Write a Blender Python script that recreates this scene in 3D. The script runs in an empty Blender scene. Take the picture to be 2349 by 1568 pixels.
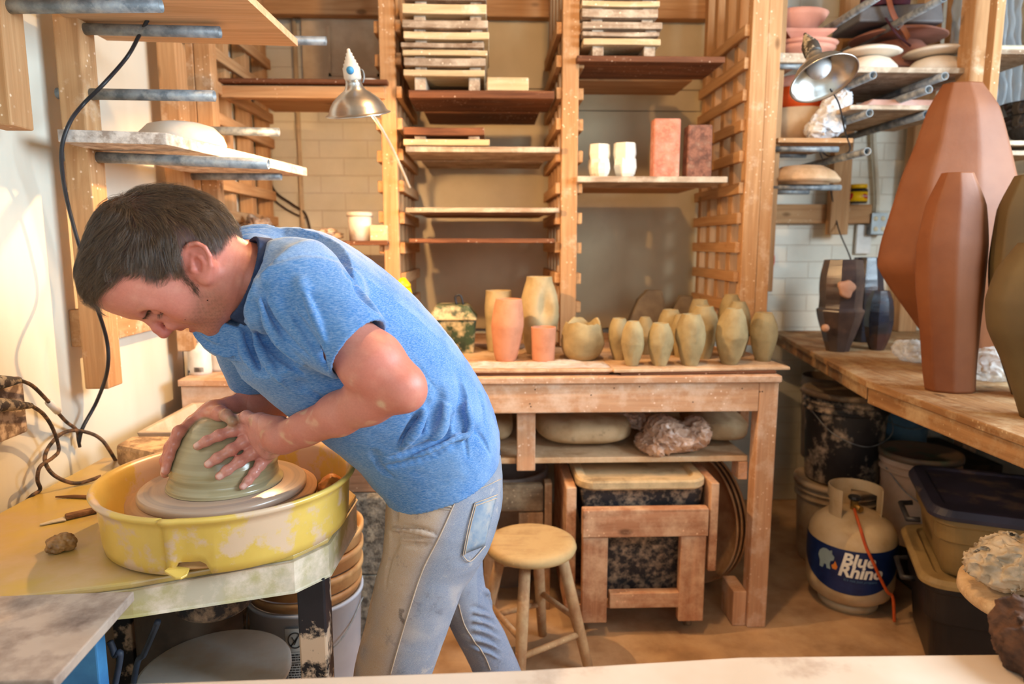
import bpy, bmesh, math, random
import numpy as np
from mathutils import Vector, Matrix, noise as mnoise
random.seed(7)
R = math.radians
COL = bpy.context.scene.collection
# ------------------------------------------------------------------ camera model (24 mm lens, 1.33 m up, pitched down 8.1 deg)
CAM_H, YAW, PITCH, FPX = 1.33, R(2.0), R(8.1), 1566.0
FW = np.array((math.sin(YAW)*math.cos(PITCH), math.cos(YAW)*math.cos(PITCH), -math.sin(PITCH)))
RT = np.array((math.cos(YAW), -math.sin(YAW), 0.0))
UP = np.cross(RT, FW)
def ray(x, y): return FW + (x-1174.5)/FPX*RT - (y-784)/FPX*UP
O = np.array((0, 0, CAM_H))
def PY(x, y, Y): d = ray(x, y); return O + d*(Y/d[1])
def PZ(x, y, Z): d = ray(x, y); return O + d*((Z-CAM_H)/d[2])
def PX(x, y, X): d = ray(x, y); return O + d*(X/d[0])
def Xat(x, Y, y=784): return PY(x, y, Y)[0]
def Zat(y, Y, x=1174): return PY(x, y, Y)[2]
# ------------------------------------------------------------------ objects
def props(o, label=None, cat=None, group=None, kind=None):
    if label: o['label'] = label
    if cat: o['category'] = cat
    if group: o['group'] = group
    if kind: o['kind'] = kind
    return o
def thing(name, label, cat, loc, group=None):
    o = bpy.data.objects.new(name, None); COL.objects.link(o)
    o.location = Vector([float(a) for a in loc]); o.empty_display_size = .05
    return props(o, label, cat, group)
def world_loc(o):
    l = Vector(o.location); p = o.parent
    while p is not None: l = l + p.location; p = p.parent
    return l
class MB:
    def __init__(s): s.v = []; s.f = []; s.s = []
    def add(s, vs, fs, smooth=False):
        b = len(s.v); s.v += [tuple(float(c) for c in v) for v in vs]
        s.f += [tuple(b+i for i in f) for f in fs]; s.s += [smooth]*len(fs); return s
    def box(s, x0, x1, y0, y1, z0, z1):
        v = [(x, y, z) for z in (z0, z1) for y in (y0, y1) for x in (x0, x1)]
        return s.add(v, [(0,2,3,1),(4,5,7,6),(0,1,5,4),(2,6,7,3),(0,4,6,2),(1,3,7,5)])
    def hexa(s, lo, hi):            # lo, hi: four corners each, same winding
        return s.add(list(lo)+list(hi), [(3,2,1,0),(4,5,6,7),(0,1,5,4),(1,2,6,5),(2,3,7,6),(3,0,4,7)])
    def beam(s, a, b, w, h, up=(0,0,1), w2=None, h2=None):
        a = Vector(a); b = Vector(b); t = (b-a).normalized(); u = Vector(up)
        sd = t.cross(u)
        if sd.length < 1e-4: sd = t.cross(Vector((0,1,0)))
        sd.normalize(); u = sd.cross(t).normalized(); w2 = w if w2 is None else w2; h2 = h if h2 is None else h2
        q = lambda p, w, h: [p-sd*w/2-u*h/2, p+sd*w/2-u*h/2, p+sd*w/2+u*h/2, p-sd*w/2+u*h/2]
        return s.hexa(q(a, w, h), q(b, w2, h2))
    def prism(s, poly, ext):        # poly: 3-D points of one face, ext: vector
        n = len(poly); e = Vector(ext); p = [Vector(q) for q in poly]
        return s.add(p+[q+e for q in p], [tuple(range(n-1, -1, -1)), tuple(range(n, 2*n))]+[(i, (i+1) % n, n+(i+1) % n, n+i) for i in range(n)])
    def lathe(s, c, prof, n=40, ax=(0,0,1), sx=1, sy=1, smooth=True, wob=None, ph=0, caps=True):
        ax = Vector(ax).normalized(); q = Vector((0,0,1)).rotation_difference(ax); c = Vector(c); b = []; vs = []
        for k, (r, z) in enumerate(prof):
            for i in range(n):
                t = 2*math.pi*i/n+ph; rr = r*(wob(t, z) if wob else 1)
                vs.append(c+q @ Vector((rr*math.cos(t)*sx, rr*math.sin(t)*sy, z)))
        fs = [(k*n+i, k*n+(i+1) % n, (k+1)*n+(i+1) % n, (k+1)*n+i) for k in range(len(prof)-1) for i in range(n)]
        s.add(vs, fs, smooth); m = len(prof)
        if caps:
            b = len(s.v)-m*n
            if prof[0][0] > 1e-5: s.f.append(tuple(b+i for i in range(n-1, -1, -1))); s.s.append(False)
            if prof[-1][0] > 1e-5: s.f.append(tuple(b+(m-1)*n+i for i in range(n))); s.s.append(False)
        return s
    def cyl(s, a, b, r, r2=None, n=20, smooth=True):
        a = Vector(a); b = Vector(b); L = (b-a).length
        return s.lathe(a, [(r, 0), (r if r2 is None else r2, L)], n, b-a, smooth=smooth)
    def pipe(s, a, b, r, wall=.0025, n=20):
        a = Vector(a); b = Vector(b); L = (b-a).length; q = r-wall
        return s.lathe(a, [(q, 0), (r, 0), (r, L), (q, L), (q, 0)], n, b-a, caps=False)
    def tube(s, pts, r, n=8, closed=False, flat=1.0):
        pts = [Vector(p) for p in pts]; m = len(pts); vs = []; prev = None
        for i, p in enumerate(pts):
            a = pts[(i-1) % m] if (closed or i > 0) else p; b = pts[(i+1) % m] if (closed or i < m-1) else p
            t = (b-a).normalized()
            if prev is None: u = t.cross(Vector((0,0,1)) if abs(t.z) < .9 else Vector((1,0,0))).normalized()
            else: u = (prev-t*prev.dot(t)).normalized()
            prev = u; w = t.cross(u); rr = r[i] if isinstance(r, (list, tuple)) else r
            vs += [p+(u*math.cos(2*math.pi*k/n)+w*flat*math.sin(2*math.pi*k/n))*rr for k in range(n)]
        fs = [(i*n+k, i*n+(k+1) % n, ((i+1) % m)*n+(k+1) % n, ((i+1) % m)*n+k) for i in range(m if closed else m-1) for k in range(n)]
        if not closed: fs += [tuple(range(n-1, -1, -1)), tuple((m-1)*n+k for k in range(n))]
        return s.add(vs, fs, True)
def spline(pts, per=8, closed=False):
    P_ = [np.array([float(a) for a in p]) for p in pts]; n = len(P_); out = []
    for i in range(n if closed else n-1):
        g = (lambda k: P_[k % n]) if closed else (lambda k: P_[min(max(k, 0), n-1)])
        p0, p1, p2, p3 = g(i-1), g(i), g(i+1), g(i+2)
        for j in range(per):
            t = j/per
            out.append(.5*((2*p1)+(-p0+p2)*t+(2*p0-5*p1+4*p2-p3)*t*t+(-p0+3*p1-3*p2+p3)*t**3))
    if not closed: out.append(P_[-1])
    return out
def make(name, mb, mat, parent=None, bevel=0, origin=None, label=None, cat=None, group=None, kind=None, segs=2, auto=False):
    org = world_loc(parent) if parent is not None else Vector([float(a) for a in origin]) if origin is not None else Vector((0,0,0))
    off = Vector([float(a) for a in origin])-org if (parent is not None and origin is not None) else Vector((0,0,0))
    o_ = org+off
    me = bpy.data.meshes.new(name); me.from_pydata([(v[0]-o_.x, v[1]-o_.y, v[2]-o_.z) for v in mb.v], [], mb.f)
    me.polygons.foreach_set('use_smooth', mb.s); me.materials.append(mat); me.update()
    o = bpy.data.objects.new(name, me); COL.objects.link(o)
    if parent is not None: o.parent = parent; o.location = off
    else: o.location = o_
    if bevel:
        b = o.modifiers.new('bevel', 'BEVEL'); b.width = bevel; b.segments = segs; b.limit_method = 'ANGLE'; b.angle_limit = R(40)
    return props(o, label, cat, group, kind)
def base_of(mb):
    xs, ys, zs = zip(*mb.v); return ((min(xs)+max(xs))/2, (min(ys)+max(ys))/2, min(zs))
def solo(name, mb, mat, label, cat, group=None, bevel=0, kind=None, segs=2):
    return make(name, mb, mat, None, bevel, base_of(mb), label, cat, group, kind, segs)
def jit(mb, amp, sc=8, seed=0):     # knocks the vertices about with smooth noise
    out = []
    for v in mb.v:
        n = mnoise.noise_vector(Vector(v)*sc+Vector((seed*7.3, seed*3.1, seed)))
        out.append((v[0]+n.x*amp, v[1]+n.y*amp, v[2]+n.z*amp))
    mb.v = out; return mb
# ------------------------------------------------------------------ materials
MATS = {}
def nt(name):
    m = bpy.data.materials.new(name); m.use_nodes = True; t = m.node_tree
    return m, t, t.nodes['Principled BSDF']
def N(t, typ, **kw):
    n = t.nodes.new(typ)
    for k, v in kw.items():
        if k in n.inputs: n.inputs[k].default_value = v
        else: setattr(n, k, v)
    return n
def c4(c): return (c[0], c[1], c[2], 1)
def ramp(t, fac, a, b, c0=(0,0,0), c1=(1,1,1)):
    r = N(t, 'ShaderNodeValToRGB'); t.links.new(fac, r.inputs[0]); e = r.color_ramp.elements
    e[0].position = a; e[1].position = b; e[0].color = c4(c0); e[1].color = c4(c1); return r.outputs[0]
def mixc(t, fac, a, b, mode='MIX'):
    m = t.nodes.new('ShaderNodeMix'); m.data_type = 'RGBA'; m.blend_type = mode
    for i, v in ((0, fac), (6, a), (7, b)):
        if hasattr(v, 'links') or hasattr(v, 'is_output'): t.links.new(v, m.inputs[i])
        elif i == 0: m.inputs[0].default_value = v
        else: m.inputs[i].default_value = c4(v)
    return m.outputs[2]
def coords(t, scale, rnd=True, kind='Object'):
    tc = N(t, 'ShaderNodeTexCoord'); mp = N(t, 'ShaderNodeMapping'); mp.inputs['Scale'].default_value = scale
    t.links.new(tc.outputs[kind], mp.inputs['Vector'])
    if rnd:
        oi = N(t, 'ShaderNodeObjectInfo'); mu = N(t, 'ShaderNodeMath', operation='MULTIPLY'); mu.inputs[1].default_value = 37.0
        t.links.new(oi.outputs['Random'], mu.inputs[0]); t.links.new(mu.outputs[0], mp.inputs['Location'])
    return mp.outputs[0]
def nz(t, vec, scale, detail=4, rough=.55, dist=0):
    n = N(t, 'ShaderNodeTexNoise', Scale=scale, Detail=detail, Roughness=rough, Distortion=dist); t.links.new(vec, n.inputs['Vector']); return n.outputs[0]
def bump(t, b, h, strength=.3, dist=.002):
    n = N(t, 'ShaderNodeBump', Strength=strength, Distance=dist); t.links.new(h, n.inputs['Height']); t.links.new(n.outputs[0], b.inputs['Normal'])
def surf(name, col, col2=None, rough=.7, metal=0, scale=12, lo=.4, hi=.62, dust=None, dlo=.5, dhi=.65, dscale=5, bmp=.2, bdist=.0015, detail=5, stretch=(1,1,1), spec=.4, var=0):
    if name in MATS: return MATS[name]
    m, t, b = nt(name); v = coords(t, stretch); n1 = nz(t, v, scale, detail)
    c = mixc(t, ramp(t, n1, lo, hi), col, col2 or tuple(a*.8 for a in col))
    if var:
        oi = N(t, 'ShaderNodeObjectInfo'); c = mixc(t, ramp(t, oi.outputs['Random'], 0, 1, (0,0,0), (var,)*3), c, tuple(a*.45 for a in col))
    if dust:
        n2 = nz(t, coords(t, (1,1,1)), dscale, 7, .65); c = mixc(t, ramp(t, n2, dlo, dhi), c, dust)
    t.links.new(c, b.inputs['Base Color']); b.inputs['Roughness'].default_value = rough; b.inputs['Metallic'].default_value = metal
    b.inputs['Specular IOR Level'].default_value = spec
    if bmp: bump(t, b, nz(t, v, scale*3, 6, .6), bmp, bdist)
    MATS[name] = m; return m
def wood(name, col, dark, axis=0, dust=None, dlo=.55, dhi=.75, rough=.75, knots=True, dscale=9, var=.3):
    if name in MATS: return MATS[name]
    m, t, b = nt(name)
    st = [22, 22, 22]; st[axis] = 1.6
    v = coords(t, tuple(st)); g = nz(t, v, 1.5, 6, .6, 1.2)
    c = mixc(t, ramp(t, g, .33, .68), dark, col)
    st2 = [90, 90, 90]; st2[axis] = 3; g2 = nz(t, coords(t, tuple(st2)), 1, 3)
    c = mixc(t, ramp(t, g2, .45, .62, (0,0,0), (.3,.3,.3)), c, tuple(a*.7 for a in dark))
    if knots:
        ks = [9, 9, 9]; ks[axis] = 4.5
        vo = N(t, 'ShaderNodeTexVoronoi', Scale=1.0); t.links.new(coords(t, tuple(ks)), vo.inputs['Vector'])
        c = mixc(t, ramp(t, vo.outputs['Distance'], .07, .14, (.85,.85,.85), (0,0,0)), c, tuple(a*.4 for a in dark))
    oi = N(t, 'ShaderNodeObjectInfo'); c = mixc(t, ramp(t, oi.outputs['Random'], 0, 1, (0,0,0), (var,)*3), c, tuple(a*.6 for a in dark))
    if dust:
        n2 = nz(t, coords(t, (1,1,1)), dscale, 8, .7); c = mixc(t, ramp(t, n2, dlo, dhi), c, dust)
        vs = N(t, 'ShaderNodeTexVoronoi', Scale=55.0); t.links.new(coords(t, (1,1,1)), vs.inputs['Vector'])
        sp = ramp(t, vs.outputs['Distance'], .12, .2, (1,1,1), (0,0,0)); gt = ramp(t, nz(t, coords(t, (1,1,1)), 6, 2), .5, .6)
        mm = N(t, 'ShaderNodeMath', operation='MULTIPLY'); t.links.new(sp, mm.inputs[0]); t.links.new(gt, mm.inputs[1])
        c = mixc(t, mm.outputs[0], c, tuple(min(1, a*1.15) for a in dust))
    t.links.new(c, b.inputs['Base Color']); b.inputs['Roughness'].default_value = rough; b.inputs['Specular IOR Level'].default_value = .25
    bump(t, b, g2, .25, .001); MATS[name] = m; return m
def lin(*h):                       # 8-bit sRGB to linear
    return tuple(((a/255)/12.92 if a <= 10 else (((a/255)+.055)/1.055)**2.4) for a in h)
PINE, PINE_D = lin(212,168,122), lin(186,136,90)
PD = lin(226,200,172)
def pine(ax, d=0):
    return wood('pine_%d_%d' % (ax, d), PINE, PINE_D, ax, dust=PD if d else None, dlo=.56 if d < 2 else .42, dhi=.78 if d < 2 else .7)
def grey_board(ax): return wood('weathered_board_%d' % ax, lin(205,185,160), lin(140,112,88), ax, dust=lin(222,205,182), dlo=.45, dhi=.7, knots=False)
def brown_board(ax): return wood('brown_board_%d' % ax, lin(150,96,62), lin(96,58,38), ax, dust=lin(200,170,145), dlo=.6, dhi=.8, knots=False)
def bench_wood(ax): return wood('bench_wood_%d' % ax, lin(226,180,142), lin(200,148,110), ax, dust=lin(232,205,182), dlo=.46, dhi=.72)
galv = surf('galvanised_steel', lin(150,156,160), lin(105,112,118), rough=.5, metal=.25, scale=30, dust=lin(185,185,180), dlo=.5, dhi=.75, dscale=25, stretch=(1,1,1))
black_rubber = surf('black_rubber', (.012,.012,.016), (.03,.03,.035), rough=.45, bmp=0)
clay_cord = surf('dusty_cord', (.03,.022,.018), lin(120,90,65), rough=.7, scale=60)
# ------------------------------------------------------------------ signed-distance modelling: smooth blends meshed by surface nets
f32 = np.float32
def A(*p): return np.array(p, dtype=float)
class SDF:
    def __init__(s): s.ops = []
    def op(s, fn, c, r, k=.01, mode='u'): s.ops.append((fn, np.array(c, float), float(r), float(k), mode)); return s
    def cone(s, a, b, ra, rb=None, k=.01, mode='u'):
        a = np.array(a, float); b = np.array(b, float); rb = ra if rb is None else rb; ab = b-a; L = max(ab@ab, 1e-12)
        def fn(P):
            t = np.clip(((P-a)@ab)/L, 0, 1); q = P-a-t[:, None]*ab
            return np.sqrt((q*q).sum(1))-(ra+(rb-ra)*t)
        return s.op(fn, (a+b)/2, math.sqrt(L)/2+max(ra, rb), k, mode)
    def chain(s, pts, rs, k=.01, mode='u'):
        for i in range(len(pts)-1): s.cone(pts[i], pts[i+1], rs[i], rs[i+1], k if i == 0 else min(k, max(.003, rs[i]*.5)), mode)
        return s
    def ell(s, c, rad, M=None, k=.01, mode='u'):     # M: 3x3 with the axes as columns
        c = np.array(c, float); rad = np.array(rad, float); M = np.eye(3) if M is None else np.array(M, float)
        def fn(P):
            q = (P-c)@M; k0 = np.sqrt(((q/rad)**2).sum(1)); k1 = np.sqrt(((q/rad**2)**2).sum(1))+1e-9
            return np.where(k0 < 1e-3, -rad.min(), k0*(k0-1)/k1)
        return s.op(fn, c, rad.max(), k, mode)
    def sweep(s, st, k=.01, mode='u', per=5, wdir=None, pw=2.0):
        # st: stations (centre, half thickness, half width[, width direction]); elliptical sections, flat ends
        cs = spline([A(*t[0]) for t in st], per); rr = spline([A(t[1], t[2]) for t in st], per)
        wd = spline([A(*(t[3] if len(t) > 3 else (wdir if wdir is not None else (0, 1, 0)))) for t in st], per)
        cs = np.array(cs); rr = np.array(rr); wd = np.array(wd)
        segc = (cs[:-1]+cs[1:])/2; segr = np.linalg.norm(cs[1:]-cs[:-1], axis=1)/2
        def fn(P):
            n = len(P); bd = np.full(n, 1e9); bi = np.zeros(n, int); bt = np.zeros(n)
            if n > 64 and n < 8000:
                pm = P.mean(0); pr = np.sqrt(((P-pm)**2).sum(1).max()); dd = np.linalg.norm(segc-pm, axis=1); segs = np.nonzero(dd-segr <= (dd+segr).min()+2*pr)[0]
            else: segs = range(len(cs)-1)
            for i in segs:
                a = cs[i]; ab = cs[i+1]-a; L = ab@ab; t = ((P-a)@ab)/L; tc = np.clip(t, 0, 1); q = P-a-tc[:, None]*ab; d = (q*q).sum(1)
                m = d < bd; bd[m] = d[m]; bi[m] = i; bt[m] = t[m]
            tc = np.clip(bt, 0, 1)[:, None]; a = cs[bi]; b = cs[bi+1]; T = b-a; T = T/np.linalg.norm(T, axis=1)[:, None]
            c = a+(b-a)*tc; r = rr[bi]*(1-tc)+rr[bi+1]*tc; w = wd[bi]*(1-tc)+wd[bi+1]*tc
            w = w-(w*T).sum(1)[:, None]*T; w /= np.linalg.norm(w, axis=1)[:, None]; u = np.cross(w, T)
            q = P-c; x = (q*u).sum(1); y = (q*w).sum(1); ax = (q*T).sum(1)
            first = (bi == 0) & (bt < 0); last = (bi == len(cs)-2) & (bt > 1); dt = np.where(first | last, np.abs(ax), 0)
            ux = np.abs(x)/r[:, 0]; uy = np.abs(y)/r[:, 1]
            k0 = (ux**pw+uy**pw)**(1/pw)+1e-9; g = np.sqrt((ux/r[:, 0])**2+(uy/r[:, 1])**2)/k0+1e-9
            dr = np.where(k0 < .05, -r.min(1), (k0-1)/g)
            return np.where(dt > 0, np.where(dr > 0, np.sqrt(dr**2+dt**2), dt), dr)
        lo = (cs-rr.max(1)[:, None]).min(0); hi = (cs+rr.max(1)[:, None]).max(0)
        return s.op(fn, (lo+hi)/2, np.linalg.norm(hi-lo)/2, k, mode)
    def disp(s, fn, c, r): return s.op(fn, c, r, 0, 'd')
    def ev(s, P, c=None, rad=0):
        P = np.asarray(P, float); d = np.full(len(P), 1.0)
        for fn, oc, r, k, mode in s.ops:
            if c is not None and np.linalg.norm(c-oc)-r > rad+k+.012: continue
            if mode == 'd': d = d+fn(P); continue
            b = fn(P)
            if mode == 's': b = -b
            if k <= 0: d = np.minimum(d, b) if mode == 'u' else np.maximum(d, b); continue
            if mode == 'u': h = np.clip(.5+.5*(b-d)/k, 0, 1); d = b*(1-h)+d*h-k*h*(1-h)
            else: h = np.clip(.5-.5*(b-d)/k, 0, 1); d = b*(1-h)+d*h+k*h*(1-h)
        return d
    def hit(s, px, py, t0=.3, t1=4.0, off=0.0):       # where the view ray of a pixel meets the surface
        d = ray(px, py); n = np.linalg.norm(d); d = d/n; t = t0
        for _ in range(120):
            p = O+d*t; q = s.ev(p[None])[0]-off
            if q < .0003: return p
            t += max(q*.7, .0005)
            if t > t1: return None
        return O+d*t
    def grad(s, p, e=.002):
        P = np.array([p+A(*v)*e for v in ((1,0,0),(-1,0,0),(0,1,0),(0,-1,0),(0,0,1),(0,0,-1))]); q = s.ev(P)
        g = A(q[0]-q[1], q[2]-q[3], q[4]-q[5]); return g/(np.linalg.norm(g)+1e-12)
def surface_nets(sdf, lo, hi, h, nb=14):
    lo = np.array(lo, float); hi = np.array(hi, float); B = nb*h
    nbk = np.ceil((hi-lo)/B).astype(int)+1
    V, I, Q = [], [], []
    DIM = (nbk*nb+8).astype(np.int64)
    gid = lambda i, j, k: ((i+2)*DIM[1]+(j+2))*DIM[2]+(k+2)
    # coarse pass: which blocks can hold the surface
    cc = np.stack(np.meshgrid(*[np.arange(n) for n in nbk], indexing='ij'), -1).reshape(-1, 3)
    ctr = lo+(cc+.5)*B; keep = []
    for i in range(0, len(ctr), 4096):
        keep.append(np.abs(sdf.ev(ctr[i:i+4096])) < B*.87*1.5+.008)
    cc = cc[np.concatenate(keep)]
    ar = np.arange(-1, nb+1)
    g = np.stack(np.meshgrid(ar, ar, ar, indexing='ij'), -1).reshape(-1, 3)
    E8 = [(0,0,0),(1,0,0),(0,1,0),(1,1,0),(0,0,1),(1,0,1),(0,1,1),(1,1,1)]
    ED = [(0,1),(2,3),(4,5),(6,7),(0,2),(1,3),(4,6),(5,7),(0,4),(1,5),(2,6),(3,7)]
    for b in cc:
        i0 = b*nb; P = lo+(g+i0)*h; d = sdf.ev(P, lo+(i0+nb/2)*h, (nb+2)*h*.87)
        if d.min() > 0 or d.max() < 0: continue
        d = d.reshape(nb+2, nb+2, nb+2); m = nb+1
        cs = [d[a:a+m, e:e+m, c:c+m] for a, e, c in E8]; ins = [c < 0 for c in cs]
        cnt = sum(x.astype(np.int8) for x in ins); act = (cnt > 0) & (cnt < 8); idx = np.argwhere(act)
        if not len(idx): continue
        dv = np.stack([c[act] for c in cs], 1); acc = np.zeros((len(idx), 3)); num = np.zeros(len(idx))
        for a, e in ED:
            x = dv[:, a]; y = dv[:, e]; cr = (x < 0) != (y < 0); t = np.where(cr, x/np.where(cr, x-y, 1), 0)
            pa = np.array(E8[a]); pe = np.array(E8[e]); acc += np.where(cr[:, None], pa+t[:, None]*(pe-pa), 0); num += cr
        V.append(lo+(idx-1+i0+acc/num[:, None])*h); gi = idx-1+i0; I.append(gid(gi[:, 0], gi[:, 1], gi[:, 2]))
        s = d < 0
        for ax in range(3):
            u, w = [(1,2),(2,0),(0,1)][ax]
            sl0 = [slice(1, nb+1)]*3; sl1 = list(sl0); sl1[ax] = slice(2, nb+2)
            a_ = s[tuple(sl0)]; b_ = s[tuple(sl1)]; e = np.argwhere(a_ != b_)
            if not len(e): continue
            sg = a_[e[:, 0], e[:, 1], e[:, 2]]; e = e+i0
            def c(du, dw):
                q = e.copy(); q[:, u] -= du; q[:, w] -= dw; return gid(q[:, 0], q[:, 1], q[:, 2])
            qd = np.stack([c(1,1), c(0,1), c(0,0), c(1,0)], 1); qd[~sg] = qd[~sg][:, ::-1]; Q.append(qd)
    V = np.concatenate(V); I = np.concatenate(I); Q = np.concatenate(Q)
    uq, first = np.unique(I, return_index=True); V = V[first]
    q = np.searchsorted(uq, Q); q = np.clip(q, 0, len(uq)-1); ok = (uq[q] == Q).all(1); Q = q[ok]
    Q = np.unique(Q, axis=0) if False else Q
    return V, Q
def biggest(V, Q):                  # keeps the largest connected piece
    lab = np.arange(len(V)); e = np.concatenate([Q[:, [0,1]], Q[:, [1,2]], Q[:, [2,3]], Q[:, [3,0]]])
    for _ in range(400):
        m = np.minimum(lab[e[:, 0]], lab[e[:, 1]]); old = lab.copy(); np.minimum.at(lab, e[:, 0], m); np.minimum.at(lab, e[:, 1], m); lab = lab[lab]; lab = lab[lab]
        if (old == lab).all(): break
    u, c = np.unique(lab, return_counts=True); k = lab == u[c.argmax()]; ix = np.cumsum(k)-1; return V[k], ix[Q[k[Q].all(1)]]
from mathutils.bvhtree import BVHTree
class Cast:                         # where the view ray of a pixel meets a finished surface
    def __init__(s, V, Q): s.t = BVHTree.FromPolygons([tuple(v) for v in V], [tuple(int(i) for i in q) for q in Q]); s.g = {}
    def hit(s, px, py, *a):
        d = Vector(ray(px, py)).normalized(); h = s.t.ray_cast(Vector(O), d)
        if h[0] is None: return None
        n = np.array(h[1]); n = -n if n@np.array(d) > 0 else n; p = np.array(h[0]); s.g[tuple(p)] = n; return p
    def grad(s, p): return s.g[tuple(p)]
def mesh_np(name, V, Q, mat, parent=None, smooth=True, cols=None, relax=0):
    org = world_loc(parent) if parent is not None else Vector((0,0,0))
    if relax:
        n = len(V); e = np.concatenate([Q[:, [0,1]], Q[:, [1,2]], Q[:, [2,3]], Q[:, [3,0]]])
        for it in range(relax):
            for lam in (.5, -.52):
                s = np.zeros((n, 3)); c = np.zeros(n)
                for k in range(3): s[:, k] = np.bincount(e[:, 0], V[e[:, 1], k], n)+np.bincount(e[:, 1], V[e[:, 0], k], n)
                c = np.bincount(e[:, 0], minlength=n)+np.bincount(e[:, 1], minlength=n); V = V+lam*(s/np.maximum(c, 1)[:, None]-V)
    me = bpy.data.meshes.new(name); me.vertices.add(len(V)); me.vertices.foreach_set('co', (V-np.array(org)).astype(f32).ravel())
    k = Q.shape[1]; me.loops.add(len(Q)*k); me.loops.foreach_set('vertex_index', Q.astype(np.int32).ravel())
    me.polygons.add(len(Q)); me.polygons.foreach_set('loop_start', np.arange(0, len(Q)*k, k, dtype=np.int32))
    me.update(calc_edges=True); me.validate()
    me.polygons.foreach_set('use_smooth', [smooth]*len(me.polygons)); me.materials.append(mat)
    if cols is not None:
        at = me.color_attributes.new('tint', 'FLOAT_COLOR', 'POINT'); at.data.foreach_set('color', np.concatenate([cols, np.ones((len(cols), 1))], 1).astype(f32).ravel())
    o = bpy.data.objects.new(name, me); COL.objects.link(o)
    if parent is not None: o.parent = parent
    return o
def vnoise(P, sc, seed=0):          # cheap smooth pseudo-noise from sines
    P = P*sc+seed*1.7
    return (np.sin(P[:, 0]*1.0+1.3*np.sin(P[:, 1]*1.7+P[:, 2]*.6))+np.sin(P[:, 1]*1.3+1.1*np.sin(P[:, 2]*1.9+P[:, 0]*.8))+np.sin(P[:, 2]*1.1+1.2*np.sin(P[:, 0]*1.5+P[:, 1]*.9)))/3
# ------------------------------------------------------------------ the room
WL, WR, YF, YB, ZC = -1.07, 2.45, -1.6, 3.40, 2.75
def brick_mat():
    m, t, b = nt('painted_brick'); tc = N(t, 'ShaderNodeTexCoord'); mp = N(t, 'ShaderNodeMapping'); mp.inputs['Rotation'].default_value = (R(90), 0, 0)
    t.links.new(tc.outputs['Object'], mp.inputs[0])
    br = N(t, 'ShaderNodeTexBrick', Scale=1.0); br.inputs['Brick Width'].default_value = .23; br.inputs['Row Height'].default_value = .083
    br.inputs['Mortar Size'].default_value = .0035; br.inputs['Mortar Smooth'].default_value = .7; br.inputs['Color1'].default_value = c4((1,1,1)); br.inputs['Color2'].default_value = c4((.9,.9,.9)); br.inputs['Mortar'].default_value = c4((0,0,0))
    t.links.new(mp.outputs[0], br.inputs['Vector'])
    n = nz(t, coords(t, (1,1,1), False), 5, 7, .65); c = mixc(t, ramp(t, n, .35, .7), lin(222,218,202), lin(238,232,215))
    c = mixc(t, ramp(t, br.outputs['Color'], 0, .9, (.35,.35,.35), (0,0,0)), c, lin(190,170,145))
    n2 = nz(t, coords(t, (1,1,1), False), 14, 6, .7, 1.5); c = mixc(t, ramp(t, n2, .68, .74), c, lin(150,118,92))
    t.links.new(c, b.inputs['Base Color']); b.inputs['Roughness'].default_value = .55
    bump(t, b, br.outputs['Color'], .5, .006); return m
brick = brick_mat()
panelw = surf('cream_wall_panel', lin(226,224,210), lin(214,208,192), rough=.45, scale=3, dust=lin(196,160,118), dlo=.70, dhi=.85, dscale=3.5, bmp=.08, stretch=(1,1,.25))
floorm = surf('dusty_concrete', lin(196,158,118), lin(160,124,90), rough=.85, scale=6, dust=lin(214,182,146), dlo=.45, dhi=.7, dscale=2.5, bmp=.25, bdist=.002)
ceilm = surf('ceiling_paint', lin(150,130,108), rough=.8, bmp=0)
def struct(name, mb, m, parent=None, bevel=0): return make(name, mb, m, parent, bevel, kind=None if parent else 'structure')
struct('floor', MB().box(WL-.1, WR+.1, YF-.1, YB+.1, -.1, 0), floorm)
struct('ceiling', MB().box(WL-.1, WR+.1, YF-.1, YB+.1, ZC, ZC+.1), ceilm)
wl = MB().box(WL-.1, WL, YF, YB, 0, ZC)
struct('wall_left', wl, panelw)
s_ = MB()
for y in (-.04, 2.40): s_.box(WL, WL+.0015, y, y+.004, 0, ZC)
struct('trim_1', s_, surf('dark_seam', (.12,.1,.08), bmp=0))  # thin dark strips along the wall panel seams
struct('wall_back', MB().box(WL-.1, WR+.1, YB, YB+.1, 0, ZC), brick)
# windows: one in the right wall, one behind the camera
def wall_with_hole(name, ax, p, a0, a1, h0, h1, z0, z1, m):
    mb = MB(); t = .1
    for (u0, u1, w0, w1) in ((a0, h0, 0, ZC), (h1, a1, 0, ZC), (h0, h1, 0, z0), (h0, h1, z1, ZC)):
        if ax == 'x': mb.box(p, p+t, u0, u1, w0, w1)
        else: mb.box(u0, u1, p-t, p, w0, w1)
    return struct(name, mb, m)
wall_with_hole('wall_right', 'x', WR, YF, YB, -.3, 1.9, 1.5, 2.5, brick)
wall_with_hole('wall_front', 'y', YF, WL, WR, -.3, 1.7, 1.1, 2.4, panelw)
whitep = surf('white_paint', lin(232,230,224), rough=.5, bmp=0)
glass = None
def window(name, ax, p, h0, h1, z0, z1):
    mb = MB(); f = .05; mid = (h0+h1)/2; zm = (z0+z1)/2
    bars = ((h0, h1, z0, z0+f), (h0, h1, z1-f, z1), (h0, h0+f, z0+f, z1-f), (h1-f, h1, z0+f, z1-f), (mid-f/2, mid+f/2, z0+f, z1-f))
    for u0, u1, w0, w1 in bars:
        if ax == 'x': mb.box(p+.02, p+.07, u0, u1, w0, w1)
        else: mb.box(u0, u1, p-.07, p-.02, w0, w1)
    return struct(name, mb, whitep)
window('window_1', 'x', WR, -.3, 1.9, 1.5, 2.5)
window('window_2', 'y', YF, -.3, 1.7, 1.1, 2.4)
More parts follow.
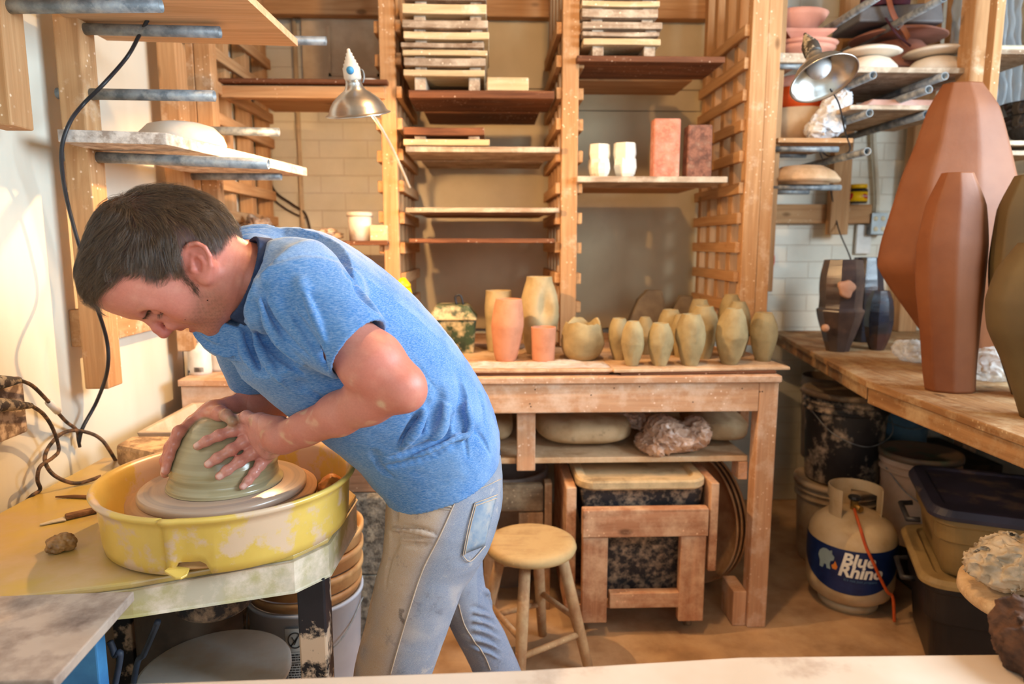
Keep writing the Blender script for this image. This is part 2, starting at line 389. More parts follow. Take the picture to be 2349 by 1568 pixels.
# smooth cream panels behind the drying rack (middle and right bay), header beam
panb = surf('back_panel_paint', lin(208,190,152), lin(190,170,132), rough=.4, scale=2.2, bmp=.05, dust=lin(170,150,120), dlo=.6, dhi=.8, dscale=2)
mb = MB(); px0, px1 = Xat(925, 3.38), Xat(1640, 3.38); zs = [.92, Zat(740, 3.38), Zat(254, 3.38), Zat(205, 3.38), 2.32]
for a, b in ((.92, zs[2]-.002), (zs[2]+.002, zs[3]-.002), (zs[3]+.002, 2.40)): mb.box(px0, px1, 3.365, 3.398, a, b)
solo('smooth_wall_panel', mb, panb, 'smooth cream wall panelling with horizontal seams behind the slatted drying racks', 'wall panel')
mb = MB().box(WL+.005, 1.12, 3.30, 3.36, Zat(38, 3.3), 2.62)
solo('header_beam', mb, pine(0), 'wide orange-stained pine header board running along the top of the back wall', 'beam', bevel=.003)
# raised flat panel and conduit in the left bay
mb = MB(); a = PY(700, 210, 3.395); b = PY(880, 30, 3.395); mb.box(a[0], b[0], 3.37, 3.398, a[2], 2.38)
fr = solo('wall_mounted_hatch', mb, surf('tan_paint', lin(222,202,172), lin(205,182,150), rough=.5, bmp=.05), 'flat painted hatch with a recessed panel on the brick above the left bay shelf', 'hatch', bevel=.003)
mb = MB(); a = PY(755, 175, 3.37); b = PY(868, 40, 3.37); z0 = a[2]
for q in ((a[0], b[0], z0, z0+.012), (a[0], a[0]+.012, z0, 2.33), (b[0]-.012, b[0], z0, 2.33)): mb.box(q[0], q[1], 3.36, 3.37, q[2], q[3])
make('moulding', mb, MATS['tan_paint'], fr)
mb = MB(); x = Xat(706, 3.39); mb.cyl((x, 3.385, .9), (x, 3.385, 2.4), .011)
solo('wall_conduit', mb, surf('painted_conduit', lin(214,192,160), rough=.5, bmp=0), 'thin painted conduit running straight up the brick wall in the left bay', 'conduit')
cb = surf('dark_cable', lin(74,60,46), rough=.5, bmp=0)
pts = spline([PY(*p, 3.38) for p in ((612,240),(614,330),(617,400),(632,440),(670,468),(700,490),(712,530))], 6)
solo('wall_cable', MB().tube(pts, .006, 6), cb, 'dark cable sagging down the brick beside the left slatted rack, outer of the pair', 'cable')
pts = spline([PY(*p, 3.385) for p in ((618,410),(624,450),(650,475),(680,492),(700,500))], 6)
solo('wall_cable', MB().tube(pts, .0045, 6), cb, 'thinner dark cable under the sagging cable on the left bay brick', 'cable')
# ------------------------------------------------------------------ wooden wall posts and pipe brackets on the left wall
mb = MB().box(WL, -1.03, PX(345,735,-1.03)[1]-.9, 2.36, Zat(775, 1.78, 200), Zat(712, 1.78, 200))
rail = thing('wall_rail', 'horizontal wooden rail on the left wall behind the pipe rack posts, beside the man', 'wall rail', (-1.05, 1.7, 1.1))
y0 = PX(195, 740, -1.03)[1]
make('board', MB().box(WL, -1.03, y0, 2.40, Zat(798, 1.75, 200)-.0, Zat(712, 1.75, 200)), pine(1, 1), rail, .003)
def post(ya, yb, z0, z1, label):
    mb = MB().box(-1.03, -.97, ya, yb, z0, z1)
    return solo('wall_post', mb, pine(2, 1), label, 'post', 'posts of the pipe rack on the left wall', .004)
post(1.745, 1.815, .965, 2.74, 'long wooden wall post behind the man\'s head, nearer of the two long left posts')
post(2.27, 2.345, .98, 2.74, 'long wooden wall post farther back on the left wall beside the rack corner')
post(1.475, 1.548, Zat(292, 1.5, 50), 2.74, 'short wooden post end hanging in the top left corner with a knot')
PIPES = []
def wpipe(x0, y0, x1, y1, label, stub=False):
    a = PX(x0, y0, -.972); b = PY(x1, y1, a[1]); z = (a[2])
    q = (-1.05 if stub else -1.0, a[1], a[2]); mb = MB().pipe(q, (b[0], a[1], b[2]), .0135, .0022)
    PIPES.append((a[1], a[2], b[0]))
    return solo('metal_pipe', mb, galv, label, 'pipe', 'galvanised bracket pipes on the left wall')
wpipe(20, 16, 370, 13, 'thick grey pipe at the very top left corner, open end toward the plywood')
wpipe(193, 66, 505, 74, 'upper grey pipe under the plywood on the nearer long left post')
wpipe(207, 215, 492, 220, 'bare grey pipe midway on the nearer long left post', True)
wpipe(222, 358, 616, 376, 'grey pipe carrying the shelf board with the white bowl, on the nearer post', True)
wpipe(415, 88, 748, 94, 'far grey pipe whose end sticks out past the plywood above')
wpipe(432, 298, 640, 303, 'short bare grey pipe behind the white bowl on the far left post', )
wpipe(440, 403, 645, 404, 'lowest far grey pipe below the shelf board near the rack', True)
# shelf board carrying the white mould
z = PIPES[3][1]+.014
ply = wood('plywood', lin(232,196,158), lin(208,166,126), 0, knots=False)
nl = PZ(133, 325, z); nr = PZ(383, 332, z); fr_ = PZ(705, 404, z)
x0 = -1.045; e = nr; far = fr_
t_ = .028
x0 = nl[0]; lo = [(x0, nl[1], z), (nr[0], nr[1], z), (far[0], far[1], z), (x0, far[1]-.02, z)]
mb = MB().hexa(lo, [(p[0], p[1], z+t_) for p in lo])
solo('shelf_board', mb, surf('particle_board', lin(196,186,178), lin(160,142,128), rough=.8, scale=40, dust=lin(225,215,205), dlo=.45, dhi=.6, dscale=30), 'grey particleboard shelf on the left wall pipes under a white bowl', 'shelf board', bevel=.002)
c = PZ(352, 316, z+t_); c = A(c[0], c[1]+.16, z+t_)
r = .112
plaster = surf('white_plaster', lin(236,224,208), lin(222,205,184), rough=.7, scale=9)
solo('plaster_mould', MB().lathe(c, [(r*.98, .001), (r, .008), (r*.93, .03), (r*.74, .052), (r*.5, .06), (0, .061)], 48), plaster, 'upside-down white plaster bowl mould on the left wall shelf board', 'mould')
# plywood sheet on the top pipes
z = PIPES[1][1]+.016
a = PZ(640, 80, z); far = PZ(600, 106, z)
lo = [(-.99, 1.2, z), (PZ(555, 2, z)[0], 1.2, z), (a[0]+.02, PZ(660, 106, z)[1], z), (-1.0, PZ(440, 95, z)[1], z)]
solo('plywood_sheet', MB().hexa(lo, [(p[0], p[1], z+.018) for p in lo]), ply, 'pale plywood sheet lying on the upper left pipes at the top of the frame', 'plywood sheet')
# far double post at the end of the left wall
dp = thing('rack_corner_post', 'doubled tall wooden post where the left wall meets the drying rack', 'post', (-.99, 2.5, .93))
xa = Xat(447, 2.46); xb = Xat(520, 2.46); xm = (xa+xb)/2
make('timber', MB().box(xa, xm-.001, 2.46, 2.52, .93, 2.74), pine(2, 1), dp, .003)
make('timber', MB().box(xm+.001, xb, 2.462, 2.52, .93, 2.74), pine(2, 1), dp, .003)
# ------------------------------------------------------------------ slatted rack uprights
RF = 2.70
ZS = [1.083-.1175+.1175*i for i in range(11)]
def ladder(name_label, x0, x1, yf, ybk, slats, faces=(-1, 1), posts=5, double=False, z0=.927):
    L = thing('rack_upright', name_label, 'rack upright', ((x0+x1)/2, (yf+ybk)/2, z0), 'slatted uprights of the drying rack')
    pw = .05
    for k in range(posts):
        y = yf+(ybk-yf-pw)*k/(posts-1)
        make('post', MB().box(x0, x1, y, y+pw, z0, 2.60), pine(2, 1 if k == 0 else 0), L, .003)
    for z in slats:
        for s in faces:
            xa, xb = (x0-.021, x0-.0005) if s < 0 else (x1+.0005, x1+.021)
            ya = yf+.008+random.uniform(0, .012); zz = z+random.uniform(-.004, .004)
            make('slat', MB().box(xa, xb, ya, ybk-random.uniform(0, .02), zz, zz+.043), pine(1), L, .002, segs=1)
    return L
x2a, x2b = Xat(887, RF), Xat(921, RF)
x3a, x3b = Xat(1284, RF), Xat(1320, RF)
x4a, x4b = Xat(1692, RF), Xat(1727, RF)
ladder('slatted rack upright in the far left corner next to the left wall', -1.06, -1.005, 2.54, 3.30, [z-.022 for z in ZS], (1,), 4)
ladder('slatted rack upright beside the lit clamp lamp, between left and middle bays', x2a, x2b, RF, 3.30, [z-.022 for z in ZS])
ladder('slatted rack upright between the middle bay and the bay with the bricks', x3a, x3b, RF, 3.30, [z-.022 for z in ZS])
L4 = ladder('slatted rack upright at the right end with doubled front post', x4a, x4b, RF, 3.30, [z-.022 for z in ZS], (-1,))
make('post', MB().box(x4b+.001, Xat(1757, RF), RF+.004, RF+.05, .927, 2.6), pine(2, 1), L4, .003)
mb = MB().box(Xat(1735, 2.79), Xat(1766, 2.79), 2.79, 2.83, Zat(670, 2.79), 2.6)
solo('hanging_batten', mb, pine(2), 'short wooden batten hanging down behind the doubled right rack post', 'batten', bevel=.003)
# ------------------------------------------------------------------ rack shelves: two planks each
def plank(x0, x1, y0, y1, z0, z1, m, lab): return solo('shelf_plank', MB().box(x0, x1, y0, y1, z0, z1), m, lab, 'shelf plank', 'shelf planks of the drying rack', .003)
def shelf(xl, xr, ytop, ybot, where, m1, m2, yf=2.66, d1=.27):
    zb = Zat(ybot, yf, (xl+xr)/2); zt = Zat(ytop, yf, (xl+xr)/2); xa, xb = Xat(xl, yf, ytop), Xat(xr, yf, ytop)
    plank(xa, xb, yf, yf+d1, zb, zt, m1, 'front plank of the '+where)
    plank(xa+.03, xb-.035, yf+d1+.03, yf+2*d1+.03, zb, zt-.002, m2, 'rear plank of the '+where)
    return zt
bb, gb = brown_board(0), grey_board(0)
zm1 = shelf(937, 1272, 207, 225, 'middle bay shelf under the tall board stack', bb, bb)
zm2 = shelf(930, 1284, 336, 349, 'middle bay shelf with two ware boards on it', gb, gb)
shelf(930, 1282, 476, 487, 'empty middle bay shelf above the lowest one', gb, pine(0))
shelf(938, 1272, 547, 557, 'lowest empty middle bay shelf', bb, pine(0))
zr1 = shelf(1324, 1664, 128, 142, 'right bay top shelf under the board stack', bb, pine(0))
zr2 = shelf(1324, 1670, 404, 418, 'right bay shelf holding cups and bricks', gb, pine(0))
zl1 = shelf(500, 888, 180, 190, 'top shelf of the left bay behind the clamp lamp', bb, pine(0))
zl2 = shelf(505, 890, 552, 562, 'left bay shelf with crumpled bags behind the man', bb, bb, d1=.25)
plank(Xat(500,2.66,200), Xat(880,2.66,200), 2.68, 2.72, Zat(222, 2.66, 700), Zat(192, 2.66, 700)-.002, pine(0, 1), 'thick pine rail right under the top shelf of the left bay')
# ------------------------------------------------------------------ ware boards with battens, stacked
def wareboard(x0, x1, z0, z1, label, group, m, yf=2.655, dep=.42, bat=.022, warp=0):
    w = thing('ware_board', label, 'ware board', ((x0+x1)/2, yf+dep/2, z0-bat), group)
    n = 8; vs = []; xs = [x0+(x1-x0)*i/n for i in range(n+1)]
    q = lambda i: warp*((i/n-.5)**2*4-.3)
    for y in (yf, yf+dep):
        for zz in (z0, z1):
            vs += [(xs[i], y, zz+q(i)) for i in range(n+1)]
    k = n+1; fs = []
    for i in range(n):
        fs += [(i, i+1, k+i+1, k+i), (2*k+i, 3*k+i, 3*k+i+1, 2*k+i+1), (i, 2*k+i, 2*k+i+1, i+1), (k+i, k+i+1, 3*k+i+1, 3*k+i)]
    fs += [(0, k, 3*k, 2*k), (n, 2*k+n, 3*k+n, k+n)]
    make('board', MB().add(vs, fs), m, w, .003)
    if bat > .004:
        for fx in (.13, .80):
            xx = x0+(x1-x0)*fx; make('batten', MB().box(xx, xx+.042, yf+.02, yf+dep-.02, z0-bat, z0-.0004-abs(warp)*.2), grey_board(1), w, .002)
    return w
def stack(rows, zbase, side, grp, mats):
    ords = ['lowest', 'second from the bottom', 'third from the bottom', 'fourth from the bottom', 'fifth from the bottom', 'sixth from the bottom', 'seventh from the bottom', 'topmost']
    rows = sorted(rows, key=lambda r: -r[2]); prev = zbase
    for i, (xl, xr, yt) in enumerate(rows):
        zt = Zat(yt, 2.655, (xl+xr)/2); gap = zt-prev; th = min(.034, gap*.66) if i else .022
        wareboard(Xat(xl, 2.655, yt), Xat(xr, 2.655, yt), zt-th, zt, 'weathered ware board, %s in the %s' % (ords[i] if i < len(rows)-1 else 'topmost', side), grp, mats[i % len(mats)], bat=gap-th-.0006, warp=random.uniform(-.002, .003)); prev = zt
paleb = wood('pale_board', lin(236,212,170), lin(206,176,130), 0, dust=lin(240,228,205), knots=False)
stack([(925,1112,160), (926,1114,133), (923,1118,114), (919,1110,98), (925,1122,73), (922,1119,46), (922,1116,9), (925,1116,-20)], zm1, 'tall middle bay stack', 'ware boards stacked in the middle bay', [paleb, grey_board(0), paleb, gb])
stack([(1338,1516,88), (1336,1513,73), (1336,1520,50), (1335,1510,21), (1335,1514,2), (1335,1512,-18)], zr1, 'right bay stack', 'ware boards stacked in the right bay', [paleb, gb, gb, grey_board(0)])
stack([(925,1123,319), (925,1111,292)], zm2, 'pair on the second middle shelf', 'ware boards on the second middle shelf', [paleb, bb])
mb = MB().box(Xat(1117,2.66,180), Xat(1213,2.66,180), 2.66, 3.0, zm1, zm1+.048)
solo('wood_block', mb, paleb, 'thick pale timber offcut beside the tall middle stack of boards', 'wood block', bevel=.004)
# ------------------------------------------------------------------ bricks and cups on the right bay shelf
redb = surf('pink_brick', lin(214,142,116), lin(190,112,90), rough=.95, scale=60, bmp=.6, bdist=.004, dust=lin(226,170,148), dlo=.5, dhi=.7, dscale=30)
darkb = surf('dark_brick', lin(150,102,82), lin(104,70,58), rough=.95, scale=60, bmp=.6, bdist=.004, dust=lin(180,140,116), dlo=.55, dhi=.75, dscale=30)
def fbox(mb, xl, yt, xr, yb, Y, dep, zb=None):
    xm = (xl+xr)/2; return mb.box(Xat(xl, Y, (yt+yb)/2), Xat(xr, Y, (yt+yb)/2), Y, Y+dep, Zat(yb, Y, xm) if zb is None else zb, Zat(yt, Y, xm))
a = fbox(MB(), 1500, 270, 1561, 401, 2.70, .065, zr2); solo('brick', jit(a, .003, 30), redb, 'pink-red brick standing on end beside the white cups', 'brick', bevel=.006)
a = fbox(MB(), 1577, 286, 1634, 400, 2.72, .065, zr2); solo('brick', jit(a, .003, 30, 3), darkb, 'dark brown brick standing on end at the right of the shelf', 'brick', bevel=.006)
porc = surf('white_porcelain', lin(240,236,222), lin(228,222,205), rough=.5, bmp=.05)
def cup(xl, xr, yt, Y, zb, lab, ph, k=1):
    x = Xat((xl+xr)/2, Y, yt); r = abs(Xat(xr, Y, yt)-Xat(xl, Y, yt))/2; h = Zat(yt, Y, xl)-zb
    p = [(0, .0), (r*.62, .0), (r*.86, h*.22), (r*1.0, h*.55), (r*.93, h), (r*.84, h), (r*.88, h*.55), (r*.6, h*.12), (0, h*.1)]
    return solo('faceted_cup', MB().lathe((x, Y, zb), p, 7, ph=ph, smooth=False), porc, lab, 'cup', 'white faceted cups in the right bay')
cup(1348, 1401, 366, 2.76, zr2+.0, 'white faceted cup at the bottom of the left pair', .2)
cup(1349, 1401, 332, 2.76, zr2+.0585-.01, 'white faceted cup stacked on top of the left pair', .9)
cup(1362, 1400, 373, 2.688, zr2, 'small white faceted cup standing in front of the left pair', .5)
cup(1407, 1460, 364, 2.75, zr2, 'white faceted cup at the bottom of the pair next to the pink brick', .7)
cup(1406, 1461, 329, 2.75, zr2+.06-.01, 'white faceted cup stacked on top of the pair nearest the pink brick', .1)
# ------------------------------------------------------------------ left bay clutter behind the man
cloth = surf('grimy_cloth', lin(190,168,146), lin(120,96,80), rough=.95, scale=25, bmp=.5, bdist=.004)
bagm = surf('clear_bag_plastic', lin(220,196,172), lin(190,160,136), rough=.3, scale=20, bmp=.6, bdist=.004, spec=.6)
def lump(name, px, py, w, h, Y, zb, m, lab, cat, seed, amp=.35, dep=.12, group=None):
    c = A(Xat(px, Y, py), Y, zb+h/2); bm = bmesh.new(); bmesh.ops.create_icosphere(bm, subdivisions=5, radius=1)
    vs = []
    for v in bm.verts:
        n = mnoise.turbulence(v.co*1.6+Vector((seed,)*3), 4, False); r_ = mnoise.ridged_multi_fractal(v.co*1.4+Vector((seed*2.1, 0, seed)), .9, 2.1, 4, 1, 2)
        q = v.co*(1-amp*.5+amp*.5*n+amp*.35*(r_-1)); z = max(-1, q.z)
        vs.append((c[0]+q.x*w/2, c[1]+q.y*dep, c[2]+max(z, -.999)*h/2))
    mb = MB().add(vs, [tuple(v.index for v in f.verts) for f in bm.faces], True); bm.free()
    z0 = min(v[2] for v in mb.v); mb.v = [(v[0], v[1], max(zb+.0005, v[2]-z0+zb)) for v in mb.v]
    return solo(name, mb, m, lab, cat, group)
lump('crumpled_cloth', 588, 510, .16, .125, 2.80, zl2, cloth, 'crumpled grey cloth heap on the left bay shelf just above the man\'s neck', 'cloth', 3, .6)
lump('crumpled_cloth', 552, 545, .10, .07, 2.72, zl2, surf('dark_cloth', lin(90,72,62), lin(50,40,36), rough=.95, scale=20), 'dark crumpled rag at the shelf end behind the man\'s hair', 'rag', 9, .6, .05)
lump('clay_scraps', 665, 530, .24, .055, 2.80, zl2, surf('dry_clay_scrap', lin(214,180,146), lin(150,110,84), rough=.95, scale=40, bmp=.8, bdist=.006), 'heap of dry tan clay scraps on the left bay shelf', 'clay scraps', 15, .7)
lump('plastic_bag', 752, 528, .13, .062, 2.82, zl2, bagm, 'crumpled pale plastic bag beside the small bucket on the left bay shelf', 'plastic bag', 21, .6)
bkt = surf('dirty_white_plastic', lin(232,222,208), lin(214,196,174), rough=.5, scale=10, dust=lin(176,140,108), dlo=.55, dhi=.75, dscale=12)
x = Xat(826, 2.74, 515); r = (Xat(855, 2.74, 515)-Xat(797, 2.74, 515))/2; h = Zat(487, 2.74, 826)-zl2
w = thing('small_bucket', 'small white clay-smeared tub on the left bay shelf behind the man\'s back', 'tub', (x, 2.74, zl2))
make('body', MB().lathe((x, 2.74, zl2+.0005), [(0,0), (r*.86,0), (r*.97,h), (r*.92,h), (r*.82,.006), (0,.006)], 36), bkt, w)
make('rim', MB().lathe((x, 2.74, zl2+h-.016), [(r*.98,0), (r*1.04,0), (r*1.04,.014), (r*.98,.014), (r*.98,0)], 36, caps=False), bkt, w)
solo('wood_cube', fbox(MB(), 848, 516, 889, 551, 2.685, .07, zl2), paleb, 'little square timber offcut at the right end of the left bay shelf', 'wood block', bevel=.003)
x = Xat(845, 2.72, 182); solo('glaze_dish', MB().lathe((x, 2.75, zl1+.0005), [(0,0), (.03,0), (.045,.012), (.042,.014), (.028,.004), (0,.004)], 24), plaster, 'small shallow dish on the left bay top shelf behind the lamp', 'dish')
# ------------------------------------------------------------------ workbench along the back wall
BT = .90
BX0, BX1 = -1.0, .968
bench = thing('workbench', 'long clay-splattered wooden workbench under the drying rack', 'workbench', (0, 2.7, 0))
bw0, bw1, bw2 = bench_wood(0), bench_wood(1), bench_wood(2)
make('tabletop', MB().box(BX0, BX1+.005, 2.19, 3.33, BT-.022, BT), bench_wood(0), bench, .003)
make('apron', MB().box(BX0+.005, BX1-.067, 2.20, 2.238, Zat(946, 2.2, 1400), BT-.0225), bw0, bench, .003)
make('apron', MB().box(BX1-.035, BX1, 2.245, 3.25, .79, BT-.0225), bw1, bench, .003)
for x, y in ((BX1-.066, 2.20), (BX1-.066, 3.2), (BX0+.0, 2.24), (BX0, 3.2)):
    make('leg', MB().box(x, x+.066, y, y+.06, 0.0005, BT-.0226), bw2, bench, .004)
SZ = .604
make('shelf', MB().box(-.9, .90, 2.265, 3.1, SZ-.02, SZ), wood('dusty_shelf', lin(214,172,128), lin(176,134,96), 0, dust=lin(222,190,152), dlo=.35, dhi=.6, knots=False), bench, .003)
make('bracket', MB().box(BX1-.10, BX1-.067, 2.262, 2.33, SZ-.085, SZ-.021), bw1, bench, .003)
a0 = Xat(1187, 2.2, 1000); a1 = Xat(1230, 2.2, 1000)
make('post', MB().box(a0, a1, 2.24, 2.264, Zat(1080, 2.24, 1200), .80), bw2, bench, .003)
make('post', MB().box(Xat(1700, 2.6, 980), Xat(1722, 2.6, 980), 2.62, 2.66, SZ+.0, .80), bw2, bench, .003)
make('foot_block', MB().box(BX1-.115, BX1-.067, 2.212, 2.33, .0005, .13), bw2, bench, .004)
for i in range(10):
    x = random.uniform(.02, .93); z = random.uniform(.80, .87); make('nail_head', MB().lathe((x, 2.1995, z), [(0, -.0002), (.0024, 0), (0, .0003)], 8, (0, -1, 0)), surf('rusty_nail', lin(84,58,44), bmp=0), bench)
# ------------------------------------------------------------------ boards on the bench top
wb = wood('ware_board_tan', lin(214,176,136), lin(166,126,94), 0, dust=lin(228,200,168), dlo=.4, dhi=.7, knots=False)
def flatboard(pts, z0, z1, m, label):
    return solo('ware_board', MB().prism([(p[0], p[1], z0) for p in pts], (0, 0, z1-z0)), m, label, 'ware board', None, .003)
def onz(px, py, z): return PZ(px, py, z)
xa = Xat(1075, 2.24, 850); xb = Xat(1397, 2.24, 850); zb1 = BT+.0225
flatboard([(xa-.1, 2.225, 0), (xb, 2.225, 0), (xb-.01, 2.83, 0), (xa-.1, 2.83, 0)], BT+.001, BT+.011, brown_board(0), 'thin dark backing board under the left group of clay vases')
flatboard([(xa-.1, 2.215, 0), (xb+.01, 2.215, 0), (xb, 2.82, 0), (xa-.1, 2.82, 0)], BT+.0115, zb1, wb, 'ware board under pink and tan vases, draped with clear plastic')
xc = Xat(1400, 2.24, 850); xd = Xat(1803, 2.27, 838)
flatboard([(xc+.03, 2.215, 0), (xd-.05, 2.225, 0), (xd-.06, 2.66, 0), (xc+.03, 2.66, 0)], BT+.001, BT+.011, brown_board(0), 'thin dark backing board under the row of small lumpy vases')
flatboard([(xc+.005, 2.205, 0), (xd, 2.235, 0), (xd-.03, 2.67, 0), (xc, 2.67, 0)], BT+.0115, zb1, wb, 'ware board carrying the many small lumpy beige vases')
# crumpled clear film along the front of the left board
filmm, t, b = nt('clear_plastic_film'); b.inputs['Base Color'].default_value = (.95,.95,.93,1); b.inputs['Roughness'].default_value = .12; b.inputs['Alpha'].default_value = .38; b.inputs['Specular IOR Level'].default_value = .9
bump(t, b, nz(t, coords(t, (1,3,1)), 30, 6, .6, 1.0), .9, .01)
def film(x0, x1, y0, y1, z, label, nx=70, ny=24, amp=.006, seed=1):
    vs = []; fs = []
    for j in range(ny+1):
        for i in range(nx+1):
            x = x0+(x1-x0)*i/nx; y = y0+(y1-y0)*j/ny
            q = mnoise.turbulence(Vector((x*9, y*34, seed)), 4, True); e = min(1, min(i, nx-i, j, ny-j)/3)
            vs.append((x+.006*mnoise.noise(Vector((y*20, x*5, seed))), y, z+amp*abs(q)*2.0*(.3+.7*e)+.001))
    fs = [(j*(nx+1)+i, j*(nx+1)+i+1, (j+1)*(nx+1)+i+1, (j+1)*(nx+1)+i) for j in range(ny) for i in range(nx)]
    return solo('plastic_film', MB().add(vs, fs, True), filmm, label, 'plastic film')
film(xa-.09, xb+.0, 2.22, 2.335, zb1+.0005, 'crumpled clear plastic film in front of the pink vases', amp=.009)
# ------------------------------------------------------------------ clay pots
def claymat(name, c, c2): return surf(name, c, c2, rough=.75, scale=14, bmp=.35, bdist=.003, detail=7, dust=tuple(min(1, a*1.12) for a in c), dlo=.5, dhi=.75, dscale=10)
tanc = claymat('tan_clay', lin(180,158,118), lin(160,138,98)); pinkc = claymat('pink_clay', lin(196,136,106), lin(178,118,88)); beige = claymat('beige_clay', lin(168,148,106), lin(146,126,88))
def pot(name, xl, xr, yt, yb, prof, m, label, group=None, n=48, lump_=0, open_=.8, depth=.5, seed=0, tilt=(0,0), ph=0, smooth=True, zb=None, cat='vase', dent=None, flat=1.0, Y=None):
    zb = zb1 if zb is None else zb
    # foot sits on the board: its nearest visible rim is at yb
    p = PZ((xl+xr)/2, yb, zb); w = max(q[0] for q in prof); Wd = 1
    for _ in range(4):
        Yc = p[1]+prof[0][0]/w*Wd*.5*flat if Y is None else Y; Wd = Xat(xr, Yc, (yt+yb)/2)-Xat(xl, Yc, (yt+yb)/2)
    r = Wd/2; xc_ = Xat((xl+xr)/2, Yc, (yt+yb)/2); h = Zat(yt, Yc-r*prof[-1][0]/w*.6, xc_)-zb
    P_ = [(q[0]/w*r, q[1]*h) for q in prof]; pr = spline([(a, 0, b) for a, b in P_], 6); pr = [(0, 0)]+[(q[0], q[2]) for q in pr]
    rt = pr[-1][0]; pr += [(rt-.004, h+.0005), (rt*open_-.002, h-.004), (rt*open_, h*(1-depth)), (0, h*(1-depth)-.004)]
    def wob(t, z): return 1+lump_*mnoise.noise(Vector((math.cos(t)*1.6, math.sin(t)*1.6, z*22+seed*5)))+lump_*.6*mnoise.noise(Vector((math.cos(t)*4, math.sin(t)*4, z*60+seed*9)))
    mb = MB().lathe((0,0,0), pr, n, wob=wob, ph=ph, sy=flat, smooth=smooth)
    out = []
    for v in mb.v:
        x, y, z = v; f = z/max(h, 1e-6)
        x += tilt[0]*f*h; y += tilt[1]*f*h
        if dent is not None:
            for (dx, dz, rad, am) in dent:
                g = math.exp(-((x/r-dx)**2+(f-dz)**2*2)/rad**2)
                if y < 0: y += am*g*r; x -= am*g*r*.3*(1 if dx > 0 else -1)
        out.append((x+xc_, y+Yc, z+zb+.0003))
    mb.v = out
    return make(name, mb, m, None, 0, (xc_, Yc, zb), label, cat, group)
barrel = [(.52,0),(.66,.12),(.90,.38),(1.0,.58),(.90,.80),(.66,.96),(.60,1.0)]
oval = [(.50,0),(.70,.15),(.95,.42),(1.0,.55),(.82,.82),(.55,.97),(.48,1.0)]
pot('tall_vase', 1112, 1176, 670, 812, [(.8,0),(.9,.2),(.95,.5),(1,.7),(.93,.9),(.92,1)], tanc, 'tall tan cylinder vase at the left behind the pink vase', 'vases on the left board', open_=.86, depth=.8, Y=2.62)
pot('tall_vase', 1193, 1281, 637, 806, [(.62,0),(.8,.15),(1,.45),(1,.55),(.92,.75),(.70,.93),(.66,1)], tanc, 'tallest tan dented vase with a narrow open neck', 'vases on the left board', open_=.88, depth=.8, dent=[(.25,.62,.28,.35),(.75,.55,.2,-.12)], lump_=.03, Y=2.56)
pot('tall_vase', 1123, 1197, 690, 826, [(.62,0),(.78,.15),(.98,.5),(1,.62),(.9,.85),(.8,1)], pinkc, 'pink terracotta barrel vase with slanted sides on plastic film', 'vases on the left board', open_=.86, depth=.8, tilt=(.05,0), Y=2.40)
pot('short_cylinder', 1218, 1275, 757, 826, [(.9,0),(.93,.3),(.97,.7),(1,1)], pinkc, 'short pink clay cylinder beneath the tallest tan vase', None, open_=.86, depth=.8, cat='pot', Y=2.40)
# rough pinch pot
mb_ = pot('pinch_pot', 1287, 1386, 746, 828, [(.62,0),(.86,.16),(1,.42),(.98,.6),(.86,.85),(.80,1)], beige, 'wide rough pinch pot with a torn rim beside pink cylinder', None, open_=.88, depth=.75, lump_=.04, cat='pot', Y=2.42)
for v in mb_.data.vertices:
    if v.co.z > .06: v.co.z += (v.co.z-.06)*.35*mnoise.noise(Vector((v.co.x*22, v.co.y*22, 2)))+.004*mnoise.noise(Vector((v.co.x*90, v.co.y*90, 2)))
V_ = [ (1644,1698,680,815,2.60,'behind the largest pair at the right'), (1579,1632,692,815,2.60,'back row, second tallest of the middle'),
  (1510,1566,716,826,2.52,'back row, left of centre'), (1459,1502,733,824,2.52,'back row, squat one left of centre'),
  (1397,1445,736,832,2.40,'at the far left end, half hidden'), (1540,1582,727,828,2.46,'squeezed between two back row vases'),
  (1664,1722,697,826,2.46,'behind the largest front vase'), (1581,1646,708,826,2.42,'behind the right shoulder of the front middle vase'),
  (1722,1783,724,835,2.36,'standing apart at the far right end'), (1641,1711,714,838,2.30,'largest of the front row, second from the right end'),
  (1551,1618,727,842,2.28,'front row middle with pointed oval body'), (1485,1543,748,843,2.28,'front row, squat, second from the left'),
  (1424,1477,743,844,2.28,'front row, leftmost') ]
for i, (xl, xr, yt, yb, Y, lab) in enumerate(V_):
    pot('lumpy_vase', xl, xr, yt, yb, barrel if i % 3 else oval, beige, 'small lumpy beige clay vase, '+lab, 'small lumpy vases on the right board', lump_=.07, seed=i+1, open_=.8, depth=.3, Y=Y, tilt=(random.uniform(-.04,.04), 0), ph=i)
# grey faceted slabs leaning at the back
gs = surf('grey_clay', lin(128,112,90), lin(100,86,70), rough=.8, scale=10)
def slab(poly, Y, th, label, lean=.12):
    pts = []
    for x, y in poly:
        p = PY(x, y, Y); pts.append((p[0], Y+lean*(p[2]-.9), p[2]))
    zmin = min(p[2] for p in pts); pts = [(p[0], p[1], p[2] if p[2] > zmin+.03 else BT+.0008) for p in pts]
    return solo('clay_slab', MB().prism(pts, (0, th, 0)), gs, label, 'clay slab', None, .006)
slab([(1440,790),(1442,742),(1468,688),(1490,666),(1522,667),(1528,690),(1528,790)], 2.98, .05, 'grey faceted clay slab standing behind the lumpy vases')
slab([(1536,790),(1548,705),(1566,678),(1592,680),(1604,712),(1606,790)], 3.04, .04, 'smaller grey clay slab behind the tallest lumpy vases')
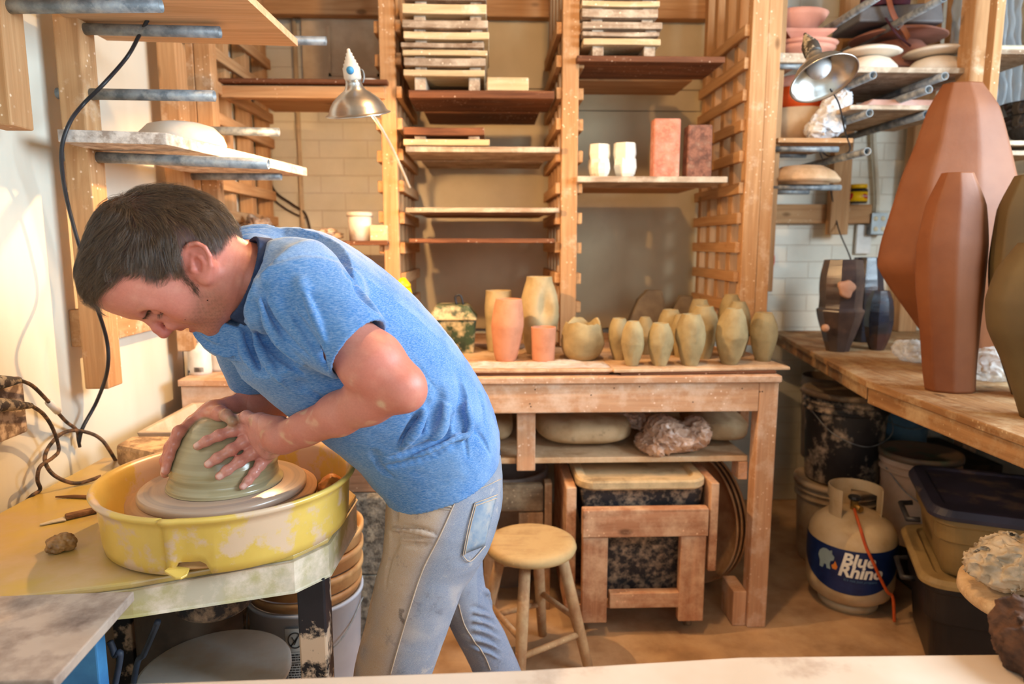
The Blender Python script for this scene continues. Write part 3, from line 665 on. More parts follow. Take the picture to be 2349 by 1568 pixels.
# green lidded box
gx = surf('green_painted_tin', lin(60,82,56), lin(40,56,42), rough=.5, scale=14, dust=lin(196,180,140), dlo=.47, dhi=.6, dscale=16)
x0, x1 = Xat(985, 2.55, 760), Xat(1092, 2.55, 760)
bx = thing('tool_box', 'small dark green clay-spattered lidded box behind the man\'s back', 'box', ((x0+x1)/2, 2.62, BT))
zt = Zat(735, 2.55, 1050)
mb = MB().hexa([(x0+.012, 2.56, BT+.0005), (x1-.012, 2.56, BT+.0005), (x1-.012, 2.72, BT+.0005), (x0+.012, 2.72, BT+.0005)], [(x0, 2.55, zt), (x1, 2.55, zt), (x1, 2.73, zt), (x0, 2.73, zt)])
make('body', mb, gx, bx, .006)
zl = Zat(702, 2.55, 1040)
mb = MB().hexa([(x0-.006, 2.54, zt+.001), (x1+.006, 2.54, zt+.001), (x1+.006, 2.74, zt+.001), (x0-.006, 2.74, zt+.001)], [(x0+.02, 2.57, zl), (x1-.03, 2.57, zl), (x1-.03, 2.71, zl), (x0+.02, 2.71, zl)])
make('lid', mb, gx, bx, .008)
make('handle', MB().tube(spline([(x1-.075, 2.62, zl), (x1-.08, 2.62, zl+.03), (x1-.06, 2.62, zl+.035), (x1-.05, 2.62, zl)], 6), .004, 8), black_rubber, bx)
# yellow cap of a bottle behind the man's back
p = PY(930, 648, 2.3)
ys = surf('yellow_plastic', lin(250,205,20), lin(240,185,10), rough=.4, bmp=0)
yb_ = thing('squeeze_bottle', 'bright yellow squeeze bottle just visible behind the man\'s back', 'bottle', (p[0]-.012, 2.33, BT))
make('body', MB().lathe((p[0]-.012, 2.33, BT+.0005), [(0,0),(.034,0),(.036,.02),(.036,.17),(.030,p[2]-BT-.035),(.026,p[2]-BT-.02)], 32), ys, yb_)
make('cap', MB().lathe((p[0]-.012, 2.33, p[2]-.0195), [(.026,0),(.026,.012),(.016,.024),(.008,.034),(0,.035)], 32), ys, yb_)
# bottles at the left end of the bench
wpl = surf('white_bottle_plastic', lin(226,222,214), lin(206,200,190), rough=.4, scale=18, dust=lin(210,120,80), dlo=.68, dhi=.75, dscale=30, bmp=0)
def bottle(px, py, Y, r, h, label, m):
    x = Xat(px, Y, py); t_ = thing('spray_bottle', label, 'bottle', (x, Y, BT), None)
    make('body', MB().lathe((x, Y, BT+.0005), [(0,0),(r,0),(r*1.02,.01),(r,h*.7),(r*.75,h*.85),(r*.4,h*.93),(r*.4,h)], 28), m, t_)
    make('cap', MB().lathe((x, Y, BT+h+.001), [(r*.5,0),(r*.5,.025),(r*.35,.03),(0,.03)], 24), m, t_)
    return t_, x
bt, bx_ = bottle(460, 850, 2.30, .036, .11, 'white plastic bottle with printed label on the bench end under the man\'s chin', wpl)
ink = surf('black_ink', (.02,.02,.025), (.03,.03,.03), rough=.6, bmp=0)
mb = MB()
for i in range(9): mb.box(bx_-.004+i*.0035, bx_-.0025+i*.0035, 2.2615, 2.2625, BT+.012, BT+.028)
mb.box(bx_-.028, bx_-.018, 2.272, 2.273, BT+.008, BT+.016); make('label_print', mb, ink, bt)
bottle(498, 840, 2.36, .03, .10, 'smaller clear bottle beside the white labelled bottle, left bench end', surf('cloudy_plastic', lin(200,190,176), lin(176,160,140), rough=.3, bmp=0))
# ------------------------------------------------------------------ things on the lower bench shelf
bagc = surf('plaster_sack', lin(214,184,144), lin(190,156,116), rough=.9, scale=12, bmp=.3, bdist=.003, dust=lin(150,122,92), dlo=.6, dhi=.75, dscale=18)
def sack(xl, xr, Y, h, dep, label, seed, prof=1.6):
    x0, x1 = Xat(xl, Y, 1000), Xat(xr, Y, 1000); bm = bmesh.new(); bmesh.ops.create_uvsphere(bm, u_segments=48, v_segments=28, radius=1); vs = []
    for v in bm.verts:
        q = v.co; rr = (abs(q.x)**3+abs(q.y)**3)**(1/3) if True else 1; s = math.hypot(q.x, q.y)/max(rr, 1e-5)
        n = .02*mnoise.noise(q*3+Vector((seed,)*3)); z = math.copysign(abs(q.z)**(1/prof), q.z)
        vs.append(((x0+x1)/2+q.x*s*(x1-x0)/2*(1+n), Y+dep/2+q.y*s*dep/2, SZ+.001+(z+1)/2*h*(1+n*3)))
    mb = MB().add(vs, [tuple(v.index for v in f.verts) for f in bm.faces], True); bm.free(); z0 = min(v[2] for v in mb.v); mb.v = [(a, b, c-z0+SZ+.001) for a, b, c in mb.v]
    return solo('plaster_mould', mb, bagc, label, 'mould', None)
sack(1236, 1468, 2.33, .115, .42, 'big rounded plaster slab mould, left one on the lower bench shelf', 1)
sack(1612, 1738, 2.36, .105, .42, 'rounded plaster mould at the right end of the lower bench shelf', 5)
sack(1085, 1180, 2.4, .10, .4, 'rounded plaster mould left of the short bench post, behind the man\'s hip', 8)
# crumpled plastic bag in two lobes
def crumple(name, lobes, Y, zb, m, label, cat, seed, dep=.09, res=.004, group=None):
    S = SDF()
    for (px, py, rx, ry) in lobes:
        c = PY(px, py, Y); S.ell(c, (rx, dep, ry), None, .03)
    def dn(P):
        w = P+.012*np.stack([vnoise(P, 38, seed), vnoise(P, 41, seed+3), vnoise(P, 35, seed+5)], 1)
        return -.010*(1-np.abs(vnoise(w, 70, seed))*2)*.8-.005*(1-2*np.abs(vnoise(w, 150, seed+2)))
    S.disp(dn, PY(lobes[0][0], lobes[0][1], Y), 1.0)
    cs = [PY(l[0], l[1], Y) for l in lobes]; m_ = max(max(l[2], l[3]) for l in lobes)+.03
    lo = np.min(cs, 0)-A(m_, dep+.03, m_); hi = np.max(cs, 0)+A(m_, dep+.03, m_)
    V, Q = surface_nets(S, lo, hi, res); z0 = V[:, 2].min(); V[:, 2] = np.maximum(V[:, 2], zb+.001); b = ((V[:, 0].min()+V[:, 0].max())/2, Y, V[:, 2].min())
    return mesh_solo(name, V, Q, m, b, label, cat, group)
def mesh_solo(name, V, Q, m, b, label, cat, group=None, cols=None, relax=0):
    o = mesh_np(name, V-np.array([float(a) for a in b]), Q, m, None, True, cols, relax); o.location = [float(a) for a in b]; return props(o, label, cat, group)
pinkbag = surf('pinkish_clear_bag', lin(206,170,146), lin(170,134,112), rough=.32, scale=16, bmp=.5, bdist=.004, spec=.7)
crumple('plastic_bag', [(1520,985,.05,.045),(1560,1000,.075,.04),(1500,1015,.06,.03),(1600,985,.03,.04)], 2.33, SZ, pinkbag, 'crumpled dusty clear plastic bag hanging over the lower bench shelf', 'plastic bag', 2)
crumple('plastic_bag', [(1435,955,.07,.022),(1470,965,.05,.022)], 2.5, SZ, pinkbag, 'crumpled dusty clear plastic bag tucked under the bench top behind', 'plastic bag', 6, dep=.07)
# ------------------------------------------------------------------ cart holding a black bin
cx0, cx1 = Xat(1336, 2.17, 1200), Xat(1605, 2.17, 1200)
cw0, cw1, cw2 = [wood('cart_wood_%d' % i, lin(214,156,118), lin(172,116,82), i, dust=lin(226,186,150), dlo=.42, dhi=.66) for i in range(3)]
cart = thing('wooden_cart', 'rough wooden cart on casters holding a black bin, under the bench', 'cart', ((cx0+cx1)/2, 2.4, 0))
zr0, zr1_ = Zat(1232, 2.15, 1480), Zat(1168, 2.15, 1480)
make('rail', MB().box(Xat(1337, 2.15, 1200), Xat(1626, 2.15, 1200), 2.15, 2.188, zr0, zr1_), cw0, cart, .004)
for xl, xr in ((1336,1394),(1560,1618)):
    make('leg', MB().box(Xat(xl, 2.155, 1300), Xat(xr, 2.155, 1300), 2.155, 2.19, .055, zr0-.001), cw2, cart, .004)
xl_, xr_ = Xat(1300, 2.17, 1250), Xat(1626, 2.17, 1200)
make('side_board', MB().box(xl_-.0, xl_+.035, 2.20, 2.62, .075, Zat(1118, 2.2, 1300)), cw1, cart, .004)
make('side_board', MB().box(xr_-.0, xr_+.028, 2.16, 2.62, Zat(1310, 2.16, 1620), Zat(1108, 2.16, 1640)), cw1, cart, .004)
make('bottom_rail', MB().box(Xat(1395, 2.19, 1370), Xat(1560, 2.19, 1370), 2.16, 2.195, Zat(1394, 2.16, 1480), Zat(1360, 2.16, 1480)), cw0, cart, .003)
make('deck', MB().box(xl_+.036, xr_-.001, 2.20, 2.62, .085, .10), cw0, cart, .002)
for x, y in ((xl_+.06, 2.23), (Xat(1575, 2.23, 1430), 2.23), (xl_+.06, 2.55), (xr_-.04, 2.55)):
    q = make('caster', MB().box(x-.012, x+.012, y-.015, y+.015, .05, .0845), galv, cart, .002)
    make('wheel', MB().cyl((x-.010, y, .0265), (x+.010, y, .0265), .026, n=24), surf('dusty_wheel', lin(150,124,100), lin(110,90,72)), q)
binm = surf('black_bin_plastic', lin(48,46,50), lin(30,30,34), rough=.55, scale=6, dust=lin(176,150,124), dlo=.46, dhi=.68, dscale=34, detail=7)
bin_ = thing('storage_bin', 'black clay-smeared storage bin with a dusty pale lid inside the cart', 'bin', ((cx0+cx1)/2, 2.4, .1))
bx0, bx1 = Xat(1330, 2.215, 1140), Xat(1612, 2.215, 1140); bl0, bl1 = Xat(1392, 2.215, 1300), Xat(1562, 2.215, 1300); zt = Zat(1118, 2.2, 1480)
bx0 = max(bx0, xl_+.037); bx1 = min(bx1, xr_-.002)
mb = MB().hexa([(bl0-.02, 2.235, .101), (bl1+.02, 2.235, .101), (bl1+.02, 2.58, .101), (bl0-.02, 2.58, .101)], [(bx0, 2.205, zt), (bx1, 2.205, zt), (bx1, 2.61, zt), (bx0, 2.61, zt)])
make('body', mb, binm, bin_, .012, segs=3)
def rrect(x0, x1, y0, y1, r, z, n=8, bow=0):
    pts = []
    for cx_, cy_, a0 in ((x1-r, y1-r, 0), (x0+r, y1-r, 90), (x0+r, y0+r, 180), (x1-r, y0+r, 270)):
        for k in range(n+1):
            a = R(a0+90*k/n); pts.append([cx_+r*math.cos(a), cy_+r*math.sin(a), z])
    if bow:
        for p in pts:
            if p[1] < (y0+y1)/2: p[1] -= bow*(1-((p[0]-(x0+x1)/2)/((x1-x0)/2))**2)
    return pts
lidm = surf('dusty_bin_lid', lin(206,178,134), lin(150,128,96), rough=.8, scale=8, dust=lin(218,190,146), dlo=.4, dhi=.6, dscale=9)
def ringstack(mb, rings, smooth=False):
    n = len(rings[0]); vs = [p for r_ in rings for p in r_]
    mb.add(vs, [(k*n+i, k*n+(i+1) % n, (k+1)*n+(i+1) % n, (k+1)*n+i) for k in range(len(rings)-1) for i in range(n)], smooth)
    b = len(mb.v)-len(vs); mb.f += [tuple(b+i for i in range(n-1, -1, -1)), tuple(b+(len(rings)-1)*n+i for i in range(n))]; mb.s += [False, False]; return mb
L0, L1 = xl_+.004, xr_+.02; ztl = zt+.001
L1 = xr_-.003; L0 = xl_+.036
mb = ringstack(MB(), [rrect(L0+.004, L1-.004, 2.19, 2.62, .05, ztl, bow=.03), rrect(L0, L1, 2.185, 2.625, .05, ztl+.006, bow=.03), rrect(L0, L1, 2.185, 2.625, .05, ztl+.026, bow=.03), rrect(L0+.006, L1-.006, 2.191, 2.619, .05, ztl+.032, bow=.03), rrect(L0+.03, L1-.03, 2.22, 2.59, .04, ztl+.030, bow=.02), rrect(L0+.04, L1-.04, 2.23, 2.58, .04, ztl+.018, bow=.02)])
make('lid', mb, lidm, bin_, 0)
# ------------------------------------------------------------------ three nested round trays on edge
trm = surf('dusty_tray', lin(206,160,118), lin(168,122,86), rough=.8, scale=7, dust=lin(222,184,144), dlo=.45, dhi=.7, dscale=6, bmp=.1)
ax = Vector((-.90, -.43, .05)).normalized()
for i in range(3):
    c = Vector((.815+.021*i, 2.59+.012*i, 0)); r = .265
    c.z = r*math.sqrt(1-ax.z**2)+.001
    pr = [(0, -.012), (.21, -.012), (.235, -.004), (.262, .016), (r, .022), (r, .030), (.258, .024), (.23, .004), (.205, -.004), (0, -.004)]
    make('round_tray', MB().lathe(c, pr, 72, ax, caps=False), trm, None, 0, (c.x, c.y, 0), ['front round clay-dusted tray standing on edge beside the cart, its inside facing out', 'middle of three round trays standing on edge by the bench leg', 'rearmost of three round trays on edge, nearest the right bench leg'][i], 'tray', 'round trays standing on edge')
# ------------------------------------------------------------------ low wooden crate with a grey box lid, behind the stool
cr = thing('low_wooden_stand', 'low grubby wooden stand with a rounded grey rail behind the stool', 'stand', (.09, 2.45, 0))
gw0 = wood('grimy_wood', lin(160,134,104), lin(112,90,70), 0, dust=lin(186,160,126), dlo=.45, dhi=.7, knots=False)
gw2 = wood('grimy_wood_up', lin(190,150,112), lin(150,112,80), 2, dust=lin(206,172,134), dlo=.45, dhi=.7, knots=False)
fb = lambda xl, yt, xr, yb, Y, d: fbox(MB(), xl, yt, xr, yb, Y, d)
make('rail', fb(1128, 1112, 1248, 1175, 2.34, .04), gw0, cr, .012, segs=3)
make('upright', fb(1249, 1108, 1266, 1300, 2.335, .05), gw2, cr, .003)
make('upright', fb(1190, 1176, 1246, 1204, 2.34, .05), gw2, cr, .003)
make('rail', fb(1110, 1270, 1248, 1300, 2.36, .04), gw0, cr, .003)
mb = MB(); X_ = Xat(1249, 2.35, 1300); mb.box(X_-.03, X_+.02, 2.345, 2.385, 0.0005, Zat(1301, 2.34, 1250)); make('leg', mb, gw2, cr, .003)
mb = MB(); X_ = Xat(1128, 2.35, 1300); mb.box(X_-.03, X_+.02, 2.345, 2.385, 0.0005, Zat(1176, 2.34, 1128)); make('leg', mb, gw2, cr, .003)
X_ = Xat(1200, 2.5, 1120)
for i in range(1): solo('grey_tub', MB().lathe((X_-.06, 2.64, .0005), [(0,0),(.13,0),(.16,.42),(.168,.42),(.168,.45),(.15,.45),(.12,.01),(0,.01)], 40), surf('pale_grey_plastic', lin(186,172,164), lin(160,146,136), rough=.5), 'pale grey plastic tub under the bench behind the low stand', 'tub')
# ------------------------------------------------------------------ stool
SX, SY = PY(1218, 1240, 2.0)[0], 2.0
sm = wood('stool_wood', lin(206,172,122), lin(172,138,94), 0, dust=lin(196,166,118), dlo=.35, dhi=.6, knots=False)
sl = wood('stool_leg_wood', lin(206,160,118), lin(166,122,86), 2, dust=lin(206,174,132), dlo=.4, dhi=.66, knots=False)
stool = thing('round_stool', 'low round wooden stool with a dusty seat, behind the man\'s leg', 'stool', (SX, SY, 0)); sz = .427
make('seat', MB().lathe((SX, SY, sz-.034), [(0,0),(.125,0),(.137,.006),(.141,.017),(.137,.029),(.125,.035),(.10,.0345),(.06,.031),(0,.030)], 56), sm, stool)
fts = [PZ(1203,1575,0), PZ(1348,1545,0), PZ(1236,1478,0), PZ(1108,1500,0)]; tops = []
cc_ = A(SX, SY, 0); legs = []
for p in fts:
    d = p-A(SX, SY, 0); d[2] = 0; L = np.linalg.norm(d); d = d/L*.188; f = cc_+d; tp = A(SX, SY, sz-.034)+A(d[0], d[1], 0)*.50
    legs.append((f, tp)); make('leg', MB().lathe(f+A(0,0,.0), [(.0145,0),(.0165,.1),(.018,.25),(.017,np.linalg.norm(tp-f))], 16, tp-f), sl, stool)
def lp(i, t): return legs[i][0]*(1-t)+legs[i][1]*t
for i, j, t in ((0,1,.34),(1,2,.46),(2,3,.34),(3,0,.46)): make('stretcher', MB().cyl(lp(i, t), lp(j, t), .0095, n=14), sl, stool)
# ------------------------------------------------------------------ concrete blocks behind the man's legs
conc = surf('speckled_concrete', lin(150,144,132), lin(90,84,76), rough=.95, scale=55, lo=.35, hi=.6, bmp=.7, bdist=.004, dust=lin(190,178,156), dlo=.5, dhi=.7, dscale=30)
for i, (yt, yb, lab) in enumerate(((1300,1500,'lower speckled grey concrete block beside the white pail'),(1115,1285,'upper speckled grey concrete block stacked beside the white pail'))):
    x0, x1 = Xat(800, 2.1, 1200), Xat(925, 2.1, 1200); z0 = .0005 if i == 0 else .2705; mb = MB().box(x0, x1, 2.1, 2.30, z0, z0+(.268 if i == 0 else .262))
    solo('concrete_block', mb, conc, lab, 'concrete block', 'speckled concrete blocks', .006)

mb = MB().box(Xat(690, 2.14, 1060), Xat(892, 2.14, 1060), 2.14, 2.185, .534, Zat(1010, 2.14, 800))
solo('wooden_crate_panel', mb, wood('crate_wood', lin(186,140,108), lin(150,108,80), 0, dust=lin(196,160,130), dlo=.5, dhi=.7), 'brownish wooden panel resting on the concrete blocks behind the splash pan', 'panel', bevel=.004)
# ------------------------------------------------------------------ right-hand side: table, big pots, shelves, buckets
RZ = .90
rt0, rt1 = [wood('right_table_wood_%d' % i, lin(176,134,90), lin(136,96,60), i, dust=lin(180,154,118), dlo=.46, dhi=.66) for i in (0, 1)]
tbl = thing('right_worktable', 'long dusty plywood worktable running along the right wall under big pots', 'table', (1.9, 2.3, 0))
far = PZ(1786, 765, RZ); mid = PZ(1986, 872, RZ); nearp = PZ(2349, 1003, RZ)
slope = (mid[0]-far[0])/(mid[1]-far[1])
x_at = lambda y: far[0]+(y-far[1])*slope
make('tabletop', MB().prism([(x_at(mid[1]), mid[1]+.002, RZ-.022), (WR-.01, mid[1]+.002, RZ-.022), (WR-.01, 3.38, RZ-.022), (x_at(3.38), 3.38, RZ-.022)], (0, 0, .0215)), rt1, tbl, .003)
make('tabletop', MB().prism([(nearp[0], .95, RZ-.022), (WR-.01, .95, RZ-.022), (WR-.01, mid[1], RZ-.022), (mid[0], mid[1], RZ-.022)], (0, 0, .022)), rt1, tbl, .003)
make('apron', MB().prism([(mid[0]+.008, mid[1]-.002, RZ-.075), (nearp[0]+.008, .96, RZ-.075), (nearp[0]+.045, .96, RZ-.075), (mid[0]+.045, mid[1]-.002, RZ-.075)], (0, 0, .052)), rt1, tbl, .004)
make('apron', MB().prism([(x_at(mid[1])+.01, mid[1]+.01, RZ-.065), (x_at(mid[1])+.045, mid[1]+.01, RZ-.065), (x_at(3.35)+.045, 3.35, RZ-.065), (x_at(3.35)+.01, 3.35, RZ-.065)], (0, 0, .042)), rt1, tbl, .004)
for x, y in ((nearp[0]+.06, 1.0), (2.34, 1.9), (2.35, 3.2), (2.35, 1.0)): make('leg', MB().box(x, x+.07, y, y+.07, .0005, RZ-.0225), bw2, tbl, .004)
# big slab-built pots
terra = surf('terracotta_clay', lin(130,76,42), lin(114,63,33), rough=.6, scale=5, bmp=.3, bdist=.004, detail=8, dust=lin(128,80,52), dlo=.5, dhi=.8, dscale=4)
olive = surf('olive_clay', lin(100,84,54), lin(88,72,46), rough=.6, scale=5, bmp=.2, bdist=.003, detail=8)
def bigpot(name, Y, flat, rows, m, label, n=8, seed=0, zb=RZ, top=True, depth=.35, bev=.0, group='large slab-built pots', rnd=.35, ph=.2):
    # rows: (y pixel, x left, x right) from the foot up, silhouettes at depth Y; rounded n-sided section
    st = []
    for j, (y, xl, xr) in enumerate(rows):
        a = PY(xl, y, Y); b = PY(xr, y, Y); st.append(A((a[0]+b[0])/2, (b[0]-a[0])/2, (a[2]+b[2])/2 if j else zb+.0006))
    sp = spline(st, 6); lin_ = [st[i]*(1-t)+st[i+1]*t for i in range(len(st)-1) for t in np.arange(0, 1, 1/6)]+[st[-1]]
    K = 96; rings = []
    for q, l in zip(sp, lin_):
        c, r, z = q*.5+l*.5; ring = []
        for i in range(K):
            t = 2*math.pi*i/K; w = (t+ph) % (2*math.pi/n)-math.pi/n; pol = math.cos(math.pi/n)/math.cos(w)*1.03; rr = r*(pol*(1-rnd)+rnd)
            dz = 1+.012*mnoise.noise(Vector((math.cos(t)*2, math.sin(t)*2, z*7+seed*3)))
            ring.append((c+rr*dz*math.cos(t), Y+rr*dz*flat*math.sin(t), z))
        rings.append(ring)
    tr = rings[-1]; c = A(*[sum(p[q] for p in tr)/K for q in range(3)])
    rings += [[tuple(c+(A(*p)-c)*.97+A(0,0,.004)) for p in tr], [tuple(c+(A(*p)-c)*.88+A(0,0,.003)) for p in tr]]; rings.append([(p[0], p[1], p[2]-depth*.3) for p in rings[-1]])
    return make(name, ringstack(MB(), rings, True), m, None, 0, (float(c[0]), Y, zb), label, 'pot', group)
bigpot('slab_pot', 2.22, .62, [(845,2175,2290),(780,2130,2300),(725,2092,2305),(610,2018,2332),(480,2050,2337),(400,2075,2325),(330,2105,2310),(250,2132,2290),(196,2163,2255)], terra, 'tallest angular terracotta slab pot at the right, narrow at the top', 8, 1, rnd=.08, ph=.05)
bigpot('slab_pot', 1.95, .75, [(889,2128,2232),(850,2122,2233),(760,2116,2240),(660,2108,2250),(560,2110,2258),(470,2130,2255),(400,2162,2232)], terra, 'narrower terracotta slab pot with a folded dent standing in front of the tallest one', 8, 2, rnd=.25, ph=.3)
bigpot('slab_pot', 1.86, .8, [(905,2330,2440),(820,2305,2450),(700,2285,2460),(600,2283,2462),(480,2300,2455),(405,2335,2440)], olive, 'tall olive-brown slab pot cut off by the right edge', 7, 3, rnd=.3)
bigpot('slab_pot', 1.62, .9, [(925,2352,2440),(850,2320,2470),(760,2286,2500),(690,2283,2510),(620,2305,2500),(560,2345,2460)], olive, 'rounded olive clay pot nearest the right edge, in front of the tall olive one', 14, 4, rnd=.8)
# dark glazed bottles
glz = surf('dark_glaze', lin(88,72,66), lin(46,42,48), rough=.28, scale=7, lo=.35, hi=.65, bmp=.15, dust=lin(110,84,72), dlo=.5, dhi=.7, dscale=10, spec=.8)
glb = surf('blue_black_glaze', lin(40,46,62), lin(20,22,30), rough=.2, scale=7, bmp=.15, dust=lin(60,34,34), dlo=.5, dhi=.6, dscale=9, spec=.9)
def glazed(xl, xr, yt, yb, prof, m, label, Y):
    o = pot('glazed_pot', xl, xr, yt, yb, prof, m, label, 'dark glazed pots by the brick wall', n=9, open_=.85, depth=.3, zb=RZ, Y=Y, smooth=False, lump_=.02, cat='pot'); return o
gp = glazed(1878, 1978, 598, 798, [(.48,0),(.66,.15),(.97,.40),(1,.46),(.90,.50),(.93,.75),(.86,.90),(.80,1)], glz, 'dark glazed angular pot with a pale round bare patch', 2.72)
glazed(1945, 2022, 592, 770, [(.5,0),(.7,.2),(1,.5),(.95,.7),(.7,1)], glb, 'shiny blue-black glazed pot leaning behind the patched pot', 2.98)
glazed(1986, 2046, 672, 790, [(.5,0),(.8,.2),(1,.5),(.9,.8),(.6,1)], glb, 'squat dark glazed pot between the glazed pair and the terracotta', 2.74)
bare = surf('bare_clay_patch', lin(206,160,132), lin(190,140,112), rough=.8, bmp=.1)
p = PY(1942, 662, 2.72-.085)
mb = jit(MB().lathe(p, [(0,.006),(.028,.005),(.036,0)], 26, (.02,-1,.05), wob=lambda t, z: 1+.12*math.sin(3*t)+.08*math.sin(5*t+1)), .001, 30)
make('bare_patch', mb, bare, gp); 
mb = MB().lathe(PY(1893, 752, 2.72-.07), [(0,.008),(.013,.005),(.016,0)], 20, (-.5,-.85,-.1)); make('bare_patch', mb, bare, gp)
c_ = PY(1930, 700, 2.72)
# clear bag behind the terracotta foot
crumple('plastic_bag', [(2085,800,.05,.03),(2105,812,.05,.022)], 2.45, RZ, filmm, 'clear crumpled plastic bag by the foot of the tallest terracotta pot', 'plastic bag', 4, dep=.05)
crumple('plastic_bag', [(2275,835,.05,.05),(2285,850,.06,.03)], 2.1, RZ, filmm, 'clear crumpled plastic bag between the terracotta and olive pots', 'plastic bag', 7, dep=.05)
# ------------------------------------------------------------------ posts, pipes and shelves on the right back wall
def bpost(xl, xr, yb, label, yy=YB-.06, dep=.05, yt=-40, m=None):
    return solo('wall_post', MB().box(Xat(xl, yy, yb), Xat(xr, yy, yb), yy, yy+dep, Zat(yb, yy, (xl+xr)/2) if yb < 760 else RZ+.001, 2.7 if yt < 0 else Zat(yt, yy, (xl+xr)/2)), m or pine(2, 0), label, 'post', 'posts of the pipe rack on the back wall', .004)
solo('wall_rail', MB().box(Xat(1768, 3.345, 490), Xat(2000, 3.345, 490), 3.345, 3.395, Zat(512, 3.345, 1880), Zat(468, 3.345, 1880)), pine(0, 1), 'horizontal pine rail with nails on the white brick wall beside the outlet', 'wall rail', bevel=.004)
bpost(1903, 1945, 538, 'pine post crossing the horizontal rail on the white brick wall', 3.29, .05)
bpost(2060, 2102, 765, 'dark-stained post just left of the tallest terracotta pot', 3.30, .06)
bpost(2212, 2262, 300, 'thick pine post above the tallest terracotta pot near the right edge', 2.60, .08, m=pine(2, 1))
bpost(2172, 2200, 200, 'thin pale post beside the plastic sheeting at the top right', 3.2, .05, m=pine(2, 1))
def opipe(x0, y0, Y0, x1, y1, Y1, label):
    a = PY(x0, y0, Y0); b = PY(x1, y1, Y1); return solo('metal_pipe', MB().pipe((a[0], a[1], (a[2]+b[2])/2), (b[0], b[1], (a[2]+b[2])/2), .0135, .0025), galv, label, 'pipe', 'galvanised bracket pipes on the back wall')
p_ = lambda x, y, label: opipe(0, 0, 1, 0, 0, 1, label)
def rpipe(x1, y1, Y1, label, Y0=3.29):     # pipe sticking out towards the viewer, open end seen
    e = PY(x1, y1, Y1); return solo('metal_pipe', MB().pipe((e[0], Y0, e[2]), (e[0], Y1, e[2]), .0145, .003), galv, label, 'pipe', 'galvanised bracket pipes on the back wall')
rpipe(2012, -6, 2.55, 'pipe sticking out at the very top right beside the purple bag')
rpipe(2003, 172, 2.60, 'pipe under the upper right board, left of the pair')
rpipe(2168, 174, 2.60, 'pipe under the upper right board, right of the pair')
rpipe(2131, 205, 2.52, 'bare pipe with bright open end just above the pink slab')
rpipe(1995, 259, 2.62, 'pipe under the board with the pink slab, left one')
rpipe(2125, 262, 2.66, 'pipe under the board with the pink slab, mostly behind the tall pot')
rpipe(1990, 347, 2.62, 'single bare pipe above the yellow jar')
rpipe(2165, -5, 2.55, 'dark pipe at the very top right near the plastic sheeting')
# boards on those pipes
def rboard(xl, xr, yt, yb, Y, dep, label, m):
    xm = (xl+xr)/2; o = solo('shelf_board', MB().box(Xat(xl, Y, yt), Xat(xr, Y, yt), Y, Y+dep, Zat(yb, Y, xm), Zat(yt, Y, xm)), m, label, 'shelf board', None, .003); return Zat(yt, Y, xm)
gbd = grey_board(0)
zu = rboard(1938, 2250, 154, 167, 2.63, .55, 'upper right shelf board under the white lens-shaped moulds', gbd)
zp = rboard(1950, 2230, 241, 252, 2.65, .5, 'right shelf board carrying the pink slab', gbd)
# white lens shaped moulds (two stacks of two), brown platter stack, grey case, bag
lens = [(0,0),(.55,.02),(.88,.18),(1,.30),(.90,.55),(.6,.85),(.3,.97),(0,1)]
def dish(xl, xr, yt, yb, Y, m, label, name='lens_mould', cat='mould', group=None, prof=lens, zb=None, tilt=0, flat=.9):
    xm = (xl+xr)/2; x0, x1 = Xat(xl, Y, yb), Xat(xr, Y, yb); r = (x1-x0)/2; z0 = Zat(yb, Y, xm) if zb is None else zb; h = Zat(yt, Y, xm)-z0
    mb = MB().lathe(((x0+x1)/2, Y, z0+.0006), [(q[0]*r, q[1]*h) for q in prof], 56, sy=flat)
    if tilt: mb.v = [(v[0], v[1], v[2]+(v[0]-(x0+x1)/2)*tilt+(r*abs(tilt))) for v in mb.v]
    return make(name, mb, m, None, 0, ((x0+x1)/2, Y, z0), label, cat, group), z0+h
upd = [(0,0),(.9,0),(1,.10),(.93,.42),(.7,.78),(.4,.96),(0,1)]
for (xl, xr, ym, yt, lab) in ((1930,2060,132,108,'left'),(2080,2222,132,108,'right')):
    o, z1 = dish(xl, xr-4, 131, 154, 2.78, plaster, 'white dome mould, lower of the %s pair on the upper right board' % lab, group='white dome moulds on the upper right board', prof=upd, zb=zu)
    dish(xl-2, xr+2, 108, 133, 2.78, plaster, 'white dome mould, upper of the %s pair on the upper right board' % lab, group='white dome moulds on the upper right board', prof=lens, zb=z1)
brn = surf('brown_platter', lin(176,122,104), lin(150,100,84), rough=.6, scale=6, bmp=.05)
o, z1 = dish(1945, 2160, 92, 140, 3.02, brn, 'wide brown upturned platter, lower of two behind the white moulds', 'platter', 'platter', 'brown platters', [(0,0),(.95,0),(1,.08),(.8,.55),(.5,.9),(0,1)], zb=zu)
o, z2 = dish(1955, 2160, 72, 96, 3.02, brn, 'wide brown upturned platter, upper of two under the grey case', 'platter', 'platter', 'brown platters', [(.0,0),(.97,0),(1,.1),(.8,.6),(.5,.92),(0,1)], zb=z1)
x0, x1 = Xat(1948, 2.98, 50), Xat(2140, 2.98, 50)
cs = solo('grey_case', MB().hexa([(x0, 2.9, z2+.001), (x1, 2.9, z2+.001), (x1, 3.14, z2+.001), (x0, 3.14, z2+.001)], [(x0+.01, 2.91, z2+.062), (x1-.01, 2.91, z2+.085), (x1-.01, 3.13, z2+.085), (x0+.01, 3.13, z2+.062)]), surf('grey_case_plastic', lin(112,110,112), lin(84,84,90), rough=.5, scale=9), 'flat dusty grey case lying on the brown platters', 'case', bevel=.010, segs=3)
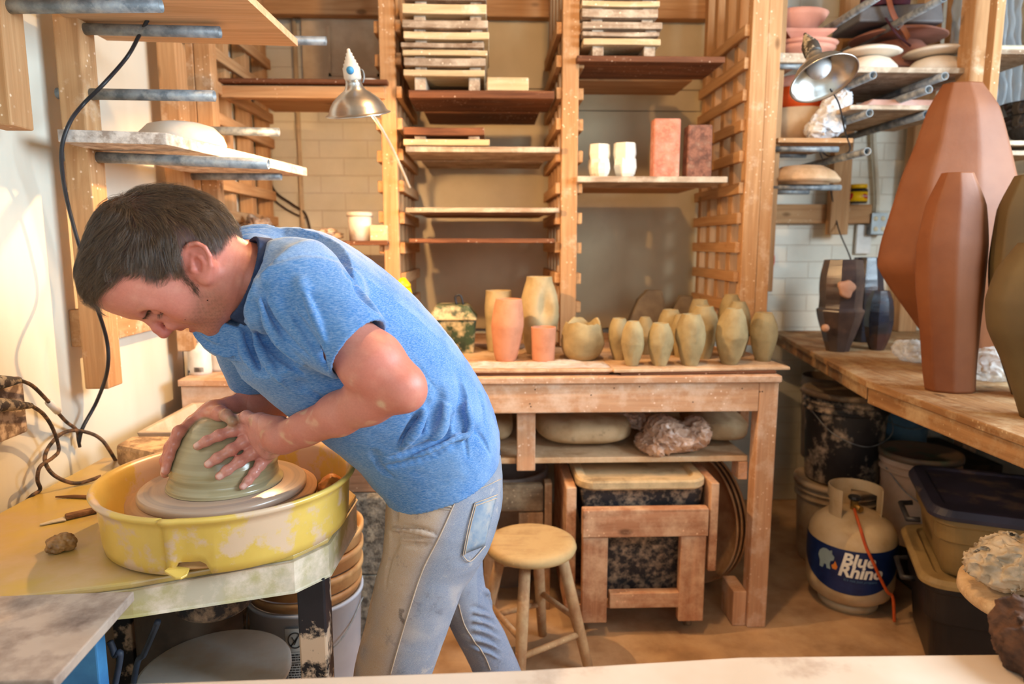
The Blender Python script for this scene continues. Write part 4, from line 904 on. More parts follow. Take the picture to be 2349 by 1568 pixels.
bag = thing('purple_bag', 'maroon and purple bag with a tan leather strap hanging down, top right', 'bag', tuple(PY(2030, 35, 3.0)))
mm = surf('maroon_fabric', lin(92,42,58), lin(54,30,44), rough=.8, scale=14, bmp=.4); lt = surf('tan_leather', lin(168,98,62), lin(140,76,48), rough=.5, scale=10)
S = SDF().ell(PY(2030, 10, 3.02), (.10,.07,.075), None, 0).ell(PY(2035, -30, 3.0), (.09,.06,.07), None, .04)
S.disp(lambda P: .006*vnoise(P, 60, 3), PY(2030, 0, 3.0), .4); c = PY(2030, -10, 3.0); V, Q = surface_nets(S, c-A(.17,.13,.19), c+A(.17,.13,.17), .006); V[:, 2] = np.maximum(V[:, 2], z2+.088); mesh_np('body', V, Q, mm, bag)
make('pocket', jit(fbox(MB(), 1988, 18, 2070, 38, 2.93, .015), .002, 20), surf('peach_leather', lin(196,130,104), lin(176,110,88)), bag, .006)
def strap(pts, w, m, nm, Y, par, th=.004):
    pp = spline([PY(x, y, yy) for x, y, yy in pts], 6); mb = MB(); vs = []
    for i, p in enumerate(pp):
        t_ = pp[min(i+1, len(pp)-1)]-pp[max(i-1, 0)]; s = np.cross(t_, A(0,1,0)); s = s/np.linalg.norm(s)*w/2; vs += [p-s, p+s, p+s+A(0,th,0), p-s+A(0,th,0)]
    n = len(pp); fs = [(i*4+k, i*4+(k+1) % 4, (i+1)*4+(k+1) % 4, (i+1)*4+k) for i in range(n-1) for k in range(4)]+[(3,2,1,0), (4*n-4, 4*n-3, 4*n-2, 4*n-1)]
    mb.add(vs, fs); return make(nm, mb, m, par, .001)
st_ = strap([(2038,-10,2.86),(2045,20,2.85),(2058,48,2.85),(2075,68,2.85),(2085,88,2.87)], .022, lt, 'strap', 2.85, bag)
make('buckle', MB().tube([PY(*q, 2.845) for q in ((2052,60),(2064,50),(2072,56),(2060,68))], .0018, 8, True), galv, st_)
strap([(2032,40,2.87),(2050,68,2.84),(2066,86,2.835),(2090,106,2.86)], .009, surf('maroon_strap', lin(72,34,44), lin(54,26,34)), 'strap', 2.85, bag)
# pink slab on the middle board
mb = MB().hexa([(Xat(1985, 2.68, 240), 2.68, zp+.001), (Xat(2230, 2.68, 240), 2.68, zp+.001), (Xat(2230, 2.68, 240), 3.0, zp+.001), (Xat(1985, 2.68, 240), 3.0, zp+.001)], [(Xat(2003, 2.7, 222), 2.70, zp+.032), (Xat(2225, 2.7, 222), 2.70, zp+.032), (Xat(2225, 2.7, 222), 2.98, zp+.032), (Xat(2003, 2.7, 222), 2.98, zp+.032)])
solo('pink_slab', mb, surf('pale_pink_bisque', lin(222,184,172), lin(206,164,150), rough=.7), 'flat pale pink bisque tray upside down on the right shelf board', 'tray', bevel=.008, segs=3)
# left column of that rack: short boards and pipes at x 1760-1950
def hpipe(xl, xr, y, Y, label): a = PY(xl, y, Y); b = PY(xr, y, Y); return solo('metal_pipe', MB().pipe((a[0], Y, (a[2]+b[2])/2), (b[0], Y, (a[2]+b[2])/2), .0115, .0025), galv, label, 'pipe', 'galvanised pipes beside the right rack post')
hpipe(1762, 1922, 342, 2.78, 'front pipe under the board with the cream tub and white plastic bag')
hpipe(1762, 1848, 356, 3.1, 'rear shorter pipe under the board with the cream tub')
hpipe(1762, 1928, 430, 2.80, 'front pipe under the beige dome mould')
hpipe(1762, 1855, 440, 3.1, 'rear shorter pipe under the beige dome mould')
hpipe(1758, 1830, 22, 2.9, 'pipe at the top behind the stacked pink bowls')
hpipe(1758, 1850, 152, 2.78, 'pipe under the board that carries the stacked pink bowls')
z4 = rboard(1763, 1850, 121, 143, 2.75, .3, 'short thick board under the stacked pink bowls', gbd)
z5 = rboard(1785, 1958, 316, 327, 2.75, .36, 'short board under the cream tub and white plastic bag', pine(0, 1))
pb = surf('pink_bisque', lin(218,154,132), lin(200,136,114), rough=.75, scale=8, bmp=.05)
bowl = [(0,0),(.35,0),(.62,.22),(.9,.72),(1,1),(.94,1),(.6,.35),(0,.14)]
z = z4; rows = [(1768,1914,84,.052,bowl,'bottom'),(1766,1920,70,.035,bowl,'second from the bottom'),(1790,1903,58,.022,bowl,'small, third from the bottom'),(1775,1908,46,.04,bowl,'square-rimmed, second from the top'),(1755,1898,8,.075,bowl,'topmost deep tilted')]
for i, (xl, xr, yt, h, pr, lab) in enumerate(rows):
    Y = 2.90; x0, x1 = Xat(xl, Y, yt), Xat(xr, Y, yt); r = (x1-x0)/2; sq = i == 3
    mb = MB().lathe(((x0+x1)/2, Y, z+.0008), [(q[0]*r, q[1]*h) for q in pr], 4 if sq else 56, ph=R(45) if sq else 0, smooth=not sq, sy=.85)
    if sq: mb.v = [((v[0]-(x0+x1)/2)*1.25+(x0+x1)/2, (v[1]-Y)*1.1+Y, v[2]) for v in mb.v]
    make('pink_bowl', mb, pb, None, 0, ((x0+x1)/2, Y, z), 'pink bisque bowl, %s of the stack beside the right rack post' % lab, 'bowl', 'stacked pink bisque bowls')
    z += h*(.55 if i < 3 else .9) if i < 4 else 0
    if i < 3: z = z+h*.12
# cream tub with orange band and a salmon bowl in it
x0, x1 = Xat(1752, 2.97, 250), Xat(1898, 2.97, 250); r = (x1-x0)/2; xc_ = (x0+x1)/2; zA = Zat(238, 2.80, 1830); zB = Zat(190, 2.80, 1830); zC_ = Zat(158, 2.8, 1830)
solo('cream_tub', MB().lathe((xc_, 2.97, z5+.0008), [(0,0),(r*.86,0),(r*1.0,zA-z5-.001),(r*.95,zA-z5-.001),(r*.8,.01),(0,.01)], 48, sy=.95), surf('cream_plaster', lin(222,194,158), lin(200,168,132), rough=.8, scale=10), 'cream plaster tub on the short board next to the right rack post', 'tub')
solo('orange_tub', MB().lathe((xc_, 2.97, zA+.0008), [(0,0),(r*.98,0),(r*1.03,zB-zA),(r*.98,zB-zA),(r*.93,.008),(0,.008)], 48, sy=.95), surf('orange_plastic', lin(214,84,28), lin(190,66,20), rough=.4, bmp=0), 'orange plastic tub stacked on the cream tub', 'tub')
solo('pink_bowl', MB().lathe((xc_-.01, 2.97, zB+.0008), [(0,0),(r*.95,0),(r*.9,.02),(r*.72,.045),(r*.4,.06),(0,.064)], 48, sy=.9), pb, 'upturned salmon bisque bowl on top of the orange tub', 'bowl')
whb = surf('white_plastic_bag', lin(236,238,240), lin(214,218,226), rough=.35, scale=18, bmp=.5, bdist=.004, spec=.6)
crumple('plastic_bag', [(1885,285,.035,.05),(1915,245,.045,.045),(1905,295,.045,.025),(1870,300,.03,.03),(1930,225,.025,.03)], 2.80, z5, whb, 'white plastic bag bunched beside the cream tub under the hanging lamp', 'plastic bag', 9, dep=.05)
dish(1755, 1920, 378, 421, 2.86, surf('beige_bisque', lin(222,188,152), lin(196,160,122), rough=.8, scale=14, dust=lin(160,126,96), dlo=.62, dhi=.8, dscale=30), 'beige speckled dome mould on the lower pipes by the right rack post', 'dome_mould', prof=[(0,0),(.72,0),(.74,.14),(1,.16),(1,.28),(.85,.6),(.55,.9),(0,1)], zb=Zat(430, 2.80, 1840)+.012)
# far right shelf with bowls, plastic sheeting
zf = rboard(2292, 2420, 113, 124, 2.55, .4, 'small wooden shelf at the top right edge', gbd)
zg = rboard(2292, 2420, 322, 333, 2.45, .4, 'lower wooden shelf at the right edge under the black bowls', gbd)
zh = rboard(2292, 2420, 345, 356, 2.47, .4, 'second board right beneath the black bowl shelf at the right edge', gbd)
fs_ = thing('edge_shelf_post', 'pale upright at the right edge carrying the small shelves', 'post', (Xat(2290, 2.5, 300), 2.5, RZ))
make('upright', MB().box(Xat(2270, 2.5, 200), Xat(2290, 2.5, 200), 2.5, 2.54, RZ+.001, 2.7), pine(2, 1), fs_, .003)
blk = surf('black_glazed', (.012,.012,.014), (.02,.02,.022), rough=.12, bmp=0, spec=.8)
for (yt, lab) in ((262,'lower'),(234,'upper')):
    Y = 2.62; x0, x1 = Xat(2308, Y, yt), Xat(2440, Y, yt); r = (x1-x0)/2; zz = zg if lab == 'lower' else zg+.05
    make('black_bowl', MB().lathe(((x0+x1)/2, Y, zz+.001), [(0,0),(r*.4,0),(r*.75,.05),(r,.11),(r*.96,.11),(r*.7,.06),(r*.3,.012),(0,.012)], 48), blk, None, 0, ((x0+x1)/2, Y, zz), 'glossy black bowl, %s of the nested pair at the right edge' % lab, 'bowl', 'black bowls at the right edge')
for (yt, h, z) in ((98,.03,zf),): solo('cream_tray', MB().box(Xat(2296, 2.6, 100), Xat(2420, 2.6, 100), 2.6, 2.9, zf+.001, zf+.03), surf('cream_tray_plastic', lin(214,204,178), lin(196,184,156), rough=.5), 'shallow cream tray on the small shelf at the top right edge', 'tray', bevel=.008)
# hanging clear sheeting
def sheet(xl, xr, yt, yb, Y, label, seed, m):
    nx, ny = 30, 60; vs = []
    for j in range(ny+1):
        for i in range(nx+1):
            x = xl+(xr-xl)*i/nx; y = yt+(yb-yt)*j/ny; p = PY(x, y, Y); p[1] += .03*math.sin(i*.9+j*.05)+.02*mnoise.noise(Vector((i*.25, j*.12, seed))); p[0] += .008*mnoise.noise(Vector((j*.2, seed, i*.1))); vs.append(tuple(p))
    return solo('hanging_sheet', MB().add(vs, [(j*(nx+1)+i, j*(nx+1)+i+1, (j+1)*(nx+1)+i+1, (j+1)*(nx+1)+i) for j in range(ny) for i in range(nx)], True), m, label, 'plastic sheet')
shm, t, b = nt('cloudy_plastic_sheet'); b.inputs['Base Color'].default_value = c4(lin(214,226,236)); b.inputs['Roughness'].default_value = .25; b.inputs['Alpha'].default_value = .55
bump(t, b, nz(t, coords(t, (1,1,1)), 14, 5, .6, 1), .6, .01)
sheet(2192, 2212, -20, 300, 3.05, 'strip of cloudy plastic sheeting hanging between the pale post and the thick post', 1, shm)
sheet(2268, 2345, -20, 330, 2.9, 'cloudy plastic sheeting hanging behind the right edge shelves', 2, shm)
# jar, outlet box, conduit on the brick wall
zj = Zat(467, 3.32, 1966)
jar = thing('yellow_lidded_jar', 'small black jar with yellow lid and red and yellow label on the pine rail', 'jar', (Xat(1966, 3.32, 460), 3.32, zj))
jx = Xat(1966, 3.32, 440); jr = (Xat(1987, 3.32, 440)-Xat(1945, 3.32, 440))/2; jh = Zat(418, 3.32, 1966)-Zat(462, 3.32, 1966)
make('glass', MB().lathe((jx, 3.315, zj+.0005), [(0,0),(jr*.95,0),(jr,.006),(jr,jh*.7),(jr*.8,jh*.78),(0,jh*.78)], 32), blk, jar)
make('lid', MB().lathe((jx, 3.315, zj+jh*.79), [(0,0),(jr*.93,0),(jr*.93,jh*.2),(0,jh*.2)], 32), ys, jar)
lb = make('label_band', MB().lathe((jx, 3.315, zj+jh*.1), [(jr*1.02,0),(jr*1.03,0),(jr*1.03,jh*.5),(jr*1.02,jh*.5)], 32, caps=False), ys, jar)
redp = surf('red_print', lin(200,32,24), lin(190,28,22), rough=.5, bmp=0)
for dx in (.35, -.9):
    a = math.asin(max(-1, min(1, dx))); c = (jx+jr*1.035*math.sin(a)-.0, 3.315-jr*1.035*math.cos(a), zj+jh*.36)
    make('label_lozenge', MB().lathe(c, [(0,.0012),(jr*.36,.0008),(jr*.38,0)], 24, (math.sin(a), -math.cos(a), 0), sy=.6, sx=1), redp, lb)
def text(body, size, loc, rot, m, parent, name='lettering', ext=.0004):
    cu = bpy.data.curves.new(name, 'FONT'); cu.body = body; cu.size = size; cu.align_x = 'CENTER'; cu.align_y = 'CENTER'; cu.extrude = ext
    o = bpy.data.objects.new('tmp', cu); COL.objects.link(o); bpy.context.view_layer.update(); me = bpy.data.meshes.new_from_object(o); bpy.data.objects.remove(o); me.materials.clear(); me.materials.append(m)
    o = bpy.data.objects.new(name, me); COL.objects.link(o); o.rotation_euler = rot; o.parent = parent; o.location = Vector([float(a) for a in loc])-world_loc(parent); return o
whp = surf('white_print', lin(240,240,236), lin(232,232,226), rough=.5, bmp=0)
text('VEGEMITE', .0095, (jx+jr*.36, 3.315-jr*1.02, zj+jh*.36), (R(90), 0, R(20)), whp, lb)
ob = thing('outlet_box', 'grey metal outlet box with two double sockets on the white brick wall', 'outlet', tuple(PY(2015, 512, 3.33)))
make('box', fbox(MB(), 1999, 488, 2034, 539, 3.335, .055), galv, ob, .004)
pl = make('cover_plate', fbox(MB(), 1999, 488, 2036, 537, 3.331, .0035), surf('plate_metal', lin(176,186,188), lin(150,160,164), rough=.4, metal=.3, bmp=0), ob, .002)
for x in (2009, 2026):
    for y in (501, 525): make('socket', MB().lathe(PY(x, y, 3.3308), [(0,.0015),(.011,.0015),(.012,0)], 20, (0,-1,0)), surf('ivory_socket', lin(216,206,176), lin(200,190,160), bmp=0), pl)
cm = surf('ivory_conduit', lin(214,206,186), lin(196,186,164), rough=.5, bmp=0)
pts = spline([PY(x, y, 3.37) for x, y in ((2010,488),(2012,450),(2008,380),(2004,300),(2006,200),(2004,60),(2004,-30))], 8)
solo('wall_conduit', MB().tube(pts, .011, 12), cm, 'ivory conduit rising from the outlet box up the white brick wall', 'conduit')
solo('wall_box', fbox(MB(), 1965, 515, 1999, 582, 3.375, .02), whitep, 'flat cream blank plate on the brick left of the outlet box', 'wall plate', bevel=.003)
p = PY(1759, 596, 3.0)
solo('hanging_hose', MB().tube([tuple(PY(1752, 597, 3.38)+A(.05*math.cos(a), 0, .075*math.sin(a))) for a in np.linspace(0, 2*math.pi, 40, endpoint=False)], .006, 8, True), redp, 'red hose loop hanging on the brick behind the hanging batten', 'hose')
# ------------------------------------------------------------------ pails, tubs and the gas bottle under the right table
drk = surf('black_pail_plastic', lin(56,52,52), lin(34,32,36), rough=.5, scale=7, dust=lin(196,176,156), dlo=.5, dhi=.62, dscale=9, detail=7, stretch=(1,1,.5))
pail_w = surf('tan_pail_plastic', lin(196,176,150), lin(170,148,120), rough=.55, scale=8, dust=lin(150,112,82), dlo=.58, dhi=.72, dscale=8)
def pail(x, y, zb, r, h, m, lidm_, label, lid=True, name='pail', rib=True, bail=True, group=None, stripe=None):
    t_ = thing(name, label, 'pail', (x, y, zb), group)
    pr = [(0,0),(r*.86,0),(r*.88,.006),(r*.97,h*.78),(r*.97,h*.8)]+([(r*1.03,h*.8),(r*1.03,h*.82),(r*.98,h*.83),(r*.98,h*.88),(r*1.03,h*.885),(r*1.03,h*.9),(r*.985,h*.91)] if rib else [])+[(r,h),(r*.96,h),(r*.82,.01),(0,.01)]
    make('body', MB().lathe((x, y, zb+.0005), pr, 48), m, t_)
    if lid: make('lid', MB().lathe((x, y, zb+h-.016), [(r*1.005,0),(r*1.06,0),(r*1.07,.012),(r*1.05,.022),(r*.98,.023),(r*.93,.0175),(0,.0175)], 48, caps=False), lidm_, t_)
    if bail: make('bail', MB().tube(spline([(x-r*1.02, y-.01, zb+h*.84), (x-r*.75, y-r*.85, zb+h*.62), (x, y-r*1.12, zb+h*.5), (x+r*.75, y-r*.85, zb+h*.62), (x+r*1.02, y-.01, zb+h*.84)], 8), .002, 6), galv, t_)
    return t_
bx = Xat(1935, 2.72, 1120)
p1 = PZ(1930, 1230, .0)
r = .158
pail(Xat(1912, 2.74, 1250), 2.74, 0, .165, .345, pail_w, pail_w, 'tan-grey clay-stained pail on the floor beneath the dark pail', bail=False)
pail(Xat(1932, 2.74, 1050), 2.74, .3535, .163, .375, drk, surf('grey_lid', lin(176,160,140), lin(150,132,112), rough=.5, scale=8, dust=lin(110,92,76), dlo=.45, dhi=.6, dscale=6), 'black pail streaked with white slip, lidded, stacked beside the bench leg')
pail(Xat(2102, 2.47, 1150), 2.47, .20, .135, .345, surf('pinkish_white_pail', lin(216,188,166), lin(196,166,142), rough=.5, scale=8), surf('green_edge_lid', lin(72,92,76), lin(110,92,76), rough=.5, scale=10, lo=.35, hi=.5), 'dusty white pail with a chipped green-edged lid under the right table')
solo('low_box', MB().box(Xat(2070, 2.5, 1300), Xat(2200, 2.5, 1300)+.05, 2.40, 2.66, .0005, .199), surf('dark_crate', lin(70,56,46), lin(46,38,34), rough=.8), 'dark low crate in the shadow under the green-lidded pail', 'crate', bevel=.005)
pail(Xat(2040, 3.0, 950), 3.0, .36, .17, .36, surf('blue_tub_plastic', lin(100,140,172), lin(80,116,150), rough=.4), drk, 'pale blue tub in the shadow behind the lidded pails', lid=False, bail=True, name='blue_tub')
solo('dark_crate', MB().box(Xat(1900, 3.1, 1200), Xat(2200, 3.1, 1200), 2.86, 3.3, .0005, .359), MATS['dark_crate'], 'large dark crate at the back under the right table', 'crate', bevel=.005)
pail(Xat(1890, 3.05, 900), 3.0, .36, .12, .38, surf('grey_shadow_pail', lin(130,116,104), lin(110,96,84), rough=.5), drk, 'grey pail at the far back beneath the right table corner', lid=False, bail=False)
# gas bottle
TXc, TYc = PZ(1972, 1405, 0)[0], 2.37
tr = .152; steel = surf('cream_enamel', lin(206,186,152), lin(190,166,128), rough=.4, scale=10, dust=lin(176,140,104), dlo=.58, dhi=.8, dscale=10, bmp=.05)
tank = thing('gas_bottle', 'cream propane gas bottle with a blue printed sleeve and orange hose', 'gas bottle', (TXc, TYc, 0))
make('body', MB().lathe((TXc, TYc, .022), [(0,.002),(.06,.003),(.11,.012),(.14,.035),(tr,.07),(tr,.235),(.148,.262),(.132,.295),(.10,.322),(.05,.338),(0,.342)], 64), steel, tank)
make('foot_ring', MB().lathe((TXc, TYc, .0006), [(.098,0),(.104,0),(.104,.028),(.098,.028),(.098,0)], 48, caps=False), steel, tank)
cf = MB(); n_ = 40; vs = []; cz = .022+.30
for i in range(n_+1):
    a = R(-60)+R(300)*i/n_; top = .125 if abs(math.sin(a*1.0)) < 2 else .1
    gap = abs(((a+math.pi/2) % (2*math.pi)) - math.pi) 
    for rr, zz in ((.082, cz), (.084, cz+.125), (.080, cz+.125), (.078, cz)): vs.append((TXc+rr*math.cos(a+R(-30)+R(0)), TYc+rr*math.sin(a+R(-30)), zz))
fs = [(i*4+k, i*4+(k+1) % 4, (i+1)*4+(k+1) % 4, (i+1)*4+k) for i in range(n_) for k in range(4)]+[(3,2,1,0), (4*n_, 4*n_+1, 4*n_+2, 4*n_+3)]
# collar: two side plates joined over the back by a curled top band
vs = []; cr_ = .092
def arcband(a0, a1, z0, z1, rad, th=.004, n=30):
    mb = MB(); v = []
    for i in range(n+1):
        a = R(a0+(a1-a0)*i/n)
        for rr, zz in ((rad, z0), (rad, z1), (rad-th, z1), (rad-th, z0)): v.append((TXc+rr*math.cos(a), TYc+rr*math.sin(a), zz))
    return mb.add(v, [(i*4+k, i*4+(k+1) % 4, (i+1)*4+(k+1) % 4, (i+1)*4+k) for i in range(n) for k in range(4)]+[(3,2,1,0), (4*n, 4*n+1, 4*n+2, 4*n+3)], False)
mb = arcband(-35, 215, cz+.085, cz+.128, cr_); mb2 = arcband(-35, 5, cz-.012, cz+.086, cr_); mb3 = arcband(175, 215, cz-.012, cz+.086, cr_); mb4 = arcband(70, 110, cz, cz+.086, cr_)
for q in (mb2, mb3, mb4): mb.add(q.v, q.f)
make('collar', mb, steel, tank, .002)
v_ = make('valve', MB().cyl((TXc, TYc, cz+.03), (TXc, TYc, cz+.075), .013).cyl((TXc-.005, TYc-.0, cz+.058), (TXc+.0, TYc-.045, cz+.055), .011), surf('brass', lin(190,150,80), lin(160,120,60), rough=.4, metal=.7, bmp=0), tank)
make('handwheel', MB().lathe((TXc, TYc, cz+.077), [(0,0),(.02,0),(.024,.006),(.02,.014),(0,.014)], 10, smooth=False), black_rubber, v_)
AC = math.atan2(-TYc, -TXc); pts = spline([(TXc+q*math.cos(AC+R(a)), TYc+q*math.sin(AC+R(a)), z) for a, q, z in ((2,.045,cz+.055),(6,.085,cz+.046),(12,.122,cz+.012),(18,.148,cz-.04),(26,.163,cz-.09),(36,.168,cz-.15),(46,.172,cz-.2),(52,.180,.10),(55,.186,.012))], 10)
make('hose', MB().tube(pts, .0055, 10), surf('orange_hose', lin(206,92,40), lin(180,72,30), rough=.5, bmp=0), tank)
# blue sleeve: arced lower edge; graphics wrap the cylinder
nvy = surf('navy_print', lin(22,44,96), lin(16,34,80), rough=.4, scale=20, dust=lin(120,110,110), dlo=.66, dhi=.75, dscale=40, bmp=0)
AC = math.atan2(-TYc, -TXc)           # azimuth that faces the viewer
mb = MB(); n_ = 60; vs = []
for i in range(n_+1):
    u = -1+2*i/n_; a = AC+u*R(100)
    zt_ = .022+.238+.012*(abs(u)**2); zb_ = .022+.075+.10*min(1, abs(u)*1.15)**2.2
    for k in range(7):
        z = zb_+(zt_-zb_)*k/6; rr = tr+.0012 if z < .257 else tr+.0012-(z-.257)*.12
        vs.append((TXc+rr*math.cos(a), TYc+rr*math.sin(a), z))
mb.add(vs, [(i*7+k, (i+1)*7+k, (i+1)*7+k+1, i*7+k+1) for i in range(n_) for k in range(6)], True)
slv = make('printed_sleeve', mb, nvy, tank)
def wrap_text(body, size, u0, zc, m, parent, bold=.0, shear=.2, name='lettering', spread=1.0):
    cu = bpy.data.curves.new('tmp', 'FONT'); cu.body = body; cu.size = size; cu.shear = shear; cu.offset = bold; cu.resolution_u = 3; cu.align_x = 'CENTER'; cu.align_y = 'CENTER'
    o = bpy.data.objects.new('tmp', cu); COL.objects.link(o); bpy.context.view_layer.update()
    me = bpy.data.meshes.new_from_object(o); bpy.data.objects.remove(o)
    bm = bmesh.new(); bm.from_mesh(me); bmesh.ops.triangulate(bm, faces=bm.faces[:]); bmesh.ops.subdivide_edges(bm, edges=[e for e in bm.edges if e.calc_length() > .008], cuts=2)
    mb = MB(); rr = tr+.0026
    vs = [(TXc+rr*math.cos(AC+(u0+v.co.x*spread)/tr), TYc+rr*math.sin(AC+(u0+v.co.x*spread)/tr), zc+v.co.y) for v in bm.verts]; mb.add(vs, [tuple(v.index for v in f.verts) for f in bm.faces]); bm.free()
    return make(name, mb, m, parent)
wrap_text('Blue', .062, .026, .226, whp, slv, .0022); wrap_text('Rhino', .062, .036, .183, whp, slv, .0022)
wrap_text("It's not just propane", .0135, .038, .152, surf('pale_blue_print', lin(90,130,170), lin(80,120,160), bmp=0), slv, 0)
sil = [(-.5,.1),(-.42,.42),(-.2,.62),(.02,.66),(.2,.58),(.34,.66),(.36,.44),(.5,.3),(.46,.08),(.3,.0),(.26,-.2),(.32,-.5),(.1,-.5),(.06,-.3),(-.1,-.28),(-.14,-.55),(-.36,-.55),(-.36,-.2)]
def wrap_poly(poly, s, u0, zc, m, name, parent, d=.0026):
    rr = tr+d; mb = MB(); cxm = 0; vs = [(TXc+rr*math.cos(AC+(u0+x*s)/tr), TYc+rr*math.sin(AC+(u0+x*s)/tr), zc+y*s) for x, y in poly]; c = (TXc+(rr+.0004)*math.cos(AC+u0/tr), TYc+(rr+.0004)*math.sin(AC+u0/tr), zc); n = len(vs)
    return make(name, mb.add([c]+vs, [(0, i+1, (i+1) % n+1) for i in range(n)]), m, parent)
wrap_poly(sil, .062, -.082, .205, surf('pale_blue_grey_print', lin(150,172,176), lin(140,160,166), bmp=0), 'emblem', slv)
wrap_poly([(-.25,-.5),(-.4,-.1),(-.1,.2),(0,.6),(.2,.2),(.35,-.1),(.2,-.5)], .028, -.048, .194, surf('flame_print', lin(226,120,50), lin(230,150,60), bmp=0), 'flame_mark', slv, .0032)
# storage totes at the right
totm = surf('olive_tote', lin(140,116,74), lin(120,98,60), rough=.45, scale=6, dust=lin(176,150,104), dlo=.6, dhi=.75, dscale=12, bmp=.03)
navy = surf('navy_lid', lin(52,52,74), lin(38,38,56), rough=.5, scale=6, dust=lin(120,104,92), dlo=.55, dhi=.75, dscale=9)
blkt = surf('black_tote', lin(36,32,34), lin(24,22,26), rough=.4, scale=6, dust=lin(120,98,80), dlo=.66, dhi=.8, dscale=14)
AXT = R(-24)
def rot(pts, c, a=AXT):
    return [(c[0]+(p[0]-c[0])*math.cos(a)-(p[1]-c[1])*math.sin(a), c[1]+(p[0]-c[0])*math.sin(a)+(p[1]-c[1])*math.cos(a), p[2]) for p in pts]
def tote(c, w, d, z0, z1, mB, mL, label, lidh=.03, bev=.0):
    t_ = thing('storage_tote', label, 'storage tote', (c[0], c[1], z0)); k = .92
    rr = lambda s, z, r=.06: rot(rrect(c[0]-w/2*s, c[0]+w/2*s, c[1]-d/2*s, c[1]+d/2*s, r*s, z), c)
    make('body', ringstack(MB(), [rr(.86, z0+.001), rr(.87, z0+.01), rr(.92, z0+(z1-z0)*.6), rr(.95, z0+(z1-z0)*.61), rr(.97, z1-.02), rr(.99, z1-.018), rr(.99, z1)]), mB, t_, .003)
    make('lid', ringstack(MB(), [rr(1.0, z1+.0008), rr(1.035, z1+.002), rr(1.035, z1+.014), rr(1.0, z1+lidh), rr(.9, z1+lidh), rr(.88, z1+lidh-.008), rr(.3, z1+lidh-.008)]), mL, t_, .002)
    return t_
tc = A(1.60, 1.92)
tp = PZ(2240, 1200, .47)
TC = (1.72, 1.985)
t1 = tote(TC, .66, .46, 0, .30, blkt, surf('olive_lid', lin(160,136,92), lin(140,116,76), rough=.45, bmp=0), 'black storage tote with olive lid on the floor at the right', .028)
t2 = tote((TC[0]+.01, TC[1]-.0), .66, .46, .329, .515, totm, navy, 'olive storage tote with dusty navy lid stacked on the black tote', .034)
for T, zz in ((t1, .255), (t2, .455)):
    fr = rot([(TC[0]-.33*1.0, TC[1]-.08, zz), (TC[0]-.365, TC[1]-.075, zz-.005), (TC[0]-.365, TC[1]+.075, zz-.005), (TC[0]-.33, TC[1]+.08, zz)], TC)
    make('handle', MB().tube(fr, .009, 8), black_rubber, T)
# round wooden bat with plastic bags on a stand at the lower right, dark fur-like brush
zt = .56; c = PZ(2360, 1400, zt); bwd = wood('bat_wood', lin(208,174,132), lin(180,142,100), 0, dust=lin(216,190,152), dlo=.45, dhi=.7, knots=False)
cc = (float(PZ(2232, 1370, zt)[0])+.17, float(PZ(2232, 1370, zt)[1])+.0, zt)
solo('round_bat', MB().lathe((cc[0], cc[1], zt-.02), [(0,0),(.165,0),(.17,.006),(.168,.028),(.155,.034),(0,.034)], 56), bwd, 'thick round wooden bat at the lower right edge under plastic bags', 'bat')
solo('bat_stand', MB().lathe((cc[0]+.01, cc[1], .0005), [(0,0),(.14,0),(.12,.02),(.035,.04),(.035,zt-.05),(.10,zt-.021),(0,zt-.021)], 32), binm, 'dark pedestal under the round wooden bat at the lower right', 'stand')
for lobes, lab, sd, zb in (([(2300,1300,.07,.035),(2330,1275,.06,.04),(2345,1310,.06,.03)], 'greyish crumpled plastic bag heaped on the round wooden bat', 11, zt+.015),):
    crumple('plastic_bag', lobes, cc[1], zb, surf('grey_bag', lin(196,180,156), lin(160,144,120), rough=.35, scale=18, bmp=.5, bdist=.004), lab, 'plastic bag', sd, dep=.06)
for i, r_ in enumerate((.058, .05)):
    x_ = cc[0]+.06; solo('plastic_container', MB().lathe((x_+.012*i, cc[1]-.1+.003*i, zt+.0145+.022*i), [(0,0),(r_*.8,0),(r_,.02),(r_*1.06,.021),(r_*1.02,.023),(r_*.78,.003),(0,.003)], 40, (0, 0, 1)), filmm, ['clear round deli container lid lying on the round bat, lower one', 'clear round container nested above it on the round bat'][i], 'container', 'clear containers on the round bat')
# ------------------------------------------------------------------ foreground table, potter's wheel and what lies on it
fgm = surf('plaster_table_top', lin(206,190,174), lin(190,168,146), rough=.8, scale=3, dust=lin(150,120,98), dlo=.56, dhi=.72, dscale=5, bmp=.15)
FZ = .78
f0, f1, f2, f3 = PZ(0, 1575, FZ), PZ(1200, 1533, FZ), PZ(1700, 1503, FZ), PZ(2285, 1487, FZ)
mb = MB().prism([(-.72, .30, FZ-.04), (.90, .30, FZ-.04), (f3[0]+.01, f3[1]-.01, FZ-.04), (f2[0], f2[1], FZ-.04), (f1[0], f1[1], FZ-.04), (f0[0], f0[1], FZ-.04)], (0, 0, .04))
fg = thing('plaster_table', 'plaster-topped wedging table along the bottom edge of the frame', 'table', (.1, .6, 0))
make('top', mb, fgm, fg, .006)
for x, y in ((-.6,.36),(.75,.36),(-.55,.70),(.62,.70)): make('leg', MB().box(x, x+.06, y, y+.06, .0005, FZ-.041), bw2, fg, .003)
